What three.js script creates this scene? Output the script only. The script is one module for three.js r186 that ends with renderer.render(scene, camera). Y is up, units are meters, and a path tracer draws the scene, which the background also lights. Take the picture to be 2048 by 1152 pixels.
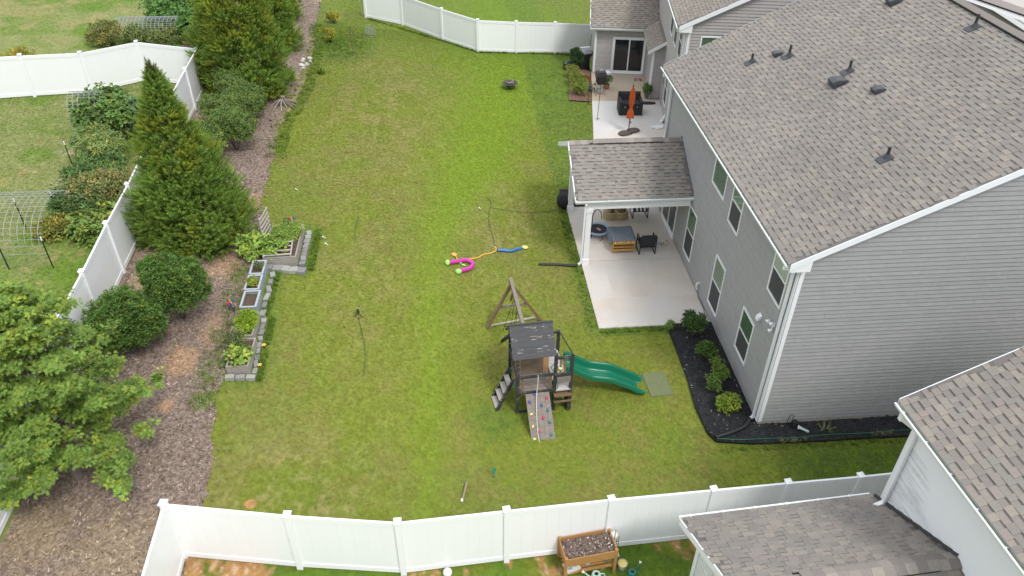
import * as THREE from 'three';
import { mergeGeometries, toCreasedNormals } from 'three/addons/utils/BufferGeometryUtils.js';

// ---------------------------------------------------------------- camera, sky, sun, exposure
const scene = new THREE.Scene();
const R = Math.PI / 180;
const camera = new THREE.PerspectiveCamera(40.77, 16 / 9, 0.1, 900);
camera.position.set(0, 16.2, 0);
{
  const pit = 37.1546 * R, yaw = -5.3207 * R, roll = 0.7584 * R;
  const fw = new THREE.Vector3(-Math.sin(yaw) * Math.cos(pit), -Math.sin(pit), -Math.cos(yaw) * Math.cos(pit));
  const r = new THREE.Vector3().crossVectors(fw, new THREE.Vector3(0, 1, 0)).normalize();
  const u = new THREE.Vector3().crossVectors(r, fw);
  camera.up.copy(u.clone().multiplyScalar(Math.cos(roll)).addScaledVector(r, -Math.sin(roll)));
  camera.lookAt(camera.position.clone().add(fw));
}
const sunDir = new THREE.Vector3(0.3, 0.8, 0.5).normalize();
{
  const W = 256, H = 128, d = new Float32Array(W * H * 4);
  for (let j = 0; j < H; j++) for (let i = 0; i < W; i++) {
    const el = ((j + 0.5) / H - 0.5) * Math.PI, az = ((i + 0.5) / W - 0.5) * 2 * Math.PI;
    const v = new THREE.Vector3(Math.cos(el) * Math.cos(az), Math.sin(el), Math.cos(el) * Math.sin(az));
    const up = Math.max(0, v.y), c = Math.max(0, v.dot(sunDir));
    const cl = 0.05 * Math.sin(az * 3 + 4 * up) * Math.sin(up * 7 + az);
    const L = v.y > 0 ? (0.72 + 0.28 * up + cl + 0.5 * Math.pow(c, 6)) : 0.22;
    const k = (j * W + i) * 4;
    d[k] = L * 0.955; d[k + 1] = L * 1.0; d[k + 2] = L * (v.y > 0 ? 1.075 : 0.8); d[k + 3] = 1;
  }
  const t = new THREE.DataTexture(d, W, H, THREE.RGBAFormat, THREE.FloatType);
  t.mapping = THREE.EquirectangularReflectionMapping; t.magFilter = THREE.LinearFilter; t.minFilter = THREE.LinearFilter; t.needsUpdate = true;
  scene.background = t; scene.environment = t;
}
const sun = new THREE.DirectionalLight(new THREE.Color(1, 0.965, 0.91), 1.5);
sun.position.copy(sunDir).multiplyScalar(90).add(new THREE.Vector3(0, 0, -25)); sun.target.position.set(0, 0, -25);
sun.castShadow = true; sun.shadow.radius = 24; sun.shadow.mapSize.set(4096, 4096);
Object.assign(sun.shadow.camera, { left: -45, right: 45, top: 45, bottom: -45, near: 1, far: 220 });
scene.add(sun, sun.target);
const renderer = new THREE.WebGLRenderer({ antialias: true });
renderer.setSize(1024, 576);
renderer.toneMapping = THREE.LinearToneMapping;
renderer.toneMappingExposure = 1.36;
renderer.shadowMap.enabled = true; renderer.shadowMap.type = THREE.PCFSoftShadowMap;

// ---------------------------------------------------------------- helpers
let seed = 12345;
const rnd = () => { seed |= 0; seed = seed + 0x6D2B79F5 | 0; let t = Math.imul(seed ^ seed >>> 15, 1 | seed); t = t + Math.imul(t ^ t >>> 7, 61 | t) ^ t; return ((t ^ t >>> 14) >>> 0) / 4294967296; };
const rr = (a, b) => a + (b - a) * rnd();
const pick = a => a[Math.floor(rnd() * a.length)];
const clamp = (x, a, b) => Math.min(b, Math.max(a, x));
const ss = (a, b, x) => { const t = clamp((x - a) / (b - a), 0, 1); return t * t * (3 - 2 * t); };
const mix = (a, b, t) => a + (b - a) * t;
const mix3 = (a, b, t) => [mix(a[0], b[0], t), mix(a[1], b[1], t), mix(a[2], b[2], t)];
const V = (x, y, z) => new THREE.Vector3(x, y, z);
const lat = new Float32Array(65536); for (let i = 0; i < 65536; i++) lat[i] = rnd();
function vn(x, y) {
  const xi = Math.floor(x), yi = Math.floor(y); let fx = x - xi, fy = y - yi; fx = fx * fx * (3 - 2 * fx); fy = fy * fy * (3 - 2 * fy);
  const a = (xi & 255), b = ((xi + 1) & 255), c = (yi & 255) << 8, d = ((yi + 1) & 255) << 8;
  return mix(mix(lat[a + c], lat[b + c], fx), mix(lat[a + d], lat[b + d], fx), fy);
}
const fbm = (x, y, o = 4) => { let s = 0, a = 0.5, n = 0; for (let i = 0; i < o; i++) { s += a * vn(x, y); n += a; x = x * 2.03 + 17.3; y = y * 2.03 + 9.1; a *= 0.55; } return s / n; };
const names = {};
const numbered = n => { names[n] = (names[n] || 0) + 1; return names[n] === 1 ? n : n + '_' + String(names[n] - 1).padStart(3, '0'); };
function thing(name, label, category, [x, y, z] = [0, 0, 0], turn = 0, group) {
  const o = new THREE.Group(); o.name = numbered(name); o.position.set(x, y, z); o.rotation.y = turn;
  o.userData = { label, category }; if (group) o.userData.group = group; scene.add(o); return o;
}
function shadow(m) { m.castShadow = true; m.receiveShadow = true; return m; }
function part(name, geos, mat, parent, label) {
  const g = Array.isArray(geos) ? (geos.length === 1 ? geos[0] : mergeGeometries(geos.map(q => q.index ? q.toNonIndexed() : q))) : geos;
  const m = shadow(new THREE.Mesh(g, mat)); m.name = name; if (label) m.userData.label = label; parent.add(m); return m;
}
function sub(name, parent) { const g = new THREE.Group(); g.name = name; parent.add(g); return g; }
function single(name, geos, mat, label, category, group) { const m = part(numbered(name), geos, mat, scene); m.userData = { label, category }; if (group) m.userData.group = group; return m; }
function structure(name, geos, mat) { const m = part(numbered(name), geos, mat, scene); m.userData.kind = 'structure'; return m; }
// box with uv in metres; centre, optional euler
function B(sx, sy, sz, x = 0, y = 0, z = 0, rx = 0, ry = 0, rz = 0) {
  const g = new THREE.BoxGeometry(sx, sy, sz), uv = g.attributes.uv, D = [[sz, sy], [sz, sy], [sx, sz], [sx, sz], [sx, sy], [sx, sy]];
  const ou = (x * 7.13 + z * 3.7) % 5, ov = (y * 5.1 + x * 1.3) % 5;
  for (let f = 0; f < 6; f++) for (let k = 0; k < 4; k++) { const i = f * 4 + k; uv.setXY(i, uv.getX(i) * D[f][0] + ou, uv.getY(i) * D[f][1] + ov); }
  if (rx || ry || rz) g.applyMatrix4(new THREE.Matrix4().makeRotationFromEuler(new THREE.Euler(rx, ry, rz)));
  g.translate(x, y, z); return g;
}
function cyl(r0, r1, h, x = 0, y = 0, z = 0, seg = 12, rx = 0, ry = 0, rz = 0) { // centre
  const g = new THREE.CylinderGeometry(r1, r0, h, seg); if (rx || ry || rz) g.applyMatrix4(new THREE.Matrix4().makeRotationFromEuler(new THREE.Euler(rx, ry, rz))); g.translate(x, y, z); return g;
}
function bar(a, b, w, h = w) { // square bar from a to b
  const d = V(b[0] - a[0], b[1] - a[1], b[2] - a[2]), L = d.length(); const g = B(w, h, L);
  const m = new THREE.Matrix4().lookAt(V(0, 0, 0), d, Math.abs(d.y) / L > 0.98 ? V(1, 0, 0) : V(0, 1, 0)); g.applyMatrix4(m);
  g.translate((a[0] + b[0]) / 2, (a[1] + b[1]) / 2, (a[2] + b[2]) / 2); return g;
}
function tube(pts, r, seg = 24, rs = 7, closed = false) { return new THREE.TubeGeometry(new THREE.CatmullRomCurve3(pts.map(q => V(...q)), closed), seg, r, rs, closed); }
function rod(a, b, r, r2 = r, seg = 7) {
  const d = V(b[0] - a[0], b[1] - a[1], b[2] - a[2]), L = d.length(), g = new THREE.CylinderGeometry(r2, r, L, seg);
  g.applyQuaternion(new THREE.Quaternion().setFromUnitVectors(V(0, 1, 0), d.clone().normalize())); g.translate((a[0] + b[0]) / 2, (a[1] + b[1]) / 2, (a[2] + b[2]) / 2); return g;
}
function lathe(pts, seg = 20, x = 0, y = 0, z = 0) { const g = new THREE.LatheGeometry(pts.map(q => new THREE.Vector2(...q)), seg); g.translate(x, y, z); return g; }
// hexahedron from 8 points (bottom quad a b c d, top quad e f g h), flat normals, uv in metres
function hexa(p) {
  const F = [[0, 3, 2, 1], [4, 5, 6, 7], [0, 1, 5, 4], [1, 2, 6, 5], [2, 3, 7, 6], [3, 0, 4, 7]], pos = [], uv = [];
  for (const f of F) {
    const q = f.map(i => p[i]), lu = Math.hypot(q[1][0] - q[0][0], q[1][1] - q[0][1], q[1][2] - q[0][2]), lv = Math.hypot(q[3][0] - q[0][0], q[3][1] - q[0][1], q[3][2] - q[0][2]);
    const U = [[0, 0], [lu, 0], [lu, lv], [0, lv]];
    for (const i of [0, 1, 2, 0, 2, 3]) { pos.push(...q[i]); uv.push(...U[i]); }
  }
  const g = new THREE.BufferGeometry(); g.setAttribute('position', new THREE.Float32BufferAttribute(pos, 3)); g.setAttribute('uv', new THREE.Float32BufferAttribute(uv, 2)); g.computeVertexNormals(); return g;
}
// prism: polygon in xy extruded along z (depth), optional bevel
function prism(poly, depth, bevel = 0) {
  const s = new THREE.Shape(poly.map(q => new THREE.Vector2(...q)));
  return new THREE.ExtrudeGeometry(s, { depth, bevelEnabled: bevel > 0, bevelSize: bevel, bevelThickness: bevel, bevelSegments: 2, steps: 1, curveSegments: 6 });
}
const L3 = (r, g, b) => new THREE.Color().setRGB(r, g, b);
const mats = {};
function mat(r, g, b, rough = 0.8, extra = {}) {
  const k = [r, g, b, rough, JSON.stringify(Object.keys(extra)), extra.metalness || 0].join(); if (!extra.map && !extra.bumpMap && mats[k]) return mats[k];
  return mats[k] = new THREE.MeshStandardMaterial({ color: L3(r, g, b), roughness: rough, side: THREE.DoubleSide, ...extra });
}
function dtex(W, H, f, srgb = true, repeat) { // f(u,v)-> linear rgb
  const d = new Uint8Array(W * H * 4), e = c => { c = clamp(c, 0, 1); return Math.round(255 * (srgb ? (c <= 0.0031308 ? 12.92 * c : 1.055 * Math.pow(c, 1 / 2.4) - 0.055) : c)); };
  for (let j = 0; j < H; j++) for (let i = 0; i < W; i++) { const c = f((i + 0.5) / W, (j + 0.5) / H, i, j), k = (j * W + i) * 4; d[k] = e(c[0]); d[k + 1] = e(c[1]); d[k + 2] = e(c[2]); d[k + 3] = 255; }
  const t = new THREE.DataTexture(d, W, H, THREE.RGBAFormat); t.magFilter = THREE.LinearFilter; t.minFilter = THREE.LinearMipmapLinearFilter; t.generateMipmaps = true;
  t.wrapS = t.wrapT = THREE.RepeatWrapping; if (srgb) t.colorSpace = THREE.SRGBColorSpace; if (repeat) t.repeat.set(...repeat); t.needsUpdate = true; return t;
}
// ---------------------------------------------------------------- terrain
function ter(x, z) {
  const X = clamp(x, -30, 22), Z = clamp(z, -62, 4);
  const y = 0.19005 - 0.11072 * X - 0.07546 * Z - 0.0020695 * X * X + 0.000192 * X * Z - 0.0015759 * Z * Z;
  const dx = Math.max(4 - X, 0) / 7, dz = Math.max(-40 - Z, 0, Z + 14) / 3.5;
  return y * ss(0, 1, Math.hypot(dx, dz)) * (1 - 0.65 * Math.exp(-Math.pow((X - 1.5) / 1.4, 2) - Math.pow((Z + 15.6) / 1.7, 2)));
}
const inPoly = (x, z, P) => { let c = false; for (let i = 0, j = P.length - 1; i < P.length; j = i++) if ((P[i][1] > z) !== (P[j][1] > z) && x < (P[j][0] - P[i][0]) * (z - P[i][1]) / (P[j][1] - P[i][1]) + P[i][0]) c = !c; return c; };
const lerpPath = (P, z) => { for (let i = 0; i < P.length - 1; i++) if (z <= P[i][1] && z >= P[i + 1][1]) return mix(P[i][0], P[i + 1][0], (P[i][1] - z) / (P[i][1] - P[i + 1][1])); return z > P[0][1] ? P[0][0] : P[P.length - 1][0]; };
const mulchEdgeP = [[-5.8, -5], [-5.9, -11.6], [-6.35, -14.9], [-6.3, -16], [-5.95, -20], [-6.2, -22.6], [-6.72, -24.3], [-6.9, -27], [-7.1, -31.1], [-6.75, -34], [-6.75, -37.2], [-6.9, -41], [-7.3, -45], [-7.8, -53]];
const mulchEdge = z => lerpPath(mulchEdgeP, z) + 0.16 * (fbm(z * 1.3, 4.2, 3) - 0.5) * 2 + 0.1 * (vn(z * 5, 9) - 0.5);
const leftFenceP = [[-9.75, -5], [-9.95, -13], [-10.01, -17.86], [-10.12, -20.23], [-10.18, -22.49], [-10.66, -29.84], [-10.95, -34.87], [-10.95, -38], [-11.3, -53]];
const leftFence = z => lerpPath(leftFenceP, z);
const blackBed = [[6.83, -18.9], [6.85, -17.71], [6.85, -16.36], [6.77, -15.22], [6.84, -14.2], [6.98, -13.88], [7.9, -13.74], [9.3, -13.69], [10.73, -13.7], [14.5, -13.69], [14.5, -14.4], [8.3, -14.4], [8.3, -18.9]];
const mulchLeft = z => z < -37 ? -13.5 : leftFence(z) + 0.02;
const nearFencePts = [[-6.03, -10.37], [-3.58, -10.08], [-1.37, -9.91], [0.9, -10.21], [3.24, -10.53], [5.69, -10.85], [7.59, -11.1], [9.52, -11.33], [11.9, -11.62], [14.3, -11.91]];
const nearFenceZ = x => { for (let i = 0; i < nearFencePts.length - 1; i++) { const a = nearFencePts[i], b = nearFencePts[i + 1]; if (x >= a[0] && x <= b[0]) return mix(a[1], b[1], (x - a[0]) / (b[0] - a[0])); } return -10.4; };
const patioRect = [4.6, 8.3, -26.4, -18.88];
const nPatio = [[6.6, -31.8], [10.2, -31.4], [11.4, -39.4], [7.95, -40.2]];
const nBed = [[6.18, -36.7], [7.3, -36.5], [7.9, -40.4], [7.6, -41.6], [6.7, -41.2], [6.55, -39]];
const rearBlackBed = [[4.5, -26.45], [8.3, -26.45], [8.3, -28.0], [4.5, -27.8]];
function zone(x, z) {
  if (x > mulchLeft(z) && x < mulchEdge(z) && z < -5 && !(z > -10.37 && x > -6.0)) return 'mulch';
  if (x > patioRect[0] && x < patioRect[1] && z > patioRect[2] && z < patioRect[3]) return 'hard';
  if (x > 8.25 && z < -14.4 && z > -26.5) return 'hard';
  if (inPoly(x, z, blackBed) || inPoly(x, z, nPatio) || inPoly(x, z, nBed) || inPoly(x, z, rearBlackBed)) return 'hard';
  if (x > 8.0 && x < 30 && z < -38.5 && z > -46.5) return 'hard';
  if (x > 8.4 && z > -9.5) return 'hard';
  return 'lawn';
}
// ---------------------------------------------------------------- ground
const bandP = [[-0.86, -8], [-0.86, -11.8], [-0.8, -17.3], [-0.83, -19.7], [-0.76, -21.9], [-0.1, -25.5], [1.3, -30.6], [2.6, -35.7], [3.2, -39.6], [3.4, -46]];
const bandW = [[0.5, -8], [0.5, -17], [0.65, -22], [1.1, -26], [2.0, -31], [2.9, -37], [3.4, -46]];
const GRASS = { lush: [0.118, 0.200, 0.016], bright: [0.168, 0.262, 0.008], olive: [0.180, 0.214, 0.023], dull: [0.208, 0.205, 0.042], tan: [0.31, 0.255, 0.105], deep: [0.080, 0.150, 0.020], pale: [0.215, 0.240, 0.075], clay: [0.47, 0.25, 0.105] };
const bedRects = [[-6.2, -5.6, -15.85, -18.2], [-6.3, -5.75, -18.2, -20.6], [-6.1, -4.85, -20.7, -22.85]];
function lawnColor(x, z) {
  const n1 = fbm(x * 0.35 + 3, z * 0.35, 3), n2 = fbm(x * 1.1 + 31, z * 0.9 + 7, 4), n3 = fbm(x * 4.2, z * 3.3 + 50, 3), n4 = fbm(x * 14 + 9, z * 12, 2);
  const side = x < leftFence(z) ? 1 : (z > nearFenceZ(x) && x > -6.1) ? 2 : 0;
  let c;
  if (side === 1) {
    c = mix3(GRASS.lush, GRASS.pale, ss(0.3, 0.62, n1 * 0.6 + n2 * 0.4)); c = mix3(c, GRASS.tan, 0.8 * ss(0.55, 0.78, n2 * 0.6 + n3 * 0.4) * ss(-40, -30, z) + 0.55 * ss(0.45, 0.7, n2) * ss(-38, -44, z));
    const bare = Math.max(ss(0.7, 0.2, Math.hypot((x + 14.1) / 1.5, (z + 28.0) / 0.8)), ss(0.8, 0.3, Math.hypot((x + 13.6) / 1.0, (z + 25.6) / 1.5)) * 0.6); c = mix3(c, [0.44, 0.36, 0.25], bare * ss(0.3, 0.6, n3));
  } else if (side === 2) {
    c = mix3(GRASS.lush, GRASS.olive, ss(0.35, 0.65, n2)); c = mix3(c, GRASS.deep, 0.5 * ss(0.5, 0.7, n3));
    const cl = ss(0.54, 0.68, n2 * 0.55 + n3 * 0.45 + 0.2 * ss(-3.4, -5.6, x)); c = mix3(c, GRASS.clay, cl * 0.9); c = mix3(c, [0.6, 0.5, 0.4], cl * ss(0.58, 0.7, n4) * 0.5);
  } else {
    const bc = lerpPath(bandP, z), bw = lerpPath(bandW, z);
    const band = Math.exp(-Math.pow((x - bc) / bw, 2)) * (0.55 + 0.45 * ss(-18, -30, z));
    c = mix3(GRASS.olive, GRASS.dull, ss(0.4, 0.62, n2 * 0.5 + n1 * 0.5));
    c = mix3(c, GRASS.lush, 0.4 * ss(0.46, 0.66, n3 * 0.5 + n1 * 0.5));
    // brown thin turf: upper left middle, and the patches low on the left
    const brown = Math.exp(-Math.pow((x + 2.6) / 2.6, 2) - Math.pow((z + 34.5) / 6.5, 2)) * 0.75 + Math.exp(-Math.pow((x - 1.9) / 1.8, 2) - Math.pow((z + 25) / 4, 2)) * 0.6 + Math.exp(-Math.pow((x + 3.9) / 1.9, 2) - Math.pow((z + 12) / 1.7, 2)) * 0.9 + Math.exp(-Math.pow((x + 2.8) / 3, 2) - Math.pow((z + 20) / 4, 2)) * 0.35;
    c = mix3(c, GRASS.dull, clamp(brown, 0, 1) * 0.4 * ss(0.25, 0.6, n2)); c = mix3(c, GRASS.tan, clamp(brown, 0, 1) * ss(0.45, 0.66, n3 * 0.5 + n2 * 0.3 + n4 * 0.2) * 0.8);
    c = mix3(c, GRASS.bright, clamp(band, 0, 1) * (0.66 + 0.34 * n2));
    // lush rims: along the raised beds, patio, house bed, far fence and the weeds in the far corner
    let rim = 0; for (const b of bedRects) { const dx = Math.max(b[0] - x, 0, x - b[1]), dz = Math.max(b[3] - z, 0, z - b[2]); rim = Math.max(rim, ss(0.55 + 0.3 * n2, 0.05, Math.hypot(dx, dz))); }
    rim = Math.max(rim, 0.8 * ss(0.5 + 0.4 * n2, 0, patioRect[0] - x) * (z < -18.5 && z > -26.5 ? 1 : 0), 0.8 * ss(0.45, 0, Math.max(4.6 - x, 0) + Math.max(z + 18.88, 0)) * (x < 7 ? 1 : 0));
    rim = Math.max(rim, ss(-38, -45, z) * 0.5 * (0.6 + 0.8 * n2), 0.9 * ss(7.5, 9.5, x) * ss(-14, -13.2, z), ss(0.7, 0.1, Math.hypot((x - 1.0) / 1.6, (z + 15.0) / 1.7)) * 0.85);  // last term: playset's soft shade painted into the lawn as deeper green
    rim = Math.max(rim, 0.7 * ss(1.2, 0, x - mulchEdge(z)) * ss(0.4, 0.62, n2) * ss(-26, -30, z), 0.9 * ss(3.4, 0.8, Math.hypot(x + 5.7, (z + 42.5) * 0.8)));
    c = mix3(c, mix3(GRASS.lush, GRASS.deep, ss(0.4, 0.62, n3)), clamp(rim, 0, 1) * 0.8);
    const sp = ss(0.16, 0.08, Math.hypot((x + 4.91) / 1.2, z + 11.7)); c = mix3(c, GRASS.clay, sp);
  }
  const k = 1.0 + 0.34 * (n4 - 0.5) + 0.16 * (n3 - 0.5); return [c[0] * k, c[1] * k, c[2] * k];
}
const SHEET = { x0: -30, x1: 15, z0: -68, z1: -6 };
function sheet(x0, x1, z0, z1, nx, nz, h, keep) { // draped grid, uv 0..1 over SHEET extents
  const pos = [], uv = [], idx = [];
  for (let j = 0; j <= nz; j++) for (let i = 0; i <= nx; i++) { const x = mix(x0, x1, i / nx), z = mix(z0, z1, j / nz); pos.push(x, h(x, z), z); uv.push((x - x0) / (x1 - x0), (z - z0) / (z1 - z0)); }
  for (let j = 0; j < nz; j++) for (let i = 0; i < nx; i++) { const a = j * (nx + 1) + i; if (keep && !keep(mix(x0, x1, (i + 0.5) / nx), mix(z0, z1, (j + 0.5) / nz))) continue; idx.push(a, a + nx + 1, a + 1, a + 1, a + nx + 1, a + nx + 2); }
  const g = new THREE.BufferGeometry(); g.setAttribute('position', new THREE.Float32BufferAttribute(pos, 3)); g.setAttribute('uv', new THREE.Float32BufferAttribute(uv, 2)); g.setIndex(idx); g.computeVertexNormals(); return g;
}
{
  const far = dtex(512, 512, (u, v) => { const c = mix3(GRASS.lush, GRASS.olive, fbm(u * 40, v * 40, 4)); return c; });
  const g = sheet(-260, 260, -420, 120, 130, 135, (x, z) => ter(x, z) - (x > SHEET.x0 - 3 && x < SHEET.x1 + 3 && z > SHEET.z0 - 3 && z < SHEET.z1 + 3 ? 1.2 : 0.05));
  structure('ground', g, new THREE.MeshStandardMaterial({ map: far, roughness: 1 }));
  const lm = dtex(2048, 2048, (u, v) => { const c = lawnColor(mix(SHEET.x0, SHEET.x1, u), mix(SHEET.z0, SHEET.z1, v)); return c; });
  structure('lawn', sheet(SHEET.x0, SHEET.x1, SHEET.z0, SHEET.z1, 180, 248, ter), new THREE.MeshStandardMaterial({ map: lm, roughness: 1 }));
}
const MUL = { x0: -14, x1: -5, z0: -53, z1: -5.2 };
function mulchColor(x, z) {
  const n1 = fbm(x * 0.8 + 5, z * 0.8, 3), n2 = fbm(x * 3 + 1, z * 3, 3), n3 = fbm(x * 22, z * 22 + 3, 2);
  let c = mix3([0.160, 0.112, 0.086], [0.275, 0.212, 0.172], ss(0.3, 0.7, n3)); c = mix3(c, [0.31, 0.24, 0.185], 0.6 * ss(0.66, 0.8, fbm(x * 31, z * 17 + 8, 2)));
  const blob = (cx, cz, rx, rz) => ss(1.15, 0.35, Math.hypot((x - cx) / rx, (z - cz) / rz) + (n2 - 0.5) * 0.9);
  const clay = Math.max(blob(-7.5, -16.3, 0.55, 0.8), blob(-7.0, -24.5, 0.35, 0.8), blob(-7.2, -20.7, 0.6, 0.9) * 0.8, blob(-7.0, -17.6, 0.35, 1.1) * 0.6, blob(-7.5, -14.7, 0.3, 0.3), blob(-6.9, -22.1, 0.7, 0.5) * 0.8);
  c = mix3(c, mix3([0.36, 0.205, 0.105], [0.46, 0.31, 0.19], n3), clay * 0.72);
  const straw = Math.max(blob(-7.6, -10.6, 1.4, 1.3) * 0.5, blob(-9.4, -20.2, 0.6, 1.6) * 0.9, blob(-9.7, -32, 0.8, 1.6), ss(0.5, 0.1, mulchEdge(z) - x) * ss(-29, -33, z) * ss(0.35, 0.55, n1), blob(-9.2, -11, 1, 1) * 0.6);
  c = mix3(c, mix3([0.26, 0.19, 0.10], [0.42, 0.33, 0.20], n3), straw * 0.85);
  const gr = ss(0.55, 0.68, n2 * 0.6 + n1 * 0.4) * (ss(-7.4, -6.4, x) * ss(-24, -22, z) * ss(-13, -15, z)); c = mix3(c, GRASS.lush, gr * 0.8);
  return c;
}
{
  const t = dtex(1024, 2048, (u, v) => mulchColor(mix(MUL.x0, MUL.x1, u), mix(MUL.z0, MUL.z1, v)));
  const g = sheet(MUL.x0, MUL.x1, MUL.z0, MUL.z1, 120, 480, (x, z) => ter(x, z) + 0.02, (x, z) => x > mulchLeft(z) && x < mulchEdge(z) && !(z > -10.4 && x > -6.0));
  structure('mulch_path', g, new THREE.MeshStandardMaterial({ map: t, roughness: 1, side: THREE.DoubleSide }));
}
const dummy = new THREE.Object3D(), colr = new THREE.Color();
function scatter(name, geo, material, items, parent = scene, kind = 'stuff', label, category) { // items: {p:[x,y,z], q?:Quaternion, r?:[rx,ry,rz], s, c:[r,g,b]}
  const m = new THREE.InstancedMesh(geo, material, items.length); m.name = parent === scene ? numbered(name) : name;
  items.forEach((o, i) => { dummy.position.set(...o.p); if (o.q) dummy.quaternion.copy(o.q); else dummy.rotation.set(...(o.r || [0, 0, 0])); if (Array.isArray(o.s)) dummy.scale.set(...o.s); else dummy.scale.setScalar(o.s || 1); dummy.updateMatrix(); m.setMatrixAt(i, dummy.matrix); m.setColorAt(i, colr.setRGB(...(o.c || [1, 1, 1]))); });
  m.instanceMatrix.needsUpdate = true; m.userData.kind = kind; if (label) { m.userData.label = label; m.userData.category = category; } shadow(m); parent.add(m); return m;
}
function blades(n, h, w, spread) { // tuft of tapering blades
  const pos = [], nor = [];
  for (let i = 0; i < n; i++) {
    const a = i / n * 6.283 + rr(-0.4, 0.4), l = rr(0.15, 1) * spread, bx = Math.cos(a) * spread * 0.3, bz = Math.sin(a) * spread * 0.3, hh = h * rr(0.6, 1.1);
    const tx = bx + Math.cos(a) * l, tz = bz + Math.sin(a) * l, sx = -Math.sin(a) * w / 2, sz = Math.cos(a) * w / 2;
    pos.push(bx - sx, -0.004, bz - sz, bx + sx, -0.004, bz + sz, tx, hh, tz); for (let k = 0; k < 3; k++) nor.push(Math.cos(a) * 0.3, 0.9, Math.sin(a) * 0.3);
  }
  const g = new THREE.BufferGeometry(); g.setAttribute('position', new THREE.Float32BufferAttribute(pos, 3)); g.setAttribute('normal', new THREE.Float32BufferAttribute(nor, 3)); g.setAttribute('uv', new THREE.Float32BufferAttribute(new Float32Array(pos.length / 3 * 2), 2)); return g;
}
const leafMat = (rough = 0.75, tr = 0.25) => new THREE.MeshPhysicalMaterial({ color: 0xffffff, roughness: rough, transmission: tr, thickness: 0, side: THREE.DoubleSide, specularIntensity: 0.5 });
const grassMat = new THREE.MeshStandardMaterial({ color: 0xffffff, roughness: 0.9, side: THREE.DoubleSide });
{
  const it = [], ok = (x, z) => zone(x, z) === 'lawn' && !bedRects.some(b => x > b[0] - 0.1 && x < b[1] + 0.1 && z < b[2] + 0.1 && z > b[3] - 0.1);
  const add = (n, x0, x1, z0, z1, cond) => { for (let i = 0; i < n; i++) { const x = rr(x0, x1), z = rr(z0, z1); if (!ok(x, z) || (cond && !cond(x, z))) continue; const c = lawnColor(x, z), k = rr(0.95, 1.25); it.push({ p: [x, ter(x, z), z], r: [rr(-0.2, 0.2), rr(0, 6.28), rr(-0.2, 0.2)], s: rr(0.7, 1.35), c: [c[0] * k, c[1] * k, c[2] * k * rr(0.7, 1.2)] }); } };
  add(135000, -7.2, 8.4, -26, -10);
  add(170000, -8, 8, -46, -26);
  add(34000, 8.4, 14.4, -14, -9.6);
  add(26000, -6.2, 8.4, -10.6, -8.2);
  add(95000, -21.5, -9.9, -35.5, -14);
  add(70000, -28, -8, -60, -34);
  add(16000, -8, -3.8, -60, -44);
  add(95000, -6, 15, -64, -44);
  scatter('grass', blades(6, 0.021, 0.012, 0.036), grassMat, it, scene, 'stuff', 'short mown grass covering the lawns on both sides of the fences', 'grass');
  // taller weeds along the mulch line, bed rims, fence feet
  const w = [];
  const addw = (x, z, s) => { const c = mix3(GRASS.lush, pick([GRASS.deep, GRASS.bright, GRASS.lush]), 0.6), k = rr(0.95, 1.45); w.push({ p: [x, ter(x, z), z], r: [0, rr(0, 6.28), 0], s: s * rr(0.6, 1.4), c: c.map(q => q * k) }); };
  for (let i = 0; i < 1500; i++) { const a = rr(0, 6.28), q = Math.sqrt(rnd()); addw(-5.6 + Math.cos(a) * q * 1.9 + rr(-0.3, 0.3), -42.3 + Math.sin(a) * q * 3.6 + rr(-0.5, 0.5), 1.1 * (1.3 - q)); }
  for (let i = 0; i < 900; i++) { const z = rr(-46, -28), x = mulchEdge(z) + rr(-0.25, 0.5); addw(x, z, 1.2); }
  for (let i = 0; i < 500; i++) { const z = rr(-23, -14.5), x = rr(-7.0, -6.3); addw(x, z, 1.1); }
  for (let i = 0; i < 700; i++) { const t = rr(-4.6, 9), zz = t < 1.9 ? mix(-48.1, -43.2, (t + 4.6) / 6.5) : mix(-43.2, -45.3, (t - 1.9) / 7); addw(t, zz + rr(0.02, 0.25), 1.1); }
  for (let i = 0; i < 800; i++) { const z = rr(-23, -15.6); addw((z > -18.3 ? -5.5 : z > -20.6 ? -5.7 : -4.7) + rr(0.0, 0.22), z, 0.9); }
  for (let i = 0; i < 300; i++) addw(rr(4.25, 4.6), rr(-26.3, -18.9), 0.8);
  for (let i = 0; i < 160; i++) addw(rr(4.6, 6.8), rr(-18.85, -18.65), 0.8);
  for (let i = 0; i < 260; i++) addw(rr(7, 14), -13.62 + rr(-0.05, 0.12), 0.8);
  for (let i = 0; i < 26; i++) addw(rr(-6.25, -5.95), rr(-37.8, -37.3), 2.2);
  scatter('weeds', blades(7, 0.13, 0.013, 0.09), grassMat, w, scene, 'stuff', 'taller weeds and untrimmed grass along fence feet, beds and mulch edge', 'weeds');
  // dry leaf bits dropped on the grass
  const lf = []; for (let i = 0; i < 190; i++) { const x = rr(-6.5, 6.5), z = rr(-42, -11.5); if (zone(x, z) !== 'lawn') continue; const k = rr(0.5, 1.2); lf.push({ p: [x, ter(x, z) + 0.028, z], r: [rr(-0.4, 0.4), rr(0, 6.28), rr(-0.4, 0.4)], s: rr(0.3, 0.75), c: pick([[0.45, 0.36, 0.2], [0.34, 0.24, 0.13], [0.52, 0.46, 0.32]]).map(q => q * k) }); }
  const lg = new THREE.CircleGeometry(0.035, 6); lg.scale(1, 0.55, 1); lg.rotateX(-Math.PI / 2); scatter('dry_leaves', lg, grassMat, lf, scene, 'stuff', 'small dry leaves scattered over the main lawn', 'leaves');
  // bark chips
  const ch = [];
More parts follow.
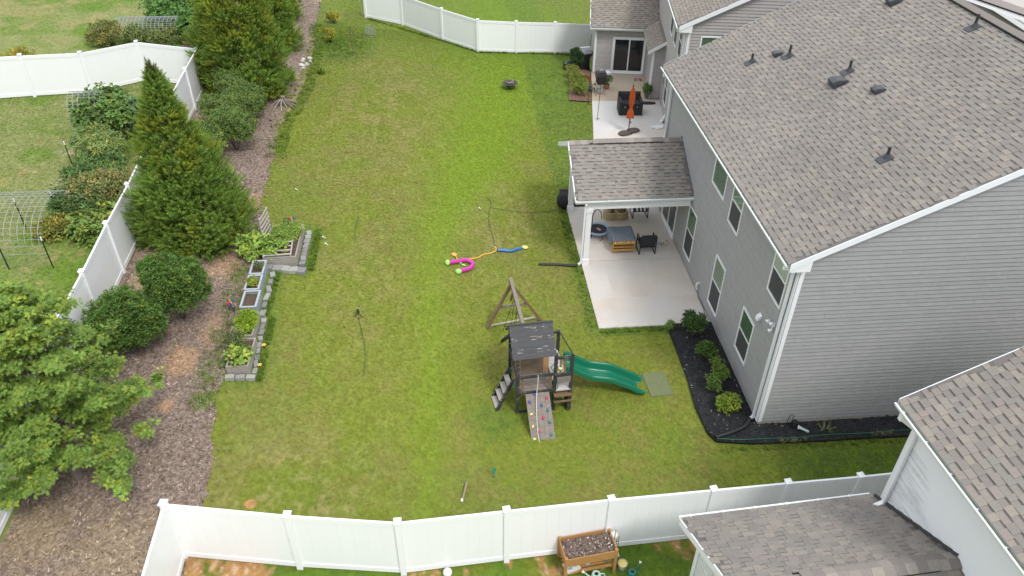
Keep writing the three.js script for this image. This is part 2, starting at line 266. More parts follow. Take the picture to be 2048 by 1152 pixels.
  for (let i = 0; i < 42000; i++) {
    const z = i < 24000 ? rr(-26, -7) : rr(-52, -26), x = rr(mulchLeft(z), mulchEdge(z) + (rnd() < 0.06 ? 0.25 : 0)); if (zone(Math.min(x, mulchEdge(z) - 0.01), z) !== 'mulch') continue;
    const c = mulchColor(x, z), k = rnd() < 0.12 ? rr(1.5, 2.1) : rr(0.6, 1.3); ch.push({ p: [x, ter(x, z) + 0.026, z], r: [rr(-0.35, 0.35), rr(0, 6.28), rr(-0.35, 0.35)], s: [rr(0.5, 1.5), rr(0.6, 1.6), rr(0.6, 1.4)], c: c.map(q => q * k) });
  }
  scatter('bark_chips', B(0.07, 0.012, 0.02), new THREE.MeshStandardMaterial({ color: 0xffffff, roughness: 1 }), ch, scene, 'stuff', 'brown bark chips of the mulch strip along the left fence', 'bark mulch');
}
// concrete
const concTex = dtex(1024, 1024, (u, v) => { const n = fbm(u * 5, v * 5, 4), f = fbm(u * 90, v * 90, 2), st = ss(0.5, 0.75, fbm(u * 2.3 + 8, v * 3, 3)); const k = 0.86 + 0.16 * n + 0.07 * (f - 0.5); return [0.615 * k - 0.01 * st, 0.568 * k - 0.03 * st, 0.522 * k - 0.05 * st]; }, true);
const concMat = new THREE.MeshStandardMaterial({ map: (() => { const t = concTex.clone(); t.repeat.set(0.21, 0.21); t.needsUpdate = true; return t; })(), roughness: 0.9 });
const concPale = new THREE.MeshStandardMaterial({ map: (() => { const t = concTex.clone(); t.repeat.set(0.13, 0.13); t.needsUpdate = true; return t; })(), color: L3(1, 1.04, 1.08), roughness: 0.85 });
const concTan = new THREE.MeshStandardMaterial({ map: (() => { const t = concTex.clone(); t.repeat.set(0.17, 0.17); t.needsUpdate = true; return t; })(), color: L3(0.80, 0.72, 0.60), roughness: 0.9 });
{ // patio in two slabs with a control joint between them
  const s = sub('patio', scene); s.name = 'patio'; s.userData.kind = 'structure';
  const slab = (x0, x1, z0, z1, m, y = 0.05) => part('slab', B(x1 - x0, 0.16, z1 - z0, (x0 + x1) / 2, y - 0.08, (z0 + z1) / 2), m, s);
  slab(4.6, 8.29, -22.615, -18.88, concMat); slab(4.6, 8.29, -26.4, -22.63, concMat);
}
{
  const s = sub('neighbour_patio', scene); s.userData.kind = 'structure';
  const quad = (a, b, c, d, m) => part('slab', hexa([...[a, b, c, d].map(q => [q[0], -0.1, q[1]]), ...[a, b, c, d].map(q => [q[0], 0.04, q[1]])]), m, s);
  quad([6.62, -31.7], [10.15, -31.3], [10.98, -36.5], [7.37, -36.62], concPale); quad([7.375, -36.64], [10.98, -36.52], [11.45, -39.75], [7.98, -40.52], concTan);
}
{ // black mulch beds, mounded, with chips and edging
  const bt = dtex(512, 512, (u, v) => { const n = fbm(u * 60, v * 60, 3), k = 0.011 + 0.03 * n * n; return [k, k, k * 1.08]; });
  const bm = new THREE.MeshStandardMaterial({ map: bt, roughness: 1, side: THREE.DoubleSide });
  const h = P => (x, z) => ter(x, z) + 0.045 + 0.05 * fbm(x * 3, z * 3, 3);
  structure('black_mulch_bed', sheet(6.6, 14.6, -19, -13.6, 200, 135, h(), (x, z) => inPoly(x, z, blackBed)), bm);
  structure('black_mulch_bed', sheet(4.4, 8.4, -28.1, -26.4, 80, 40, h(), (x, z) => inPoly(x, z, rearBlackBed)), bm);
  const rb = dtex(256, 256, (u, v) => { const n = fbm(u * 40, v * 40, 3); return mix3([0.10, 0.05, 0.035], [0.24, 0.14, 0.10], n); });
  structure('brown_mulch_bed', sheet(6, 8, -41.8, -36.3, 60, 120, (x, z) => ter(x, z) + 0.05 + 0.04 * fbm(x * 3, z * 3, 2), (x, z) => inPoly(x, z, nBed)), new THREE.MeshStandardMaterial({ map: rb, roughness: 1, side: THREE.DoubleSide }));
  const ch = []; for (let i = 0; i < 9000; i++) { const x = rr(6.7, 14), z = rr(-18.9, -13.7); if (!inPoly(x, z, blackBed)) continue; const k = rnd() < 0.02 ? rr(0.15, 0.35) : rr(0.012, 0.05); ch.push({ p: [x, ter(x, z) + 0.07 + 0.05 * fbm(x * 3, z * 3, 3) - 0.015, z], r: [rr(-0.5, 0.5), rr(0, 6.28), rr(-0.5, 0.5)], s: rr(0.5, 1.2), c: [k, k, k * 1.05] }); }
  scatter('black_bark_chips', B(0.06, 0.014, 0.022), new THREE.MeshStandardMaterial({ color: 0xffffff, roughness: 1 }), ch, scene, 'stuff', 'black dyed bark chips of the bed round the grey house', 'bark mulch');
}
// ---------------------------------------------------------------- building kit
const white = mat(0.80, 0.81, 0.82, 0.45), whiteDull = mat(0.74, 0.75, 0.75, 0.6);
const sidingNoise = dtex(256, 256, (u, v) => { const k = 0.95 + 0.07 * (fbm(u * 6, v * 6, 3) - 0.5) * 2; return [k, k, k]; });
const sidingMats = (r, g, b) => [0.97, 1.01, 0.985, 1.03].map(k => new THREE.MeshStandardMaterial({ color: L3(r * k, g * k, b * k), map: sidingNoise, roughness: 0.55, side: THREE.DoubleSide }));
const addv = (o, u, a, n, b, y) => [o[0] + u[0] * a + n[0] * b, o[1] + y, o[2] + u[2] * a + n[2] * b];
const uvShift = (a, b, g) => { const t = g.attributes.uv; for (let i = 0; i < t.count; i++) t.setXY(i, t.getX(i) + a, t.getY(i) + b); return g; };
// clapboard wall: origin o, direction u (unit, horizontal), outward normal n; every course a mesh of its own
function sidingWall(parent, name, o, u, n, len, y0, topAt, mats4, holes = [], reveal = 0.127, maxTop = 20, seam = 0) {
  const hgt = maxTop, back = part(name, hexa([addv(o, u, 0, n, -0.15, y0), addv(o, u, len, n, -0.15, y0), addv(o, u, len, n, -0.012, y0), addv(o, u, 0, n, -0.012, y0), addv(o, u, 0, n, -0.15, topAt.lo), addv(o, u, len, n, -0.15, topAt.lo), addv(o, u, len, n, -0.012, topAt.lo), addv(o, u, 0, n, -0.012, topAt.lo)]), mats4[0], parent);
  for (let k = 0; ; k++) {
    const a = y0 + k * reveal, b = a + reveal; if (a >= hgt) break;
    let [s, e] = topAt.range(a + reveal * 0.5); s = Math.max(0, s); e = Math.min(len, e); if (e - s < 0.05) break;
    let segs = [[s, e]];
    for (const h of holes) if (Math.min(b, h[3]) - Math.max(a, h[2]) > reveal * 0.3) segs = segs.flatMap(([p, q]) => q <= h[0] || p >= h[1] ? [[p, q]] : [[p, h[0]], [h[1], q]].filter(w => w[1] - w[0] > 0.02));
    const out = []; const off = (k * 1.93) % (seam || 1);
    for (const [p, q] of segs) { let cur = p; const cuts = []; if (seam) for (let c = off; c < q; c += seam) if (c > p + 0.15 && c < q - 0.15) cuts.push(c); for (const c of [...cuts, q]) { out.push([cur, c - (c === q ? 0 : 0.004)]); cur = c; } }
    const yt = Math.min(b, hgt);
    if (!out.length) continue;
    for (const [p, q] of out) part('siding_board', uvShift(p, a, hexa([addv(o, u, p, n, -0.012, a), addv(o, u, q, n, -0.012, a), addv(o, u, q, n, 0.03, a), addv(o, u, p, n, 0.03, a), addv(o, u, p, n, -0.012, yt), addv(o, u, q, n, -0.012, yt), addv(o, u, q, n, 0.003, yt), addv(o, u, p, n, 0.003, yt)])), mats4[k % 4], back);
  }
  return back;
}
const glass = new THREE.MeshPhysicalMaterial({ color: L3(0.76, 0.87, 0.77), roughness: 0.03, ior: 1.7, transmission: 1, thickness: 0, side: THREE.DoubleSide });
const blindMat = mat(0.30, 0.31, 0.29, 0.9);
const glassDark = new THREE.MeshPhysicalMaterial({ color: L3(0.018, 0.02, 0.022), roughness: 0.06, ior: 1.6 });
const screenMat = mat(0.055, 0.058, 0.06, 0.7);
// box in wall space: u0..u1, v0..v1, depth d0..d1 along n
const wbox = (o, u, n, u0, u1, v0, v1, d0, d1) => hexa([addv(o, u, u0, n, d0, v0), addv(o, u, u1, n, d0, v0), addv(o, u, u1, n, d1, v0), addv(o, u, u0, n, d1, v0), addv(o, u, u0, n, d0, v1), addv(o, u, u1, n, d0, v1), addv(o, u, u1, n, d1, v1), addv(o, u, u0, n, d1, v1)]);
function windowUnit(parent, o, u, n, u0, u1, v0, v1, { screen = true, hung = true, name = 'window', label } = {}) {
  const w = sub(name, parent); if (label) w.userData.label = label; const t = 0.06, W = (a, b, c, d, e, f) => wbox(o, u, n, a, b, c, d, e, f);
  part('frame', [W(u0, u0 + t, v0, v1, -0.01, 0.035), W(u1 - t, u1, v0, v1, -0.01, 0.035), W(u0 + t, u1 - t, v1 - t, v1, -0.01, 0.037), W(u0 + t, u1 - t, v0, v0 + t, -0.01, 0.042)], white, w);
  const vm = (v0 + v1) / 2 + 0.02;
  if (hung) {
    part('meeting_rail', W(u0 + t, u1 - t, vm - 0.025, vm + 0.025, -0.008, 0.026), white, w);
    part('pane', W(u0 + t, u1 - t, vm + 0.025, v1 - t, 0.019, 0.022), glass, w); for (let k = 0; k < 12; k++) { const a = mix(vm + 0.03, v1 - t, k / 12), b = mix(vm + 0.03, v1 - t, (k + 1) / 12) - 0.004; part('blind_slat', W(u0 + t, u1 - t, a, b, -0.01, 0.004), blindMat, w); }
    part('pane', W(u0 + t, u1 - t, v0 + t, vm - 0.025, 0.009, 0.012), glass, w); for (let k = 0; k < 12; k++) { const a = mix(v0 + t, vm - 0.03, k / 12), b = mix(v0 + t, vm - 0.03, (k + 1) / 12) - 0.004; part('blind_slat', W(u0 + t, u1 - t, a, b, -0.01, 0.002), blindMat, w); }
    if (screen) part('insect_screen', W(u0 + t + 0.035, u1 - t - 0.015, v0 + t + 0.02, vm - 0.03, 0.016, 0.019), screenMat, w);
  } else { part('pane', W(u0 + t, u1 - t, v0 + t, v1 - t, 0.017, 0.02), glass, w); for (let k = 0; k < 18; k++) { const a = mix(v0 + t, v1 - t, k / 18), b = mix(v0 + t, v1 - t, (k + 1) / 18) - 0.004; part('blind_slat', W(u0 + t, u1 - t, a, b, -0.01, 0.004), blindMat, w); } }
  return w;
}
function slidingDoor(parent, o, u, n, u0, u1, v0, v1) {
  const d = sub('sliding_door', parent), W = (a, b, c, e, f, g) => wbox(o, u, n, a, b, c, e, f, g), t = 0.07, m = (u0 + u1) / 2;
  part('frame', [W(u0, u0 + t, v0, v1, -0.02, 0.05), W(u1 - t, u1, v0, v1, -0.02, 0.05), W(u0 + t, u1 - t, v1 - t, v1, -0.02, 0.052), W(u0 + t, u1 - t, v0, v0 + 0.05, -0.02, 0.07)], white, d);
  for (const [a, b, k] of [[u0 + t, m + 0.04, 0.0], [m - 0.02, u1 - t, 0.022]]) {
    const s = part('door_panel', [W(a, a + 0.06, v0 + 0.05, v1 - t, k - 0.01, k + 0.015), W(b - 0.06, b, v0 + 0.05, v1 - t, k - 0.01, k + 0.015), W(a + 0.06, b - 0.06, v1 - t - 0.07, v1 - t, k - 0.01, k + 0.013), W(a + 0.06, b - 0.06, v0 + 0.05, v0 + 0.16, k - 0.01, k + 0.013)], white, d);
    part('pane', W(a + 0.06, b - 0.06, v0 + 0.16, v1 - t - 0.07, k - 0.008, k + 0.004), glassDark, s);
  }
  part('handle', W(m + 0.06, m + 0.085, v0 + 0.95, v0 + 1.15, 0.045, 0.07), mat(0.03, 0.03, 0.03, 0.5), d);
  return d;
}
// ---- laminated shingles. Frame: o lower-left corner on the deck, u along the eave, v up the slope (unit), n outward
const granule = dtex(256, 256, (u, v) => { const k = 0.8 + 0.4 * fbm(u * 60, v * 60, 2); return [k, k, k]; });
const shingleTone = [[0.245, 0.217, 0.193], [0.262, 0.233, 0.205], [0.227, 0.206, 0.186], [0.283, 0.252, 0.215], [0.246, 0.223, 0.198], [0.219, 0.197, 0.181], [0.264, 0.229, 0.205], [0.236, 0.218, 0.195]];
const asphalt = [0.055, 0.052, 0.05];
const EXPO = 0.1435;
function tabGeo(w, h, t) { // local: x along the eave, y up the slope, z outward; butt face asphalt coloured
  const g = hexa([[0, 0, -0.002], [w, 0, -0.002], [w, 0, t], [0, 0, t], [0, h, -0.006], [w, h, -0.006], [w, h, 0.001], [0, h, 0.001]]);
  const p = g.attributes.position, c = new Float32Array(p.count * 3); const nn = g.attributes.normal;
  for (let i = 0; i < p.count; i++) { const dark = nn.getY(i) < -0.7; c.set(dark ? asphalt.map(a => a / 0.24) : [1, 1, 1], i * 3); }
  g.setAttribute('color', new THREE.BufferAttribute(c, 3)); return g;
}
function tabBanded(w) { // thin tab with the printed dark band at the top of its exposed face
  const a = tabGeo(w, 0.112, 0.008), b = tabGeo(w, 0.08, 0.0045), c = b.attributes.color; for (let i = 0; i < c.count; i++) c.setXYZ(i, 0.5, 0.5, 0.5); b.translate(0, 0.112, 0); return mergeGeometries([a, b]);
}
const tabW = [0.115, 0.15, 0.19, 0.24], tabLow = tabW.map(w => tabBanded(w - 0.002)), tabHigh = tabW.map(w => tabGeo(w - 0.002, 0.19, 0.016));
const shingleMats = shingleTone.map(c => new THREE.MeshStandardMaterial({ color: L3(...c), vertexColors: true, map: granule, roughness: 0.95, side: THREE.DoubleSide }));
const shingleField = new THREE.MeshStandardMaterial({ vertexColors: true, map: granule, roughness: 0.95, side: THREE.DoubleSide });
function shingles(deck, o, u, v, n, len, slope, nSingle, tint = [1, 1, 1], cam = null, range = null) {
  const basis = new THREE.Matrix4().makeBasis(u, v, n), all = [];
  const rows = Math.floor(slope / EXPO);
  for (let r = 0; r < rows; r++) {
    let x = -rr(0, 0.2), hi = rnd() < 0.5; const lim = range ? range(r * EXPO) : [0, len];
    while (x < len) {
      const wi = Math.floor(rnd() * 4), w = tabW[wi]; hi = rnd() < 0.85 ? !hi : true; 
      if (x >= lim[0] - 0.02 && x + w <= lim[1] + 0.03) all.push({ wi, hi, x, y: r * EXPO - 0.02, tone: Math.floor((hi ? rnd() : Math.pow(rnd(), 1.0)) * 8), k: 0.9 + 0.2 * fbm(x * 0.5 + o.x, r * 0.09 + 3, 2) });
      x += w;
    }
  }
  const pos = s => o.clone().addScaledVector(u, s.x).addScaledVector(v, s.y);
  if (cam) for (const s of all) s.d = pos(s).distanceTo(cam); 
  all.sort((a, b) => (a.d || 0) - (b.d || 0));
  const rest = [];
  all.forEach((s, i) => {
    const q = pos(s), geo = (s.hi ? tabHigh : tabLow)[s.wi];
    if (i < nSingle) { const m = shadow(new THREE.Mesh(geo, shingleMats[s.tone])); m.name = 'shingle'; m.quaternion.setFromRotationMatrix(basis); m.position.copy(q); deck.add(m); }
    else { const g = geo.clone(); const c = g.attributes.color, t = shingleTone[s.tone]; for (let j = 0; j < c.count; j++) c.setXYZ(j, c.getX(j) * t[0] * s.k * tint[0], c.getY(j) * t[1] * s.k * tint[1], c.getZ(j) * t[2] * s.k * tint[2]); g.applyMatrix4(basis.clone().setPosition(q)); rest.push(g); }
  });
  if (rest.length) { const m = part('shingle_field', rest, shingleField, deck); m.userData.kind = 'stuff'; }
}
const deckMat = mat(0.16, 0.145, 0.135, 0.95), capMat = new THREE.MeshStandardMaterial({ color: L3(0.235, 0.205, 0.185), map: granule, roughness: 0.95, side: THREE.DoubleSide }), blackPl = mat(0.012, 0.012, 0.013, 0.5);
// K-style gutter along local z or x: profile extruded, open top, with hanger clips
const gutterIn = mat(0.50, 0.56, 0.42, 0.8);
function gutter(parent, a, b, out, name = 'gutter') { // a,b points on the top back edge; out = unit vector away from the fascia
  const g = sub(name, parent), P = (p, d, y) => [p[0] + out[0] * d, p[1] + y, p[2] + out[2] * d];
  const slab = (d0, y0, d1, y1, t = 0.006) => hexa([P(a, d0, y0), P(b, d0, y0), P(b, d1, y1), P(a, d1, y1), P(a, d0, y0 + t), P(b, d0, y0 + t), P(b, d1, y1 + t), P(a, d1, y1 + t)]);
  part('trough', [slab(0.008, -0.11, 0.075, -0.11), slab(0.075, -0.11, 0.118, -0.04), slab(0.0, -0.11, 0.006, 0), hexa([P(a, 0.112, -0.04), P(b, 0.112, -0.04), P(b, 0.122, -0.04), P(a, 0.122, -0.04), P(a, 0.112, 0), P(b, 0.112, 0), P(b, 0.130, 0.004), P(a, 0.130, 0.004)]), slab(0.098, -0.004, 0.132, -0.002, 0.012)], white, g);
  part('debris', slab(0.008, -0.075, 0.108, -0.06, 0.02), gutterIn, g);
  const L = Math.hypot(b[0] - a[0], b[2] - a[2]), k = Math.max(2, Math.round(L / 0.75));
  for (let i = 0; i < k; i++) { const t = (i + 0.35) / k, q = [mix(a[0], b[0], t), a[1], mix(a[2], b[2], t)], e = [(b[0] - a[0]) / L * 0.014, 0, (b[2] - a[2]) / L * 0.014], m = (p, s) => [p[0] + e[0] * s, p[1], p[2] + e[2] * s]; part('hanger_clip', hexa([m(P(q, 0, -0.02), -1), m(P(q, 0, -0.02), 1), m(P(q, 0.14, 0.0), 1), m(P(q, 0.14, 0.0), -1), m(P(q, 0, -0.008), -1), m(P(q, 0, -0.008), 1), m(P(q, 0.14, 0.018), 1), m(P(q, 0.14, 0.018), -1)]), white, g); }
  return g;
}
function spout(parent, pts, w = 0.075, d = 0.06) { const gs = []; for (let i = 0; i < pts.length - 1; i++) { const a = pts[i], b = pts[i + 1]; gs.push(bar(a, b, w, d)); if (i) gs.push(B(w * 1.05, w * 1.05, w * 1.05, ...a)); } return part('downspout', gs, white, parent); }
function pipeVent(roof, x, y, z, v, n, h = 0.28) { // flashing plate lying on the slope with an upright pipe
  const p = sub('pipe_vent', roof); p.position.set(x, y, z);
  const ang = Math.atan2(v.y, v.x); part('flashing', [B(0.36, 0.012, 0.28, 0, 0.035, 0, 0, 0, ang), cyl(0.085, 0.05, 0.12, 0.05, 0.09, 0, 12)], mat(0.055, 0.057, 0.065, 0.5), p);
  part('pipe', cyl(0.04, 0.04, h, 0.05, 0.1 + h / 2, 0, 12), mat(0.03, 0.03, 0.032, 0.6), p); return p;
}
function boxVent(roof, x, y, z, v, s = 1, hi = 1) { // low hood with sloped front and slotted open face
  const p = sub('box_vent', roof); p.position.set(x, y, z); p.rotation.z = Math.atan2(v.y, v.x); const m = mat(0.05, 0.052, 0.062, 0.35);
  part('flashing', B(0.5 * s, 0.01, 0.5 * s, 0, 0.022, 0), m, p);
  const hood = prism([[-0.22 * s, 0.0], [0.22 * s, 0.0], [0.20 * s, 0.05 * s * hi], [-0.05 * s, 0.16 * s * hi], [-0.20 * s, 0.16 * s * hi], [-0.22 * s, 0.13 * s * hi]], 0.38 * s, 0.012 * s); hood.translate(0, 0.035, -0.19 * s); part('hood', hood, m, p);
  for (let i = 0; i < 6; i++) part('louvre', B(0.012, 0.07 * s, 0.03 * s, -0.05 * s + i * 0.038 * s, 0.08 * s, 0.206 * s, 0.2), mat(0.12, 0.12, 0.125, 0.5), p);
  return p;
}
// ---------------------------------------------------------------- houses
const TH = Math.atan(0.5), C5 = Math.cos(TH), S5 = Math.sin(TH);
// two-storey gable house body in local coordinates: garden wall on x = 0 facing -x, from z = za down to z = zb; ridge parallel to z
function houseBody(g, za, zb, W, sm, { backHoles = [], gableHoles = [], nearGable = true, singles = 250, stain, y0 = 0.17, tint = [1, 1, 1], nearEnd = za, wallDir = -1 }) {
  const H = 5.5, len = za - zb, cam = g.worldToLocal(camera.position.clone());
  const gr = W / 2, ridgeY = 5.74 + 0.5 * (gr + 0.4);
  part('foundation', [B(W - 0.04, 0.6, len - 0.04, W / 2, y0 - 0.3 + 0.004, (za + zb) / 2)], mat(0.52, 0.49, 0.45, 0.9), g);
  const flat = L => ({ lo: H, range: () => [0, L] }), gab = L => ({ lo: H, range: y => y < 5.9 ? [0, L] : [(y - 5.9) * 2, L - (y - 5.9) * 2] });
  sidingWall(g, 'back_wall', [0, 0, za], [0, 0, -1], [-1, 0, 0], len, y0, flat(len), sm, backHoles, 0.127, H);
  if (nearGable) sidingWall(g, 'side_wall', [0, 0, za], [1, 0, 0], [0, 0, 1], W, y0, gab(W), sm, gableHoles, 0.127, ridgeY - 0.2, 5.5);
  else part('side_wall', B(W, H, 0.12, W / 2, H / 2 + y0 / 2, za - 0.08), sm[0], g);
  const tri = z => { const t = prism([[0.02, H], [W - 0.02, H], [W / 2, ridgeY - 0.32]], 0.06); t.translate(0, 0, z); return t; };
  part('far_wall', [B(W, H - y0, 0.12, W / 2, (H + y0) / 2, zb + 0.07), tri(zb + 0.03)], sm[1], g); part('front_wall', B(0.12, H - y0, len - 0.3, W - 0.07, (H + y0) / 2, (za + zb) / 2), sm[1], g);
  part('gable_backing', tri(za - 0.09), sm[0], g);
  const z0 = zb - 0.22, z1 = za + 0.22, L = z1 - z0, sl = (gr + 0.4) / C5;
  const deck = part('roof', [hexa([[-0.4, 5.66, z0], [-0.4, 5.66, z1], [gr, ridgeY - 0.08, z1], [gr, ridgeY - 0.08, z0], [-0.4, 5.735, z0], [-0.4, 5.735, z1], [gr, ridgeY - 0.005, z1], [gr, ridgeY - 0.005, z0]]),
    hexa([[gr, ridgeY - 0.08, z0], [gr, ridgeY - 0.08, z1], [W + 0.4, 5.66, z1], [W + 0.4, 5.66, z0], [gr, ridgeY - 0.005, z0], [gr, ridgeY - 0.005, z1], [W + 0.4, 5.735, z1], [W + 0.4, 5.735, z0]])], deckMat, g);
  shingles(deck, V(-0.43, 5.725, z0 - 0.02), V(0, 0, 1), V(C5, S5, 0), V(-S5, C5, 0), L + 0.02, sl, singles, tint, cam);
  // ridge: cap course with a black vent beneath it
  part('ridge_vent', [hexa([[gr - 0.17, ridgeY - 0.085, z0 + 0.3], [gr - 0.17, ridgeY - 0.085, z1 - 0.3], [gr, ridgeY, z1 - 0.3], [gr, ridgeY, z0 + 0.3], [gr - 0.17, ridgeY - 0.02, z0 + 0.3], [gr - 0.17, ridgeY - 0.02, z1 - 0.3], [gr, ridgeY + 0.065, z1 - 0.3], [gr, ridgeY + 0.065, z0 + 0.3]])], blackPl, deck);
  for (let z = z0; z < z1 - 0.1; z += 0.145) for (const s of [-1, 1]) { const t = hexa([[gr, ridgeY + 0.062, z], [gr + s * 0.16, ridgeY - 0.018, z], [gr + s * 0.16, ridgeY - 0.018, z + 0.17], [gr, ridgeY + 0.062, z + 0.17], [gr, ridgeY + 0.075, z], [gr + s * 0.16, ridgeY - 0.006, z], [gr + s * 0.16, ridgeY - 0.004, z + 0.17], [gr, ridgeY + 0.077, z + 0.17]]); if (s < 0 || z > z1 - 6) part('ridge_cap', t, shingleMats[Math.floor(rnd() * 3)].clone ? capMat : capMat, deck); }
  // eave: fascia, soffit, gutter
  part('fascia', [B(0.02, 0.19, L - 0.04, -0.375, 5.565, (z0 + z1) / 2)], white, g); part('soffit', B(0.36, 0.015, L - 0.06, -0.185, 5.485, (z0 + z1) / 2), white, g);
  gutter(g, [-0.388, 5.67, z0 + 0.02], [-0.388, 5.67, z1 - 0.02], [-1, 0, 0]);
  for (const [z, nm] of [[z1, 'near'], [z0, 'far']]) {
    const s = nm === 'near' ? 0.024 : -0.024, h = 0.19, dy = 0.012, rk = (xa, ya, xb, yb) => hexa([[xa, ya - h, z], [xb, yb - h, z], [xb, yb - h, z + s], [xa, ya - h, z + s], [xa, ya - dy, z], [xb, yb - dy, z], [xb, yb - dy, z + s], [xa, ya - dy, z + s]]);
    part('rake_board', [rk(-0.41, 5.735, gr, ridgeY), rk(gr, ridgeY, W + 0.41, 5.735)], white, g);
    const zi = nm === 'near' ? za : zb, zz = [Math.min(zi, z), Math.max(zi, z)];
    part('rake_soffit', [hexa([[-0.38, 5.6, zz[0]], [-0.38, 5.6, zz[1]], [gr, ridgeY - 0.14, zz[1]], [gr, ridgeY - 0.14, zz[0]], [-0.38, 5.615, zz[0]], [-0.38, 5.615, zz[1]], [gr, ridgeY - 0.125, zz[1]], [gr, ridgeY - 0.125, zz[0]]])], white, g);
    const rt = prism([[-0.38, 5.48], [0.12, 5.48], [0.12, 5.8], [-0.38, 5.56]], Math.abs(z - zi) - 0.004); rt.translate(0, 0, nm === 'near' ? zi + 0.002 : z + 0.002); part('eave_return', rt, white, g);
  }
  return { deck, ridgeY, gr, cam };
}
// gable porch attached to the garden wall: ridge parallel to x, eaves at z = ze0 (u side) and z = ze1
function porchRoof(g, x0, ze0, ze1, yE, cam, nA, nB, { ventFrom = 0.5, ventTo = 0.7, tint = [1, 1, 1] } = {}) {
  const zm = (ze0 + ze1) / 2, half = Math.abs(ze0 - ze1) / 2, yR = yE + 0.5 * half, sg = Math.sign(ze0 - ze1), x1 = -0.015;
  const slab = (za, ya, zb, yb) => hexa([[x0, ya - 0.075, za], [x1, ya - 0.075, za], [x1, yb - 0.075, zb], [x0, yb - 0.075, zb], [x0, ya, za], [x1, ya, za], [x1, yb, zb], [x0, yb, zb]]);
  const deck = part('porch_roof', [slab(ze0, yE, zm, yR), slab(ze1, yE, zm, yR)], deckMat, g), sl = half / C5;
  const mk = (ze, s, n) => { const v = V(0, S5, -s * C5), nn = V(0, C5, s * S5), u = V(1, 0, 0).multiplyScalar(s > 0 ? 1 : -1); shingles(deck, V(s > 0 ? x0 - 0.02 : x1, yE - 0.012, ze + s * 0.03), u, v, nn, x1 - x0 + 0.02, sl, n, tint, cam); };
  mk(ze0, sg, nA); mk(ze1, -sg, nB);
  for (let x = x0; x < x1 - 0.05; x += 0.21) for (const s of [-1, 1]) { const e = Math.min(x + 0.24, x1), lift = (x > x0 + ventFrom && e < x1 - ventTo + 0.2) ? 0.045 : 0.012, k = 0.17; part('ridge_cap', hexa([[x, yR + lift, zm], [e, yR + lift, zm], [e, yR + lift - k / 2 + 0.012, zm + s * k], [x, yR + lift - k / 2 + 0.008, zm + s * k], [x, yR + lift + 0.015, zm], [e, yR + lift + 0.012, zm], [e, yR + lift - k / 2 + 0.022, zm + s * k], [x, yR + lift - k / 2 + 0.022, zm + s * k]]), shingleCap[Math.floor(rnd() * shingleCap.length)], deck); }
  for (const s of [-1, 1]) part('ridge_vent', hexa([[x0 + ventFrom, yR - 0.085, zm + s * 0.165], [x1 - ventTo, yR - 0.085, zm + s * 0.165], [x1 - ventTo, yR - 0.085, zm + s * 0.13], [x0 + ventFrom, yR - 0.085, zm + s * 0.13], [x0 + ventFrom, yR - 0.032, zm + s * 0.165], [x1 - ventTo, yR - 0.032, zm + s * 0.165], [x1 - ventTo, yR - 0.015, zm + s * 0.13], [x0 + ventFrom, yR - 0.015, zm + s * 0.13]]), blackPl, deck);
  const h = 0.17, rk = (za, ya, zb, yb) => hexa([[x0 - 0.03, ya - h, za], [x0 - 0.03, yb - h, zb], [x0, yb - h, zb], [x0, ya - h, za], [x0 - 0.03, ya, za], [x0 - 0.03, yb, zb], [x0, yb, zb], [x0, ya, za]]);
  part('rake_board', [rk(ze0, yE, zm, yR), rk(ze1, yE, zm, yR)], white, g);
  return { deck, yR, zm };
}
const shingleCap = [[0.235, 0.205, 0.185], [0.30, 0.262, 0.232], [0.205, 0.18, 0.165], [0.26, 0.23, 0.205]].map(c => new THREE.MeshStandardMaterial({ color: L3(...c), map: granule, roughness: 0.95, side: THREE.DoubleSide }));
const cornerTrim = (g, x, z, H, sx, sz, w = 0.1) => part('corner_trim', [B(w, H, 0.02, x + sx * w / 2, H / 2 + 0.17, z + sz * 0.03), B(0.02, H, w, x - sx * 0.03, H / 2 + 0.17, z - sz * (w / 2 - 0.04))], white, g);

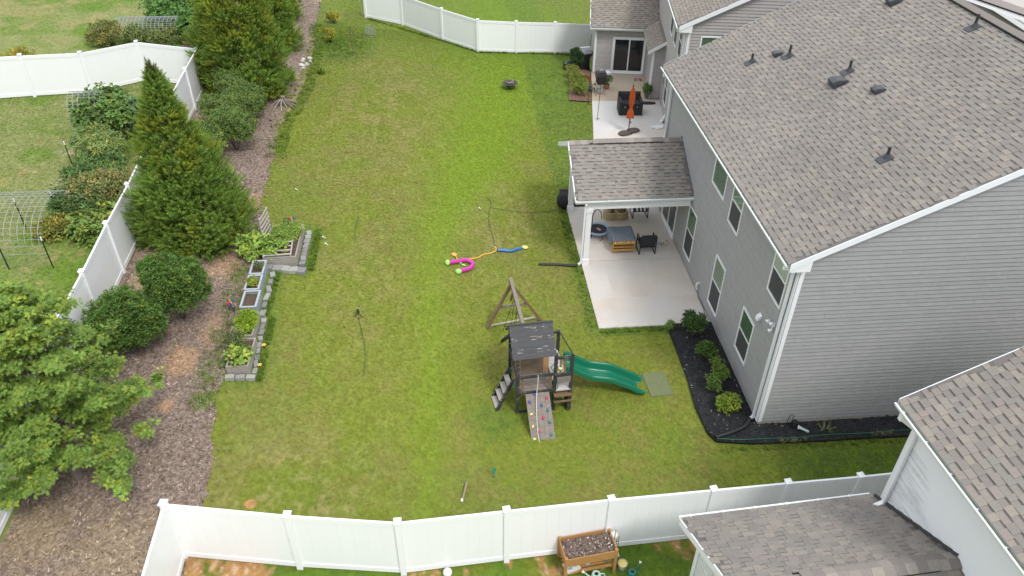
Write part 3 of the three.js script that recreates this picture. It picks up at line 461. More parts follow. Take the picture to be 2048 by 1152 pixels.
{ // ---- the grey house with the covered patio
  const g = thing('grey_house', 'large two-storey grey house with covered patio on the right of the yard', 'house', [8.3, 0, -14.43]); g.updateMatrixWorld(true);
  const sm = sidingMats(0.332, 0.330, 0.328), W = [[7.23, 8.15, 0.49, 2.36], [4.10, 5.04, 0.54, 2.39], [1.48, 2.41, 0.87, 2.39], [3.86, 4.78, 3.80, 5.32], [0.42, 1.36, 3.81, 5.32]], F = [5.36, 6.57, 4.12, 5.32], D = [9.37, 11.14, 0.06, 2.12];
  const hb = houseBody(g, 0, -12.05, 13.6, sm, { backHoles: [...W, F, D].map(h => [h[0] + 0.02, h[1] - 0.02, h[2], h[3]]), singles: 220 });
  const o = [0, 0, 0], u = [0, 0, -1], n = [-1, 0, 0];
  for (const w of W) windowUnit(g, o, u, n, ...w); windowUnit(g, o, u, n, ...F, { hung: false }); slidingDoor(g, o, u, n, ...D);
  cornerTrim(g, 0, 0, 5.32, 1, 1, 0.11); part('corner_trim', B(0.03, 5.3, 0.1, -0.022, 2.82, -11.98), white, g);
  spout(g, [[-0.44, 5.56, 0.06], [-0.44, 5.5, 0.05], [-0.09, 5.26, -0.14], [-0.075, 0.22, -0.14], [-0.16, 0.10, -0.14]]);
  spout(g, [[-0.44, 5.56, -11.9], [-0.44, 5.5, -11.9], [-0.09, 5.26, -11.93], [-0.075, 3.02, -11.93], [-0.28, 2.93, -11.93]]);
  // vents on the roof, each at its place up the slope
  const yAt = x => 5.74 + 0.5 * (x + 0.4) + 0.0, v = V(C5, S5, 0), pv = (x, z, h) => pipeVent(hb.deck, x - 8.3, yAt(x - 8.3), z + 14.43, v, null, h);
  pv(9.99, -24.01, 0.22); pv(10.88, -23.3, 0.3); pv(11.7, -20.95, 0.26); pv(10.8, -16.46, 0.24); pv(14.6, -20.3, 0.3);
  const bv = (x, z, s, h) => boxVent(hb.deck, x - 8.3, yAt(x - 8.3), z + 14.43, v, s, h); bv(10.75, -23.72, 0.6, 0.9); bv(11.34, -20.6, 0.92, 1.0); bv(11.88, -19.38, 0.66, 0.9); bv(14.05, -23.55, 0.8, 1);
  // wall fittings
  const dv = sub('vent_hood', g); part('plate', B(0.02, 0.17, 0.17, -0.025, 2.9, -1.29), white, dv); const hd = prism([[0, 0], [0.10, -0.02], [0.08, 0.08], [0, 0.12]], 0.14, 0.01); hd.rotateY(Math.PI); hd.translate(-0.035, 2.85, -1.2); part('hood', hd, white, dv);
  const fl = sub('flood_light', g); part('junction_box', cyl(0.06, 0.06, 0.05, -0.045, 3.28, -0.46, 14, 0, 0, Math.PI / 2), white, fl); for (const [dy, dz] of [[0.1, 0.05], [-0.1, 0.08], [0.02, -0.16]]) { part('lamp_head', [lathe([[0.001, -0.055], [0.028, -0.05], [0.04, 0.0], [0.058, 0.055], [0.001, 0.053]], 14).rotateZ(2.0).translate(-0.14, 3.28 + dy, -0.46 + dz), rod([-0.05, 3.28, -0.46], [-0.12, 3.28 + dy * 0.9, -0.46 + dz * 0.9], 0.015)], white, fl); }
  const hr = sub('hose_hook', g); part('bracket', tube([[-0.02, 0.58, -5.9], [-0.12, 0.6, -5.9], [-0.14, 0.45, -5.9], [-0.1, 0.32, -5.9]], 0.03, 12, 7), white, hr); part('hose', tube([[-0.1, 0.34, -5.9], [-0.08, 0.15, -5.7], [-0.05, 0.1, -5.2], [-0.12, 0.08, -4.7]], 0.012, 20, 6), mat(0.10, 0.12, 0.10, 0.6), hr);
  const pl = sub('wall_vent', g); part('plate', B(0.26, 0.24, 0.03, 4.45, 0.78, 0.04), mat(0.62, 0.60, 0.55, 0.6), pl); part('flap', B(0.19, 0.17, 0.02, 4.45, 0.78, 0.066, 0.12), mat(0.55, 0.52, 0.45, 0.6), pl);
  part('porch_light', [B(0.05, 0.2, 0.1, -0.05, 1.95, -11.45), B(0.1, 0.03, 0.13, -0.08, 2.05, -11.45)], white, g);
  // covered patio
  const pr = porchRoof(g, -4.08, -7.98, -12.3, 2.79, hb.cam, 70, 0, { ventFrom: 0.72, ventTo: 0.75 });
  part('porch_fascia', [B(4.02, 0.17, 0.02, -2.05, 2.66, -8.0), B(4.02, 0.17, 0.02, -2.05, 2.66, -12.28)], white, g);
  gutter(g, [-4.09, 2.735, -7.985], [-0.02, 2.735, -7.985], [0, 0, 1], 'porch_gutter');
  part('porch_beam', [B(3.6, 0.24, 0.15, -1.85, 2.45, -8.12), B(3.6, 0.24, 0.15, -1.85, 2.45, -11.9), B(0.15, 0.24, 3.55, -3.6, 2.45, -10.01)], white, g);
  const gt = prism([[-7.95, 2.58], [-12.3, 2.58], [-10.13, 3.68]], 0.05); gt.rotateY(-Math.PI / 2); part('porch_gable', (() => { const q = prism([[0, 2.56], [4.2, 2.56], [2.1, 3.6]], 0.04); q.rotateY(Math.PI / 2); q.translate(-3.66, 0, -8.05); return q; })(), white, g);
  part('porch_ceiling', B(3.6, 0.02, 3.7, -1.84, 2.585, -10.05), white, g);
  for (const z of [-8.13, -11.78]) { const p = part('porch_post', B(0.19, 2.3, 0.19, -3.57, 1.2, z), white, g); part('post_base', B(0.26, 0.2, 0.26, -3.57, 0.15, z), white, p); part('post_cap', B(0.24, 0.12, 0.24, -3.57, 2.27, z), white, p); }
  spout(g, [[-3.72, 2.6, -7.9], [-3.74, 2.45, -7.95], [-3.75, 0.16, -7.99], [-3.86, 0.07, -7.95]], 0.07, 0.055);
  part('roof_flashing', [hexa([[-0.05, 2.83, -8.0], [-0.02, 2.83, -8.0], [-0.02, 3.91, -10.14], [-0.05, 3.91, -10.14], [-0.05, 2.87, -8.0], [-0.02, 2.87, -8.0], [-0.02, 3.95, -10.14], [-0.05, 3.95, -10.14]])], mat(0.12, 0.12, 0.12, 0.7), pr.deck);
  // stepped roof planes on the street side, seen past the ridge
  for (const [za, zb, y, m] of [[-12.1, -9.75, 9.27, 0.30], [-9.75, -7.3, 9.17, 0.40]]) { const xa = 6.95, xb = 14.6, yb = y - m * (xb - xa), d = part('street_roof', hexa([[xa, y - 0.1, za], [xb, yb - 0.1, za], [xb, yb - 0.1, zb], [xa, y - 0.1, zb], [xa, y, za], [xb, yb, za], [xb, yb, zb], [xa, y, zb]]), capMat, g); part('rake_board', hexa([[xa + 0.3, y - 0.12 - m * 0.3, zb + 0.002], [xb, yb - 0.24, zb + 0.002], [xb, yb - 0.24, zb + 0.03], [xa + 0.3, y - 0.12 - m * 0.3, zb + 0.03], [xa + 0.3, y - 0.03 - m * 0.3, zb + 0.002], [xb, yb - 0.03, zb + 0.002], [xb, yb - 0.03, zb + 0.03], [xa + 0.3, y - 0.03 - m * 0.3, zb + 0.03]]), white, d); part('roof_edge', bar([xa + 0.2, y - 0.0 - m * 0.2, zb + 0.02], [xb, yb + 0.0, zb + 0.02], 0.07, 0.04), blackPl, d); }
}
{ // ---- white house at the lower right with its own covered porch
  const g = thing('white_house', 'white sided house with stained wall and porch roof in the lower right corner', 'house', [8.62, 0.16, -9.42], 3.7 * R); g.updateMatrixWorld(true);
  const st = dtex(1024, 512, (u, v) => { const n = fbm(u * 9, v * 120, 3), m = fbm(u * 5 + 3, v * 5, 3), f = fbm(u * 120, v * 120, 2); const a = ss(0.52, 0.7, m) * ss(0.35, 0.65, n) * 0.42 * (0.4 + f); const k = 0.80 - 0.02 * m; return [k - a * 0.45, k + 0.005 - a * 0.42, k + 0.015 - a * 0.45]; });
  st.repeat.set(0.11, 0.18);
  const wm = [0, 1, 2, 3].map(i => new THREE.MeshStandardMaterial({ map: st, color: L3(0.985 - 0.01 * (i % 2), 0.985, 0.99), roughness: 0.55, side: THREE.DoubleSide }));
  const hb = houseBody(g, 9, 0, 13.6, wm, { nearGable: false, singles: 220, tint: [1.0, 0.99, 0.98] });
  cornerTrim(g, 0, 0, 5.32, 1, -1, 0.11);
  spout(g, [[-0.44, 5.56, -0.02], [-0.42, 5.45, 0.0], [-0.09, 5.2, 0.12], [-0.075, 3.05, 0.12], [-0.3, 2.93, 0.12]], 0.08, 0.065);
  const pr = porchRoof(g, -4.22, -0.22, 4.3, 2.82, hb.cam, 80, 0, { ventFrom: 1.15, ventTo: 0.42 });
  part('porch_fascia', [B(4.15, 0.17, 0.02, -2.12, 2.69, -0.2), B(4.15, 0.17, 0.02, -2.12, 2.69, 4.28)], white, g);
  gutter(g, [-4.23, 2.765, -0.215], [-0.05, 2.765, -0.215], [0, 0, -1], 'porch_gutter');
  part('porch_wall', [B(0.1, 2.72, 0.75, -3.78, 1.36, 0.42), B(0.1, 0.5, 3.2, -3.78, 2.45, 2.35), B(0.1, 1.0, 3.2, -3.78, 0.5, 2.35), B(3.7, 2.72, 0.1, -1.9, 1.36, 0.0), (() => { const q = prism([[0, 2.6], [4.3, 2.6], [2.15, 3.66]], 0.04); q.rotateY(Math.PI / 2); q.scale(1, 1, -1); q.translate(-3.82, 0, -0.1); return q; })()], wm[1], g);
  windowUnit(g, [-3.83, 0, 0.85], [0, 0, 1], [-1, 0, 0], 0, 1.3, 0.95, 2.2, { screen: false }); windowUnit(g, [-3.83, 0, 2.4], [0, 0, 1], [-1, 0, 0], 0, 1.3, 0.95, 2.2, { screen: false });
  part('corner_trim', [B(0.02, 2.7, 0.12, -3.845, 1.35, 0.05)], white, g);
  part('roof_flashing', [hexa([[-0.06, 2.86, -0.2], [-0.02, 2.86, -0.2], [-0.02, 3.98, 2.02], [-0.06, 3.98, 2.02], [-0.06, 2.92, -0.2], [-0.02, 2.92, -0.2], [-0.02, 4.04, 2.02], [-0.06, 4.04, 2.02]])], mat(0.06, 0.06, 0.06, 0.7), pr.deck);
}
{ // ---- taupe house beyond the grey one
  const g = thing('taupe_house', 'taupe two-storey house with sunroom at the far right behind the grey house', 'house', [10.0, 0, -30.95], -8.5 * R); g.updateMatrixWorld(true);
  const sm = sidingMats(0.40, 0.372, 0.362), G = [0.55, 1.55, 3.85, 5.3];
  const bh = [[1.0, 1.9, 3.8, 5.25], [2.6, 3.5, 3.8, 5.25], [4.1, 5.0, 3.8, 5.25], [1.3, 2.2, 0.6, 2.2], [3.4, 4.3, 0.6, 2.2]];
  const hb = houseBody(g, 0, -13, 13.6, sm, { backHoles: bh, gableHoles: [[G[0] + 0.02, G[1] - 0.02, G[2], G[3]]], singles: 40, tint: [1.03, 1.0, 0.95] });
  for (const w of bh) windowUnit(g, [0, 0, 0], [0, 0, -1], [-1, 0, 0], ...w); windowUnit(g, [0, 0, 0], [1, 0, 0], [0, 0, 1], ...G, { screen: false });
  cornerTrim(g, 0, 0, 5.32, 1, 1, 0.11); spout(g, [[-0.44, 5.56, 0.06], [-0.44, 5.5, 0.05], [-0.09, 5.26, -0.14], [-0.075, 0.3, -0.14], [-0.2, 0.1, -0.1]]);
  // sunroom
  const X = -3.34, zf = -9.0, wd = [0.95, 2.72, 0.06, 2.05];
  sidingWall(g, 'sunroom_wall', [X, 0, zf], [1, 0, 0], [0, 0, 1], 3.3, 0.1, { lo: 2.6, range: () => [0, 3.3] }, sm, [[wd[0] + 0.02, wd[1] - 0.02, 0, wd[3]]], 0.127, 2.6);
  part('sunroom_side_wall', B(0.1, 2.55, 5, X + 0.04, 1.3, zf - 2.6), sm[2], g);
  slidingDoor(g, [X, 0, zf], [1, 0, 0], [0, 0, 1], ...wd); part('corner_trim', [B(0.1, 2.5, 0.02, X + 0.04, 1.3, zf + 0.03), B(0.02, 2.5, 0.1, X - 0.03, 1.3, zf - 0.02)], white, g);
  const pr = porchRoof(g, X - 0.3, zf + 0.3, zf - 5.3, 2.66, hb.cam, 40, 0, { tint: [1.03, 1.0, 0.95] }); gutter(g, [X - 0.3, 2.6, zf + 0.3], [-0.45, 2.6, zf + 0.3], [0, 0, 1], 'sunroom_gutter'); part('sunroom_fascia', B(3.3, 0.16, 0.02, X / 2 - 0.15, 2.54, zf + 0.28), white, g);
  spout(g, [[X - 0.1, 2.5, zf + 0.34], [X + 0.02, 2.3, zf + 0.08], [X + 0.02, 0.15, zf + 0.08]], 0.07, 0.06);
  // lean-to closet between sunroom and house
  const zl = -5.8; sidingWall(g, 'closet_wall', [-0.58, 0, zl], [1, 0, 0], [0, 0, 1], 0.6, 0.08, { lo: 2.55, range: y => y < 2.62 ? [0, 0.6] : [(y - 2.62) * 1.7, 0.6] }, sm, [], 0.127, 2.95);
  part('closet_side', B(0.06, 2.5, 3.1, -0.56, 1.3, zl - 1.6), sm[1], g);
  const cd = part('closet_roof', hexa([[-0.85, 2.5, zl + 0.25], [0, 3.02, zl + 0.25], [0, 3.02, zf + 0.1], [-0.85, 2.5, zf + 0.1], [-0.85, 2.57, zl + 0.25], [0, 3.09, zl + 0.25], [0, 3.09, zf + 0.1], [-0.85, 2.57, zf + 0.1]]), deckMat, g); const cv = V(0.853, 0.522, 0);
  shingles(cd, V(-0.87, 2.56, zf + 0.05), V(0, 0, 1), cv, V(-0.522, 0.853, 0), 3.35, 1.0, 0, [1.03, 1, 0.95]);
  part('closet_rake', hexa([[-0.87, 2.4, zl + 0.25], [0.0, 2.93, zl + 0.25], [0.0, 2.93, zl + 0.28], [-0.87, 2.4, zl + 0.28], [-0.87, 2.58, zl + 0.25], [0.0, 3.1, zl + 0.25], [0.0, 3.1, zl + 0.28], [-0.87, 2.58, zl + 0.28]]), white, g);
  part('corner_trim', [B(0.09, 2.42, 0.02, -0.55, 1.28, zl + 0.03), B(0.02, 2.42, 0.09, -0.6, 1.28, zl - 0.02)], white, g);
  part('conduit', [rod([-0.03, 0.1, -4.9], [-0.03, 1.5, -4.9], 0.02), B(0.12, 0.25, 0.18, -0.06, 1.4, -4.9)], mat(0.3, 0.29, 0.29, 0.6), g);
}
// ---------------------------------------------------------------- vinyl fences
const vinyl = [0.86, 0.857, 0.864, 0.86].map(k => mat(k, k * 1.008, k * 1.02, 0.4));
const capGeo = (() => { const s = 0.082; return mergeGeometries([B(s * 2, 0.022, s * 2, 0, 0.011, 0).toNonIndexed(), hexa([[-s, 0.022, -s], [s, 0.022, -s], [s, 0.022, s], [-s, 0.022, s], [-0.004, 0.055, -0.004], [0.004, 0.055, -0.004], [0.004, 0.055, 0.004], [-0.004, 0.055, 0.004]])]); })();
const postGeo = B(0.127, 1.95, 0.127, 0, 0.875, 0);
function fence(pts, label, { postAtStart = true, top = 1.80, name = 'vinyl_fence' } = {}) {
  const [ox, oz] = pts[0], oy = ter(ox, oz), f = thing(name, label, 'fence', [ox, oy, oz], 0, 'white vinyl fences');
  const Y = q => ter(q[0], q[1]) - oy;
  pts.forEach((q, i) => {
    if (i || postAtStart) { const d = pts[Math.min(i + 1, pts.length - 1)], e = pts[Math.max(i - 1, 0)], p = shadow(new THREE.Mesh(postGeo, vinyl[0])); p.name = 'post'; p.position.set(q[0] - ox, Y(q), q[1] - oz); p.rotation.y = -Math.atan2(d[1] - e[1], d[0] - e[0]); f.add(p); const c = shadow(new THREE.Mesh(capGeo, vinyl[1])); c.name = 'post_cap'; c.position.y = 1.85; p.add(c); }
    if (i === pts.length - 1) return;
    const b = pts[i + 1], L = Math.hypot(b[0] - q[0], b[1] - q[1]), ux = (b[0] - q[0]) / L, uz = (b[1] - q[1]) / L, nx = -uz, nz = ux, ya = Y(q), yb = Y(b), t0 = 0.062, pn = sub('panel', f);
    const at = (s, d, h) => [q[0] - ox + ux * s + nx * d, mix(ya, yb, s / L) + h, q[1] - oz + uz * s + nz * d];
    const seg = (s0, s1, h0, h1, th, o = 0) => hexa([at(s0, o - th, h0), at(s1, o - th, h0), at(s1, o + th, h0), at(s0, o + th, h0), at(s0, o - th, h1), at(s1, o - th, h1), at(s1, o + th, h1), at(s0, o + th, h1)]);
    part('top_rail', seg(t0, L - t0, top - 0.14, top, 0.025), vinyl[1], pn); part('bottom_rail', seg(t0, L - t0, 0.06, 0.20, 0.025), vinyl[0], pn);
    const nb = Math.max(2, Math.round((L - 2 * t0) / 0.285)), w = (L - 2 * t0) / nb;
    for (let k = 0; k < nb; k++) part('board', [seg(t0 + k * w + 0.002, t0 + (k + 1) * w - 0.002, 0.20, top - 0.14, 0.011), seg(t0 + k * w - 0.002, t0 + k * w + 0.002, 0.20, top - 0.14, 0.007)], vinyl[(k * 7 + i) % 4], pn);
  });
  return f;
}
fence(nearFencePts, 'long white vinyl fence across the foot of the yard in front of the playset');
fence([[-6.03, -10.37], [-6.02, -8.55], [-6.0, -6.1], [-6.0, -3.7]], 'short white vinyl fence running down to the lower edge beside the bark strip', { postAtStart: false });
fence([[-17.65 - 4.85, -31.4], [-20.05, -32.6], [-17.65, -33.22], [-15.45, -33.73], [-13.66, -35.39], [-10.95, -34.87]], 'white vinyl fence at the upper left behind the neighbour lawn');
fence([[-10.95, -34.87], [-10.81, -32.31], [-10.66, -29.84], [-10.5, -27.4], [-10.34, -24.95], [-10.18, -22.49], [-10.12, -20.23], [-10.01, -17.86], [-9.98, -15.45], [-9.97, -13.05], [-9.96, -10.65], [-9.9, -8.2], [-9.8, -5.8]], 'white vinyl fence behind the conifers between the bark strip and the left garden', { postAtStart: false });
fence([[-10.0, -16.14], [-12.4, -16.3], [-14.8, -16.4], [-17.2, -16.5]], 'white vinyl cross fence behind the oak crown at the left edge', { postAtStart: false });
fence([[-4.66, -48.2], [-2.42, -47.2], [-0.07, -44.75], [1.91, -43.15], [4.11, -43.72], [6.47, -44.63], [8.8, -45.4], [11.2, -46.2]], 'white vinyl fence closing the far end of the yard', { postAtStart: true });

// ---------------------------------------------------------------- foliage kit
function leafGeo(len, w, fold = 0.25, up = 0.0) { // pointed leaf of 4 triangles along +x, slightly folded
  const p = [0, 0, 0, len * 0.45, fold * w, w / 2, len, up, 0, len * 0.45, fold * w, -w / 2, len * 0.5, 0, 0];
  const g = new THREE.BufferGeometry(); g.setAttribute('position', new THREE.Float32BufferAttribute(p, 3)); g.setAttribute('uv', new THREE.Float32BufferAttribute(new Float32Array(10), 2)); g.setIndex([0, 1, 4, 1, 2, 4, 4, 2, 3, 4, 3, 0]); const q = g.toNonIndexed(); q.computeVertexNormals(); return q;
}
function oakLeaf(len) { // deeply lobed leaf outline, seven pointed lobes
  const o = [[0, 0], [0.14, 0.03], [0.22, 0.26], [0.3, 0.07], [0.44, 0.36], [0.54, 0.08], [0.72, 0.32], [0.76, 0.07], [1, 0]];
  const s = new THREE.Shape(); s.moveTo(0, 0); for (const [x, y] of o.slice(1)) s.lineTo(x * len, y * len); for (const [x, y] of o.slice(1, -1).reverse()) s.lineTo(x * len, -y * len);
  const g = new THREE.ShapeGeometry(s); g.rotateX(-Math.PI / 2); const p = g.attributes.position; for (let i = 0; i < p.count; i++) p.setY(i, Math.abs(p.getZ(i)) * 0.35 - Math.pow(p.getX(i) / len, 2) * len * 0.2); const q = g.toNonIndexed(); q.computeVertexNormals(); return q;
}
function cluster(leaf, n, rad, upBias = 0.4, flat = 0.6) { // leaves round a point facing outward
  const out = [];
  for (let i = 0; i < n; i++) { const g = leaf.clone(), az = i * 2.399 + rr(-0.5, 0.5), el = rr(-flat, flat) + upBias; g.applyMatrix4(new THREE.Matrix4().makeRotationFromEuler(new THREE.Euler(rr(-0.6, 0.6), 0, el))); g.translate(rad * rr(0.1, 1), 0, 0); g.applyMatrix4(new THREE.Matrix4().makeRotationY(az)); g.translate(0, rr(-rad, rad) * 0.5, 0); out.push(g); }
  return mergeGeometries(out);
}
function sprayGeo(n, len, w) { // feathery conifer tip: needles fanned along a stem pointing +y
  const pos = [];
  for (let i = 0; i < n; i++) { const t = i / n, a = i * 2.4, y = t * len * 0.75, l = len * 0.42 * (1 - 0.55 * t), dx = Math.cos(a) * l * 0.55, dz = Math.sin(a) * l * 0.55, sx = -Math.sin(a) * w, sz = Math.cos(a) * w; pos.push(-sx, y, -sz, sx, y, sz, dx, y + l * 0.85, dz); }
  pos.push(-w, 0, 0, w, 0, 0, 0, len, 0, 0, 0, -w, 0, 0, w, 0, len, 0);
  const g = new THREE.BufferGeometry(); g.setAttribute('position', new THREE.Float32BufferAttribute(pos, 3)); g.setAttribute('uv', new THREE.Float32BufferAttribute(new Float32Array(pos.length / 3 * 2), 2)); g.computeVertexNormals(); return g;
}
const UP = V(0, 1, 0);
const aim = (d, roll = 0) => new THREE.Quaternion().setFromUnitVectors(UP, d.clone().normalize()).multiply(new THREE.Quaternion().setFromAxisAngle(UP, roll));
const bark = mat(0.11, 0.085, 0.065, 0.95), barkGrey = mat(0.19, 0.165, 0.14, 0.95);
const leafStd = leafMat(0.7, 0.22), leafGloss = leafMat(0.45, 0.15);
const spray = sprayGeo(20, 0.36, 0.011);
function conifer(x, z, h, r, label, hue = 0, dens = 1, ex = 0.72) {
  const y = ter(x, z), t = thing('conifer_tree', label, 'tree', [x, y, z], 0, 'conifers along the left fence');
  part('trunk', [rod([0, -0.1, 0], [0.05, h * 0.92, -0.03], 0.13, 0.02, 9), ...Array.from({ length: 26 }, (_, i) => { const a = i * 2.4, yy = 0.3 + i / 26 * h * 0.8, q = r * (1 - yy / h) * 0.8; return rod([0, yy, 0], [Math.cos(a) * q, yy + q * 0.5, Math.sin(a) * q], 0.03, 0.008, 5); })], bark, t);
  const it = [], prof = q => r * Math.pow(1 - q, ex) * (q < 0.1 ? 0.82 + 1.8 * q : 1), N = Math.round(380 * dens * h * r / 10);
  for (let i = 0; i < N; i++) {
    const q = Math.pow((i + 0.5) / N, 1.35) * 0.985, a = i * 2.39996 + rr(-0.3, 0.3), lob = 0.86 + 0.6 * (vn(a * 1.9 + 20 + hue * 9, q * 8 + x) - 0.5) + 0.12 * Math.sin(a * 3 + q * 11 + x), rad = (prof(q) * lob + 0.03) * rr(0.84, 1.08), yy = q * h + 0.12;
    const ctr = V(Math.cos(a) * rad, yy, Math.sin(a) * rad), out = V(Math.cos(a), 0.75 + q * 0.9, Math.sin(a)).normalize(); const tone = 0.72 + 0.5 * vn(i * 0.37, 3 + x), yel = ss(0.55, 0.9, vn(i * 0.11 + 50, x));
    const M = Math.round(26 * (1 - q * 0.5)), cs = 0.42 * (1 - 0.6 * q);
    for (let k = 0; k < M; k++) {
      const d = V(rr(-1, 1), rr(-0.5, 1), rr(-1, 1)).normalize(), pp = ctr.clone().addScaledVector(d, cs * rr(0.15, 0.8)).addScaledVector(out, -0.1), dir = out.clone().multiplyScalar(0.95).addScaledVector(d, 0.6); const inner = rnd() < 0.25; if (inner) pp.multiply(V(0.78, 1, 0.78));
      const kk = tone * rr(0.8, 1.2); it.push({ p: pp.toArray(), q: aim(dir, rr(0, 6.28)), s: rr(0.75, 1.25) * (1 - 0.3 * q), c: [mix(0.235, 0.34, yel) * kk, mix(0.360, 0.39, yel) * kk, mix(0.060, 0.042, yel) * kk] });
    }
  }
  for (let i = 0; i < 60; i++) it.push({ p: [rr(-0.06, 0.06), h * rr(0.93, 1.02), rr(-0.06, 0.06)], q: aim(V(rr(-0.35, 0.35), 1, rr(-0.35, 0.35)), rr(0, 6)), s: rr(0.8, 1.3), c: [0.13, 0.17, 0.04] });
  scatter('crown', spray, leafStd, it, t); return t;
}
conifer(-8.45, -22.4, 5.6, 1.95, 'tall pointed conifer beside the upper raised bed, nearest of the conifers', 0, 1.3, 0.9);
conifer(-9.0, -34.7, 9.0, 2.05, 'broad conifer at the fence corner with its top cut off by the upper edge', 1, 1.1, 0.58);
conifer(-9.0, -40.8, 6.0, 1.5, 'smaller dark conifer peeping out behind the broad conifer on the bark strip', 2, 0.9);
conifer(-9.6, -46.5, 5.0, 1.4, 'farthest conifer at the top edge where the bark strip leaves the picture', 3, 0.8);
const smallLeaf = leafGeo(0.062, 0.03), tinyCluster = cluster(smallLeaf, 9, 0.05, 0.5, 0.9), midCluster = cluster(leafGeo(0.10, 0.05), 8, 0.06, 0.35, 0.9), bigCluster = cluster(leafGeo(0.17, 0.13, 0.15, -0.03), 6, 0.07, 0.25, 0.6), slimCluster = cluster(leafGeo(0.22, 0.035, 0.2, -0.05), 9, 0.04, 0.3, 0.7);
function bush(name, label, category, x, z, { r = 1, h = 1.5, n = 1500, geo = tinyCluster, col = [0.05, 0.09, 0.02], vary = 0.35, yel = 0.15, material = leafStd, lumps = 7, group, stem = true, y = null, sx = 1, sz = 1, s = 1, tilt = 0.9, open = 0 } = {}) {
  const yy = y === null ? ter(x, z) : y, t = thing(name, label, category, [x, yy, z], sx === 1 && sz === 1 ? rr(0, 6.28) : 0, group);
  if (stem) part('stem', Array.from({ length: 6 }, (_, i) => { const a = i * 1.05, q = r * 0.55; return rod([Math.cos(a) * 0.03, -0.02, Math.sin(a) * 0.03], [Math.cos(a) * q * sx, h * rr(0.5, 0.85), Math.sin(a) * q * sz], 0.012 + r * 0.008, 0.005, 5); }), bark, t);
  const L = []; for (let i = 0; i < lumps; i++) { const a = i * 2.4 + rr(0, 0.5), q = i ? r * rr(0.35, 0.62) : 0; L.push([Math.cos(a) * q * sx, h * rr(0.38, 0.68), Math.sin(a) * q * sz, rr(0.42, 0.62) * Math.min(r, h)]); }
  const it = [];
  while (it.length < n) { const l = pick(L), d = V(rr(-1, 1), rr(-0.75, 1), rr(-1, 1)).normalize(), rad = l[3] * (rnd() < 0.72 ? rr(0.74, 1.2) : rr(0.3, 0.9)) * (1 - open * rnd()), p = [l[0] + d.x * rad, Math.max(0.04, l[1] + d.y * rad * 0.95), l[2] + d.z * rad], k = 1 + vary * (rnd() * 2 - 1) + 0.3 * (vn(p[0] * 5 + x, p[2] * 5 + p[1] * 4) - 0.5), ye = rnd() < yel ? rr(0.3, 0.9) : 0; it.push({ p, q: aim(d.clone().add(V(0, tilt, 0)), rr(0, 6.28)), s: s * rr(0.7, 1.3), c: [mix(col[0], col[0] * 1.9, ye) * k * 1.4, mix(col[1], col[1] * 1.35, ye) * k * 1.4, col[2] * k * 1.25] }); }
  scatter('foliage', geo, material, it, t); return t;
}
// shrubs of the bark strip
bush('holly_shrub', 'rounded dark green shrub next to the tall conifer, uphill one of a pair', 'shrub', -7.85, -18.1, { r: 0.88, h: 2.4, n: 4400, lumps: 12, col: [0.075, 0.140, 0.03], yel: 0.2, geo: tinyCluster, s: 1.25, group: 'rounded shrubs by the left fence' });
bush('holly_shrub', 'rounded dark green shrub behind the oak crown, lower one of a pair', 'shrub', -8.8, -16.85, { r: 0.98, h: 2.1, n: 4400, lumps: 12, col: [0.075, 0.140, 0.03], yel: 0.2, geo: tinyCluster, s: 1.25, group: 'rounded shrubs by the left fence' });
[[-9.3, -32.9, 0.75, 1.35, 'grey-green shrub at the foot of the broad conifer by the fence'], [-8.45, -31.6, 0.85, 1.45, 'grey-green shrub facing the stick pile on the bark strip'], [-9.1, -30.2, 0.85, 1.5, 'middle grey-green shrub of the clump between the two big conifers'], [-8.35, -28.6, 0.8, 1.6, 'grey-green shrub just uphill of the nearest conifer'], [-9.2, -27.6, 0.7, 1.5, 'grey-green shrub half hidden by the nearest conifer top']].forEach(q => bush('wax_myrtle', q[4], 'shrub', q[0], q[1], { r: q[2], h: q[3] + 0.35, n: 2500, lumps: 9, col: [0.105, 0.165, 0.048], yel: 0.22, geo: midCluster, s: 0.75, group: 'grey-green shrubs between the conifers' }));
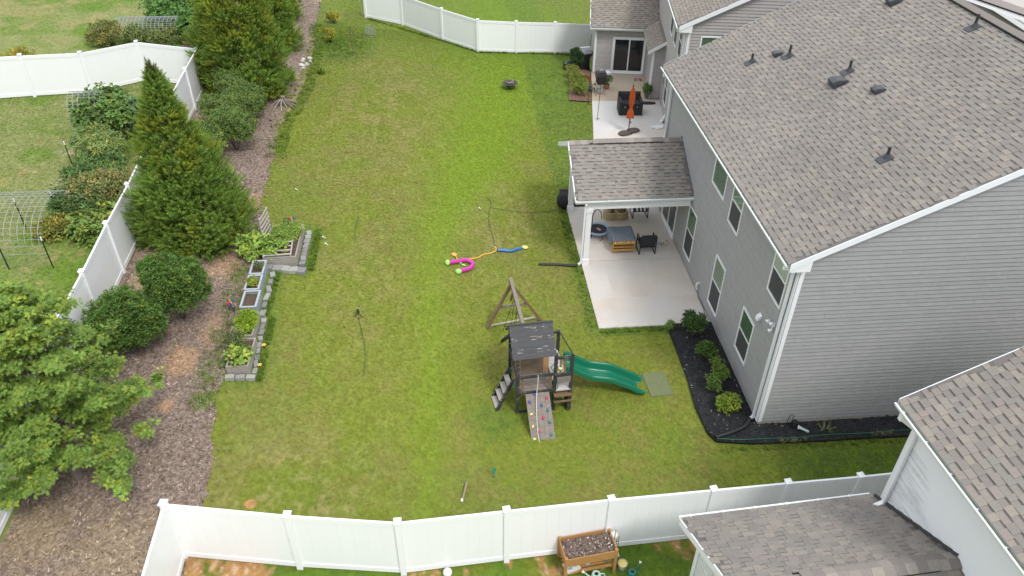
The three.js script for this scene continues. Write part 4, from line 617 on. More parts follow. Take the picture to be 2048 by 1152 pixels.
{ // ---- oak at the left edge
  const x = -8.9, z = -12.5, y = ter(x, z), t = thing('oak_tree', 'young oak with lobed leaves filling the lower left of the picture', 'tree', [x, y, z]);
  const limbs = [], it = [], trunk = [];
  trunk.push(rod([0, -0.2, 0], [0.02, 1.7, 0.03], 0.12, 0.09, 10), rod([0.02, 1.7, 0.03], [-0.05, 3.6, 0], 0.09, 0.05, 9), rod([-0.05, 3.6, 0], [0.0, 5.0, 0], 0.05, 0.012, 7));
  const leafC = [];
  for (let i = 0; i < 80; i++) {
    const q = i / 80, yy = 0.95 + q * 4.0, a = i * 2.39996 + rr(-0.3, 0.3), len = (2.16 * Math.pow(1 - q, 0.62) + 0.35) * rr(0.72, 1.12) * (Math.cos(a) > 0.1 && q < 0.4 ? 0.9 : 1), el = -0.06 + 0.85 * q + rr(-0.1, 0.12), d = V(Math.cos(a) * Math.cos(el), Math.sin(el), Math.sin(a) * Math.cos(el));
    const b = V(0, yy, 0), e = b.clone().addScaledVector(d, len); limbs.push(rod(b.toArray(), e.toArray(), 0.035 * (1 - q * 0.6), 0.006, 6));
    const nb = Math.round(6 + len * 6.5);
    for (let k = 0; k < nb; k++) { const tt = Math.pow(rr(0.08, 1), 0.75), s = b.clone().addScaledVector(d, len * tt), side = V(-d.z, rr(-0.15, 0.3), d.x).multiplyScalar(rnd() < 0.5 ? 1 : -1).addScaledVector(d, 0.7).normalize(), l2 = rr(0.18, 0.5) * (1.25 - tt * 0.6), e2 = s.clone().addScaledVector(side, l2); if (k % 2 === 0) limbs.push(rod(s.toArray(), e2.toArray(), 0.009, 0.003, 4)); const m = 2 + Math.round(l2 * 8); for (let j = 0; j < m; j++) leafC.push([s.clone().lerp(e2, (j + 0.6) / m).add(V(rr(-0.05, 0.05), rr(-0.03, 0.06), rr(-0.05, 0.05))), side, q]); }
    leafC.push([e, d, q]);
  }
  part('trunk', trunk, barkGrey, t); part('limbs', limbs, bark, t);
  const gA = cluster(oakLeaf(0.125), 6, 0.03, 0.1, 0.55), gB = cluster(oakLeaf(0.11), 7, 0.05, 0.2, 0.6), A = [], Bq = [];
  leafC.forEach(([p, d, q], i) => { const k = rr(0.68, 1.32) * (0.8 + 0.4 * vn(p.x * 2 + 9, p.z * 2 + p.y)), ye = rnd() < 0.22 ? rr(0.3, 1) : 0; (i % 2 ? A : Bq).push({ p: p.toArray(), q: aim(V(d.x * 0.5 + rr(-0.3, 0.3), 1, d.z * 0.5 + rr(-0.3, 0.3)), rr(0, 6.28)), s: rr(0.75, 1.2), c: [mix(0.190, 0.34, ye) * k, mix(0.298, 0.39, ye) * k, mix(0.054, 0.046, ye) * k] }); });
  scatter('crown', gA, leafStd, A, t); scatter('crown_clusters', gB, leafStd, Bq, t);
}
// neighbour's vegetable garden on the left
const vegG = 'plants of the left vegetable garden';
bush('climbing_bean', 'bean vine heaped over the wire arch in the left garden', 'vine', -13.35, -29.3, { r: 1.15, h: 2.3, n: 1500, geo: bigCluster, col: [0.10, 0.17, 0.045], s: 0.8, lumps: 9, group: vegG });
bush('squash_plant', 'big-leaved squash plant right of the bean vine near the conifer top', 'plant', -12.1, -29.6, { r: 0.75, h: 1.7, n: 380, geo: bigCluster, col: [0.10, 0.16, 0.07], s: 1.35, lumps: 6, group: vegG });
bush('okra_plant', 'leggy slim-leaved plants in front of the bean vine', 'plant', -12.8, -27.2, { r: 0.95, h: 1.5, n: 620, geo: slimCluster, col: [0.125, 0.185, 0.06], lumps: 9, group: vegG, yel: 0.3 });
bush('tomato_plant', 'low spreading tomato plants below the slim-leaved plants', 'plant', -12.5, -25.6, { r: 1.2, h: 0.75, n: 1100, geo: midCluster, col: [0.095, 0.165, 0.055], lumps: 10, group: vegG, s: 1.2 });
bush('flowering_dill', 'feathery yellowish plants against the left fence post', 'plant', -11.6, -24.1, { r: 1.1, h: 1.15, n: 1700, geo: midCluster, col: [0.165, 0.185, 0.075], lumps: 10, group: vegG, yel: 0.4 });
bush('pepper_plant', 'dark leafy plants between wire arch and left fence', 'plant', -12.3, -23.5, { r: 0.95, h: 1.05, n: 1200, geo: midCluster, col: [0.085, 0.145, 0.05], lumps: 9, group: vegG, s: 1.15 });
bush('bean_row', 'round-leaved plants at the near end of the left garden', 'plant', -11.5, -22.4, { r: 0.95, h: 0.85, n: 900, geo: bigCluster, col: [0.125, 0.19, 0.045], lumps: 9, group: vegG, s: 0.7, yel: 0.3 });
bush('marigold_plant', 'yellowing low plants under the wire arch', 'plant', -12.75, -22.3, { r: 0.6, h: 0.5, n: 420, geo: midCluster, col: [0.17, 0.19, 0.05], lumps: 7, group: vegG, yel: 0.5 });
bush('vine_thicket', 'broad-leaved vine thicket beyond the far wire arch at upper left', 'vine', -14.2, -44.0, { r: 2.0, h: 1.5, n: 2200, geo: bigCluster, col: [0.075, 0.155, 0.035], lumps: 13, group: vegG, s: 0.9, sx: 1.3 });
bush('vine_thicket', 'vine thicket right behind the fence corner beside the broad conifer', 'vine', -12.3, -41.2, { r: 1.2, h: 2.0, n: 1500, geo: bigCluster, col: [0.075, 0.155, 0.035], lumps: 10, group: vegG, s: 0.85 });
bush('herb_clump', 'mixed herbs growing through the far wire arch', 'plant', -15.0, -41.0, { r: 1.3, h: 0.7, n: 1000, geo: midCluster, col: [0.12, 0.165, 0.06], lumps: 10, group: vegG, yel: 0.4, sx: 1.5 });
bush('herb_clump', 'olive bushy herbs left of the far wire arch', 'plant', -17.0, -40.5, { r: 0.9, h: 0.9, n: 700, geo: midCluster, col: [0.145, 0.165, 0.06], lumps: 8, group: vegG, yel: 0.3 });
bush('goldenrod_clump', 'yellow flowering weed at the left picture edge above the fence', 'plant', -19.3, -36.2, { r: 0.8, h: 1.0, n: 420, geo: midCluster, col: [0.25, 0.22, 0.04], lumps: 6, group: vegG, open: 0.4 });
bush('goldenrod_clump', 'yellow-tipped weed at the top of the bark strip', 'plant', -6.4, -46.5, { r: 0.4, h: 0.8, n: 160, geo: midCluster, col: [0.24, 0.24, 0.04], lumps: 5, open: 0.4, group: 'weeds at the top of the bark strip' });
bush('goldenrod_clump', 'yellow-tipped weed halfway down the weedy corner', 'plant', -6.2, -42.6, { r: 0.4, h: 0.9, n: 160, geo: midCluster, col: [0.24, 0.25, 0.04], lumps: 5, open: 0.4, group: 'weeds at the top of the bark strip' });
// wire arches of cattle panel
const wire = mat(0.42, 0.44, 0.43, 0.45, { metalness: 0.4 });
function arch(label, x0, x1, za, zb, h, step = 0.2, rw = 0.006, posts = false) {
  const xm = (x0 + x1) / 2, y = ter(xm, za), t = thing('wire_arch', label, 'trellis', [xm, y, za], 0, 'wire arches in the left garden'), P = s => [0, h * Math.pow(Math.sin(Math.PI * s), 0.62), (zb - za) * (0.5 - 0.5 * Math.cos(Math.PI * s))], N = 17;
  for (let x = x0; x <= x1 + 0.01; x += step) part('arch_wire', tube(Array.from({ length: N }, (_, i) => { const q = P(i / (N - 1)); return [x - xm + rr(-0.01, 0.01), q[1], q[2]]; }), rw, 30, 5), wire, t);
  for (let i = 1; i < 22; i++) { const q = P(i / 22); part('cross_wire', rod([x0 - xm - 0.02, q[1], q[2]], [x1 - xm + 0.02, q[1], q[2]], rw * 0.9, rw * 0.9, 5), wire, t); }
  return t;
}
arch('open wire arch on four steel posts at the left edge', -14.6, -12.3, -20.45, -23.3, 1.55, 0.2, 0.007);
arch('low empty wire arch behind the upper left fence', -16.7, -13.6, -40.9, -42.4, 1.05, 0.2, 0.009);
arch('wire arch under the bean vine', -14.3, -13.0, -28.6, -30.0, 1.9, 0.2, 0.008);
[[-12.24, -20.45, 'green steel post at the near right foot of the open wire arch'], [-13.47, -20.35, 'green steel post at the near left foot of the open wire arch'], [-13.85, -22.6, 'green steel post at the far left foot of the open wire arch'], [-12.95, -23.1, 'green steel post at the far right foot of the open wire arch'], [-13.75, -26.6, 'steel post with white tip standing alone below the bean vine']].forEach(q => { const t = thing('garden_post', q[2], 'post', [q[0], ter(q[0], q[1]), q[1]], 0, 'steel garden posts'); part('shaft', [B(0.035, 1.05, 0.008, 0, 0.5, 0), B(0.008, 1.05, 0.03, 0, 0.5, 0.018), ...Array.from({ length: 12 }, (_, i) => B(0.014, 0.02, 0.016, 0, 0.15 + i * 0.07, -0.008))], mat(0.015, 0.03, 0.02, 0.6), t); part('tip', [B(0.038, 0.14, 0.012, 0, 1.08, 0), B(0.012, 0.14, 0.033, 0, 1.08, 0.018)], mat(0.8, 0.8, 0.78, 0.5), t); });
// bed along the grey house
const hb4 = 'shrubs in the black mulch bed';
bush('gardenia_bush', 'tall dark glossy bush at the patio end of the black bed', 'shrub', 7.55, -18.35, { r: 0.42, h: 1.2, n: 330, open: 0.45, geo: midCluster, col: [0.050, 0.098, 0.03], yel: 0.05, material: leafGloss, s: 0.8, group: hb4, lumps: 7 });
bush('azalea_bush', 'mid green bush second from the patio in the black bed', 'shrub', 7.6, -17.3, { r: 0.34, h: 0.8, n: 150, open: 0.55, geo: midCluster, col: [0.075, 0.14, 0.03], s: 0.75, group: hb4, lumps: 6 });
bush('azalea_bush', 'small twin-stemmed bush in the middle of the black bed', 'shrub', 7.72, -16.35, { r: 0.32, h: 0.85, n: 130, geo: midCluster, col: [0.11, 0.18, 0.03], s: 0.7, group: hb4, lumps: 4, open: 0.3 });
bush('azalea_bush', 'spindly bush just above the yellow one in the black bed', 'shrub', 7.5, -15.75, { r: 0.32, h: 0.75, n: 130, geo: midCluster, col: [0.09, 0.15, 0.035], s: 0.75, group: hb4, lumps: 5, open: 0.3 });
bush('golden_privet', 'bright yellow-green bush near the house corner', 'shrub', 7.66, -15.05, { r: 0.36, h: 0.7, n: 260, geo: midCluster, col: [0.14, 0.205, 0.03], yel: 0.2, s: 0.75, group: hb4, lumps: 8, open: 0.5 });
bush('lily_clump', 'small leafy plant on the patio corner beside the black bed', 'plant', 6.95, -18.75, { r: 0.16, h: 0.35, n: 40, geo: slimCluster, col: [0.12, 0.19, 0.05], s: 0.6, stem: false, lumps: 3 });
{ const t = thing('grass_clump', 'thin grass clump in the black bed below the side wall', 'plant', [10.15, 0.06, -14.05]); const it = []; for (let i = 0; i < 8; i++) it.push({ p: [0, 0, 0], r: [0, rr(0, 6), 0], s: rr(1.4, 2.4), c: [0.2, 0.22, 0.07] }); scatter('leaves', blades(5, 0.1, 0.01, 0.12), grassMat, it, t); }
[[9.1, -13.72, 'straw-coloured weed tuft on the near edge of the black bed, left one'], [11.6, -13.78, 'straw-coloured weed tuft on the near edge of the black bed, right one']].forEach(q => { const t = thing('weed_tuft', q[2], 'weed', [q[0], 0.07, q[1]]); const it = []; for (let i = 0; i < 22; i++) it.push({ p: [rr(-0.35, 0.35), 0, rr(-0.06, 0.06)], r: [0, rr(0, 6), 0], s: rr(0.6, 1.2), c: [0.30, 0.29, 0.13] }); scatter('blades', blades(6, 0.1, 0.01, 0.1), grassMat, it, t); });
// ---------------------------------------------------------------- playset
const woodTex = (a, b, f = 1) => dtex(256, 256, (u, v) => { const g = fbm(u * 3 * f, v * 60, 3), n = fbm(u * 9, v * 9, 3); return mix3(a, b, clamp(g * 0.75 + n * 0.4 - 0.1, 0, 1)); });
const wmat = (a, b, rough = 0.85) => new THREE.MeshStandardMaterial({ map: woodTex(a, b), roughness: rough, side: THREE.DoubleSide });
const greyWood = wmat([0.145, 0.118, 0.098], [0.30, 0.255, 0.22]), cedar = wmat([0.36, 0.20, 0.095], [0.58, 0.36, 0.19]), brownWood = wmat([0.14, 0.085, 0.045], [0.27, 0.18, 0.105]), paleWood = wmat([0.36, 0.33, 0.30], [0.60, 0.56, 0.52]), honey = wmat([0.42, 0.22, 0.06], [0.60, 0.35, 0.11]), planterWood = wmat([0.33, 0.165, 0.05], [0.47, 0.25, 0.085]);
const treadWood = wmat([0.26, 0.235, 0.21], [0.44, 0.41, 0.38]);
const deckWood = wmat([0.15, 0.105, 0.07], [0.31, 0.235, 0.17]);
const blackPaint = new THREE.MeshStandardMaterial({ map: dtex(256, 256, (u, v) => { const g = fbm(u * 4, v * 70, 3), chip = ss(0.70, 0.78, fbm(u * 14, v * 90, 2)) * ss(0.5, 0.62, fbm(u * 5 + 9, v * 5, 2)); return mix3([0.028 + 0.02 * g, 0.028 + 0.02 * g, 0.030 + 0.02 * g], [0.34, 0.29, 0.25], chip); }), roughness: 0.75, side: THREE.DoubleSide });
const roofPaint = new THREE.MeshStandardMaterial({ map: dtex(512, 256, (u, v) => { const g = fbm(u * 6, v * 90, 3), chip = ss(0.66, 0.72, fbm(u * 5, v * 75, 2)) * ss(0.56, 0.64, fbm(u * 3 + 9, v * 3, 2)); return mix3([0.036 + 0.026 * g, 0.037 + 0.026 * g, 0.040 + 0.026 * g], [0.38, 0.32, 0.27], chip); }), roughness: 0.7, side: THREE.DoubleSide });
const black = mat(0.014, 0.014, 0.015, 0.6), rope = mat(0.66, 0.64, 0.60, 0.9);
{
  const y0 = 0.08, t = thing('playset', 'wooden climbing tower with black roof, green slide and swing beam on the lawn', 'playset', [1.62, y0, -15.32], 5 * R);
  const P = (n, g, m, par = t, l) => part(n, g, m, par, l), D = 0.78;
  const post = (x, z, h, y = -0.15) => P('post', B(0.085, h - y, 0.085, x, (h + y) / 2, z), blackPaint);
  post(0, 0, 2.1); post(1.05, 0, 2.1); post(0, -1.25, 2.1); post(1.05, -1.25, 2.1); post(1.5, 0.02, 2.02); post(1.5, -1.62, 1.5);
  for (let i = 0; i < 9; i++) P('deck_plank', B(1.0, 0.03, 0.128, 0.525, D, -0.07 - i * 0.137), greyWood);
  for (let i = 0; i < 12; i++) P('balcony_plank', B(0.42, 0.03, 0.128, 1.28, D - 0.003, 0.02 - i * 0.139), paleWood);
  P('rail', B(1.12, 0.09, 0.04, 0.53, 0.80, 0.05), blackPaint); P('rail', B(1.12, 0.09, 0.04, 0.53, 1.40, 0.05), blackPaint); P('rail', B(0.04, 0.09, 1.2, -0.03, 1.40, -0.62), blackPaint); P('rail', B(1.0, 0.09, 0.04, 0.53, 0.76, -1.27), blackPaint); P('rail', B(0.04, 0.09, 1.2, 1.07, 0.70, -0.62), blackPaint);
  P('rail', B(0.5, 0.08, 0.05, 1.28, 1.98, 0.05), blackPaint); P('rail', B(0.5, 0.1, 0.05, 1.28, 1.36, 0.05), blackPaint); P('rail', B(0.42, 0.07, 0.05, 1.29, 1.45, -1.62), blackPaint); P('rail', B(0.45, 0.09, 0.05, 1.28, 0.72, -1.62), blackPaint);
  P('brace', bar([1.52, 1.5, -1.55], [1.53, 1.95, -0.1], 0.03), blackPaint);
  for (const x of [1.17, 1.31]) { P('baluster', B(0.05, 0.6, 0.02, x, 1.68, 0.06), brownWood); P('baluster', B(0.05, 0.66, 0.02, x, 1.1, -1.61), brownWood); }
  // back wall of cedar boards, side boards
  for (const [x, w] of [[0.12, 0.16], [0.93, 0.16]]) P('wall_board', B(w, 1.15, 0.022, x, 1.42, -0.66), cedar);
  for (let i = 0; i < 9; i++) P('wall_board', B(0.64, 0.115, 0.02, 0.525, 0.90 + i * 0.122, -0.67), deckWood);
  for (const z of [-0.25, -0.55, -0.85]) P('side_slat', B(0.02, 0.62, 0.09, -0.012, 1.1, z), brownWood);
  P('side_slat', B(0.07, 0.6, 0.02, 0.13, 1.09, 0.02), brownWood); P('side_slat', B(0.07, 0.6, 0.02, 0.92, 1.09, 0.02), brownWood);
  // roof planks, two slopes
  const rf = sub('roof', t), e = [0.09, 2.10], rg = [-0.62, 2.72], sl = Math.hypot(e[0] - rg[0], rg[1] - e[1]), an = Math.atan2(rg[1] - e[1], e[0] - rg[0]);
  for (let i = 0; i < 6; i++) { const q = (i + 0.5) / 6, z = mix(e[0], rg[0], q), y = mix(e[1], rg[1], q), w = sl / 6 - 0.005; part('roof_plank', B(1.2, 0.022, w, 0.44 + 0.005 * (i % 2), y, z, an), roofPaint, rf); part('roof_plank', B(1.2, 0.022, w, 0.44, y, 2 * rg[0] - z, -an), roofPaint, rf); }
  part('ridge_board', B(1.22, 0.03, 0.06, 0.44, 2.735, rg[0]), roofPaint, rf);
  for (const x of [-0.12, 1.0]) P('gable_brace', [bar([x, 2.06, 0.02], [x, 2.66, -0.6], 0.05), bar([x, 2.06, -1.26], [x, 2.66, -0.64], 0.05)], blackPaint);
  // climbing wall with holds and a rope
  const cw = sub('climbing_wall', t), a = V(0.55, 0.78, 0.08), b = V(0.52, -0.03, 1.12), ln = a.distanceTo(b), ang = Math.atan2(a.y - b.y, b.z - a.z);
  for (let i = 0; i < 5; i++) part('board', B(0.132, 0.025, ln, 0.27 + i * 0.135, (a.y + b.y) / 2, (a.z + b.z) / 2, ang), greyWood, cw);
  const hold = new THREE.IcosahedronGeometry(0.042, 2); { const p = hold.attributes.position; for (let i = 0; i < p.count; i++) { const k = 1 + 0.35 * (vn(p.getX(i) * 40 + 5, p.getZ(i) * 40) - 0.5); p.setXYZ(i, p.getX(i) * 1.15 * k, p.getY(i) * 0.62 * k, p.getZ(i) * 0.85 * k); } hold.computeVertexNormals(); }
  const HC = { b: mat(0.02, 0.09, 0.36, 0.35), r: mat(0.52, 0.02, 0.10, 0.35), t: mat(0.01, 0.16, 0.20, 0.35), y: mat(0.70, 0.60, 0.16, 0.4) };
  for (const [px, py, c] of [[532, 590, 'b'], [468, 672, 'b'], [612, 722, 'b'], [680, 648, 'r'], [620, 858, 'r'], [560, 1000, 'r'], [683, 783, 't'], [693, 915, 't'], [703, 1050, 't'], [482, 805, 'y'], [490, 940, 'y'], [500, 1075, 'y']]) { const tt = clamp((py - 575) / 525, 0.02, 0.98), lx = 425 + 40 * tt, s = (px - lx) / 285; const m = part('hold', hold, HC[c], cw); m.position.set(0.205 + s * 0.66, mix(a.y, b.y, tt) + 0.035, mix(a.z, b.z, tt) + 0.01); m.rotation.set(ang, rr(0, 6), 0); }
  part('rope', tube([[0.55, 1.46, 0.08], [0.54, 1.2, 0.12], [0.5, 0.85, 0.2], [0.44, 0.5, 0.55], [0.40, 0.12, 1.0], [0.42, 0.0, 1.18], [0.5, -0.04, 1.24], [0.58, -0.03, 1.2]], 0.011, 50, 6), rope, cw); for (const q of [[0.5, 0.85, 0.2], [0.455, 0.55, 0.5], [0.41, 0.2, 0.92]]) part('knot', new THREE.SphereGeometry(0.02, 8, 6).translate(...q), rope, cw);
  // stair on the left
  const st = sub('stair', t); const nT = [-0.02, 0.84, -0.5], nB = [-0.62, -0.03, -0.08], fT = [-0.05, 0.84, -1.0], fB = [-0.66, -0.03, -0.62]; part('stringer', bar(nT, nB, 0.04, 0.12), blackPaint, st); part('stringer', bar(fT, fB, 0.04, 0.12), blackPaint, st);
  for (let i = 0; i < 4; i++) { const k = 0.2 + i * 0.215, a0 = nT.map((w, j) => mix(w, nB[j], k)), b0 = fT.map((w, j) => mix(w, fB[j], k)); part('tread', hexa([[a0[0] - 0.08, a0[1], a0[2] - 0.03], [a0[0] + 0.07, a0[1], a0[2] - 0.03], [b0[0] + 0.07, b0[1], b0[2] + 0.03], [b0[0] - 0.08, b0[1], b0[2] + 0.03], [a0[0] - 0.08, a0[1] + 0.025, a0[2] - 0.03], [a0[0] + 0.07, a0[1] + 0.025, a0[2] - 0.03], [b0[0] + 0.07, b0[1] + 0.025, b0[2] + 0.03], [b0[0] - 0.08, b0[1] + 0.025, b0[2] + 0.03]]), treadWood, st); }
  for (const [z, y] of [[-0.05, 1.0], [-0.62, 1.05]]) P('grip_handle', tube([[-0.05, y - 0.1, z], [-0.1, y - 0.06, z], [-0.1, y + 0.1, z], [-0.05, y + 0.14, z]], 0.013, 14, 6), mat(0.01, 0.17, 0.17, 0.4)); P('grip_handle', tube([[1.1, 0.88, 0.08], [1.1, 0.92, 0.13], [1.1, 1.12, 0.13], [1.1, 1.16, 0.08]], 0.013, 14, 6), mat(0.01, 0.17, 0.12, 0.4));
  // things under the balcony: feeding box with a round hole, bench boards, steering wheel, scope
  const fb = sub('box_panel', t); part('panel', (() => { const s = new THREE.Shape(); s.moveTo(-0.19, -0.12); s.lineTo(0.19, -0.12); s.lineTo(0.19, 0.12); s.lineTo(-0.19, 0.12); const h = new THREE.Path(); h.absarc(0.06, 0.02, 0.045, 0, 6.283, true); s.holes.push(h); const g = new THREE.ExtrudeGeometry(s, { depth: 0.018, bevelEnabled: false, curveSegments: 14 }); g.translate(1.28, 1.16, 0.05); return g; })(), greyWood, fb); part('backing', B(0.36, 0.22, 0.01, 1.28, 1.16, 0.02), black, fb);
  P('bench_board', B(0.5, 0.035, 0.13, 1.27, 0.62, 0.1), brownWood); P('bench_board', B(0.5, 0.035, 0.13, 1.27, 0.62, -0.06), brownWood); P('bench_board', B(0.54, 0.06, 0.03, 1.27, 0.45, 0.19), brownWood); P('bench_frame', B(0.05, 0.7, 0.4, 1.45, 0.2, -0.1), blackPaint);
  P('ground_sill', B(1.15, 0.05, 0.06, 0.52, 0.02, -0.02), blackPaint);
  const sw = new THREE.TorusGeometry(0.09, 0.014, 8, 20); sw.rotateX(-0.9); sw.translate(1.18, 1.0, -0.62); P('steering_wheel', sw, mat(0.02, 0.20, 0.19, 0.4)); P('scope', rod([1.12, 1.5, 0.02], [1.15, 1.66, 0.12], 0.03, 0.036, 10), mat(0.72, 0.60, 0.14, 0.5));
  // swing beam and A-frame, in world-aligned local space
  const q = (x, y, z) => { const v = V(x - 1.62, y - y0, z + 15.32).applyAxisAngle(UP, -5 * R); return [v.x, v.y, v.z]; };
  const A = q(1.735, 1.98, -19.12), Bm = q(1.93, 1.98, -16.6); P('swing_beam', bar(A, Bm, 0.1, 0.14), greyWood);
  const af = sub('swing_frame', t), ap = q(1.745, 1.86, -18.98), l1 = q(0.97, 0.36, -18.74), l2 = q(2.78, 0.04, -19.4); part('leg', bar([ap[0] - 0.03, ap[1], ap[2]], l1, 0.085), brownWood, af); part('leg', bar([ap[0] + 0.03, ap[1], ap[2]], l2, 0.085), brownWood, af);
  const md = (u, v, k) => u.map((w, i) => mix(w, v[i], k)); part('cross_bar', bar(md(ap, l1, 0.5), md(ap, l2, 0.5), 0.04, 0.085), greyWood, af); part('cross_bar', bar(md(ap, l1, 0.93), md(ap, l2, 0.88), 0.03, 0.05), paleWood, af); part('strut', bar(q(1.79, 1.88, -18.7), q(1.74, 1.28, -18.98), 0.06), brownWood, af);
  const sg = sub('swing', t), sx = q(1.80, 1.92, -18.35), sy = q(1.84, 1.92, -17.75); part('rope', [rod(sx, q(1.42, 0.78, -18.1), 0.008), rod(sy, q(1.60, 0.78, -17.7), 0.008), rod(sx, q(1.68, 0.8, -18.2), 0.008), rod(q(1.81, 1.92, -18.15), q(1.83, 1.15, -18.1), 0.008)], black, sg);
  const rg2 = new THREE.TorusGeometry(0.16, 0.035, 10, 26); rg2.rotateX(0.5); rg2.rotateY(0.6); rg2.translate(...q(1.5, 0.66, -17.9)); part('ring_seat', rg2, black, sg);
  // wave slide: U-section swept along a dipping path
  { const path = [[3.06, 0.98, -16.22], [3.24, 0.97, -16.22], [3.5, 0.82, -16.22], [3.8, 0.66, -16.22], [4.1, 0.60, -16.2], [4.4, 0.54, -16.19], [4.7, 0.39, -16.17], [5.0, 0.23, -16.16], [5.22, 0.10, -16.14], [5.42, 0.05, -16.13]], cv = new THREE.CatmullRomCurve3(path.map(w => V(...q(...w)))), N = 44;
    const sec = [[-0.36, 0.0], [-0.36, 0.05], [-0.33, 0.085], [-0.29, 0.085], [-0.26, 0.05], [-0.235, -0.04], [-0.19, -0.085], [-0.1, -0.10], [0, -0.10], [0.1, -0.10], [0.19, -0.085], [0.235, -0.04], [0.26, 0.05], [0.29, 0.085], [0.33, 0.085], [0.36, 0.05], [0.36, 0.0]];
    const pos = [], idx = [], uv = []; for (let i = 0; i <= N; i++) { const k = i / N, c = cv.getPoint(k), tg = cv.getTangent(k), sd = V(-tg.z, 0, tg.x).normalize(), up = new THREE.Vector3().crossVectors(sd, tg).normalize(); if (up.y < 0) up.negate(); const wall = 1 + 0.75 * ss(0.16, 0.02, k) - 0.25 * ss(0.85, 1, k); for (const [s, h] of sec) { const v = c.clone().addScaledVector(sd, s * 0.98).addScaledVector(up, (h > 0 ? h * 1.7 * wall : h) + 0.02); pos.push(v.x, v.y, v.z); uv.push(s, k); } }
    const m = sec.length; for (let i = 0; i < N; i++) for (let j = 0; j < m - 1; j++) { const a0 = i * m + j; idx.push(a0, a0 + 1, a0 + m, a0 + 1, a0 + m + 1, a0 + m); } const g = new THREE.BufferGeometry(); g.setAttribute('position', new THREE.Float32BufferAttribute(pos, 3)); g.setAttribute('uv', new THREE.Float32BufferAttribute(uv, 2)); g.setIndex(idx); g.computeVertexNormals(); P('slide', g, mat(0.008, 0.155, 0.085, 0.3)); }
}
// ---------------------------------------------------------------- raised beds
const soil = new THREE.MeshStandardMaterial({ map: dtex(256, 256, (u, v) => { const n = fbm(u * 50, v * 50, 3); return mix3([0.045, 0.03, 0.022], [0.17, 0.115, 0.08], n * n * 1.6); }), roughness: 1, side: THREE.DoubleSide });
const lump = (sx, sy, sz) => { const g = new THREE.BoxGeometry(sx, sy, sz, 2, 2, 2), p = g.attributes.position; for (let i = 0; i < p.count; i++) { const k = 0.86 + 0.28 * vn(p.getX(i) * 9 + sx * 50, p.getZ(i) * 9 + p.getY(i) * 7 + sz * 31); p.setXYZ(i, p.getX(i) * k, p.getY(i) * k, p.getZ(i) * k); } g.computeVertexNormals(); return g; };
function raisedBed(name, label, x0, x1, z0, z1, h, m, { th = 0.045, rim, soilY = 0.75, group = 'raised garden beds', tilt = 0 } = {}) {
  const cx = (x0 + x1) / 2, cz = (z0 + z1) / 2, y = Math.max(ter(x0, cz), ter(x1, cz)) - 0.02, t = thing(name, label, 'raised bed', [cx, y, cz], tilt, group), w = x1 - x0, d = Math.abs(z1 - z0), lo = -0.12;
  for (const s of [-1, 1]) { part('side_board', B(th, h - lo, d, s * (w / 2 - th / 2), (h + lo) / 2, 0), m, t); part('end_board', B(w - 2 * th, h - lo - 0.003, th, 0, (h + lo) / 2, s * (d / 2 - th / 2)), m, t); }
  if (rim) for (const s of [-1, 1]) { part('rim', B(0.06, 0.025, d + 0.02, s * (w / 2 - 0.01), h + 0.013, 0), rim, t); part('rim', B(w - 0.08, 0.025, 0.06, 0, h + 0.012, s * (d / 2 - 0.01)), rim, t); }
  const sg = new THREE.PlaneGeometry(w - 2 * th, d - 2 * th, 14, 20); sg.rotateX(-Math.PI / 2); const p = sg.attributes.position; for (let i = 0; i < p.count; i++) p.setY(i, h * soilY + 0.04 * (fbm(p.getX(i) * 7 + cx, p.getZ(i) * 7, 2) - 0.5)); sg.computeVertexNormals(); part('soil', sg, soil, t); return { t, y: y + h * soilY };
}
const galv = new THREE.MeshStandardMaterial({ color: L3(0.36, 0.41, 0.46), roughness: 0.5, metalness: 0.25, side: THREE.DoubleSide }), galvRim = mat(0.40, 0.43, 0.45, 0.6), oldWood = wmat([0.22, 0.19, 0.165], [0.44, 0.40, 0.36]);
const bpG = 'plants in the raised beds';
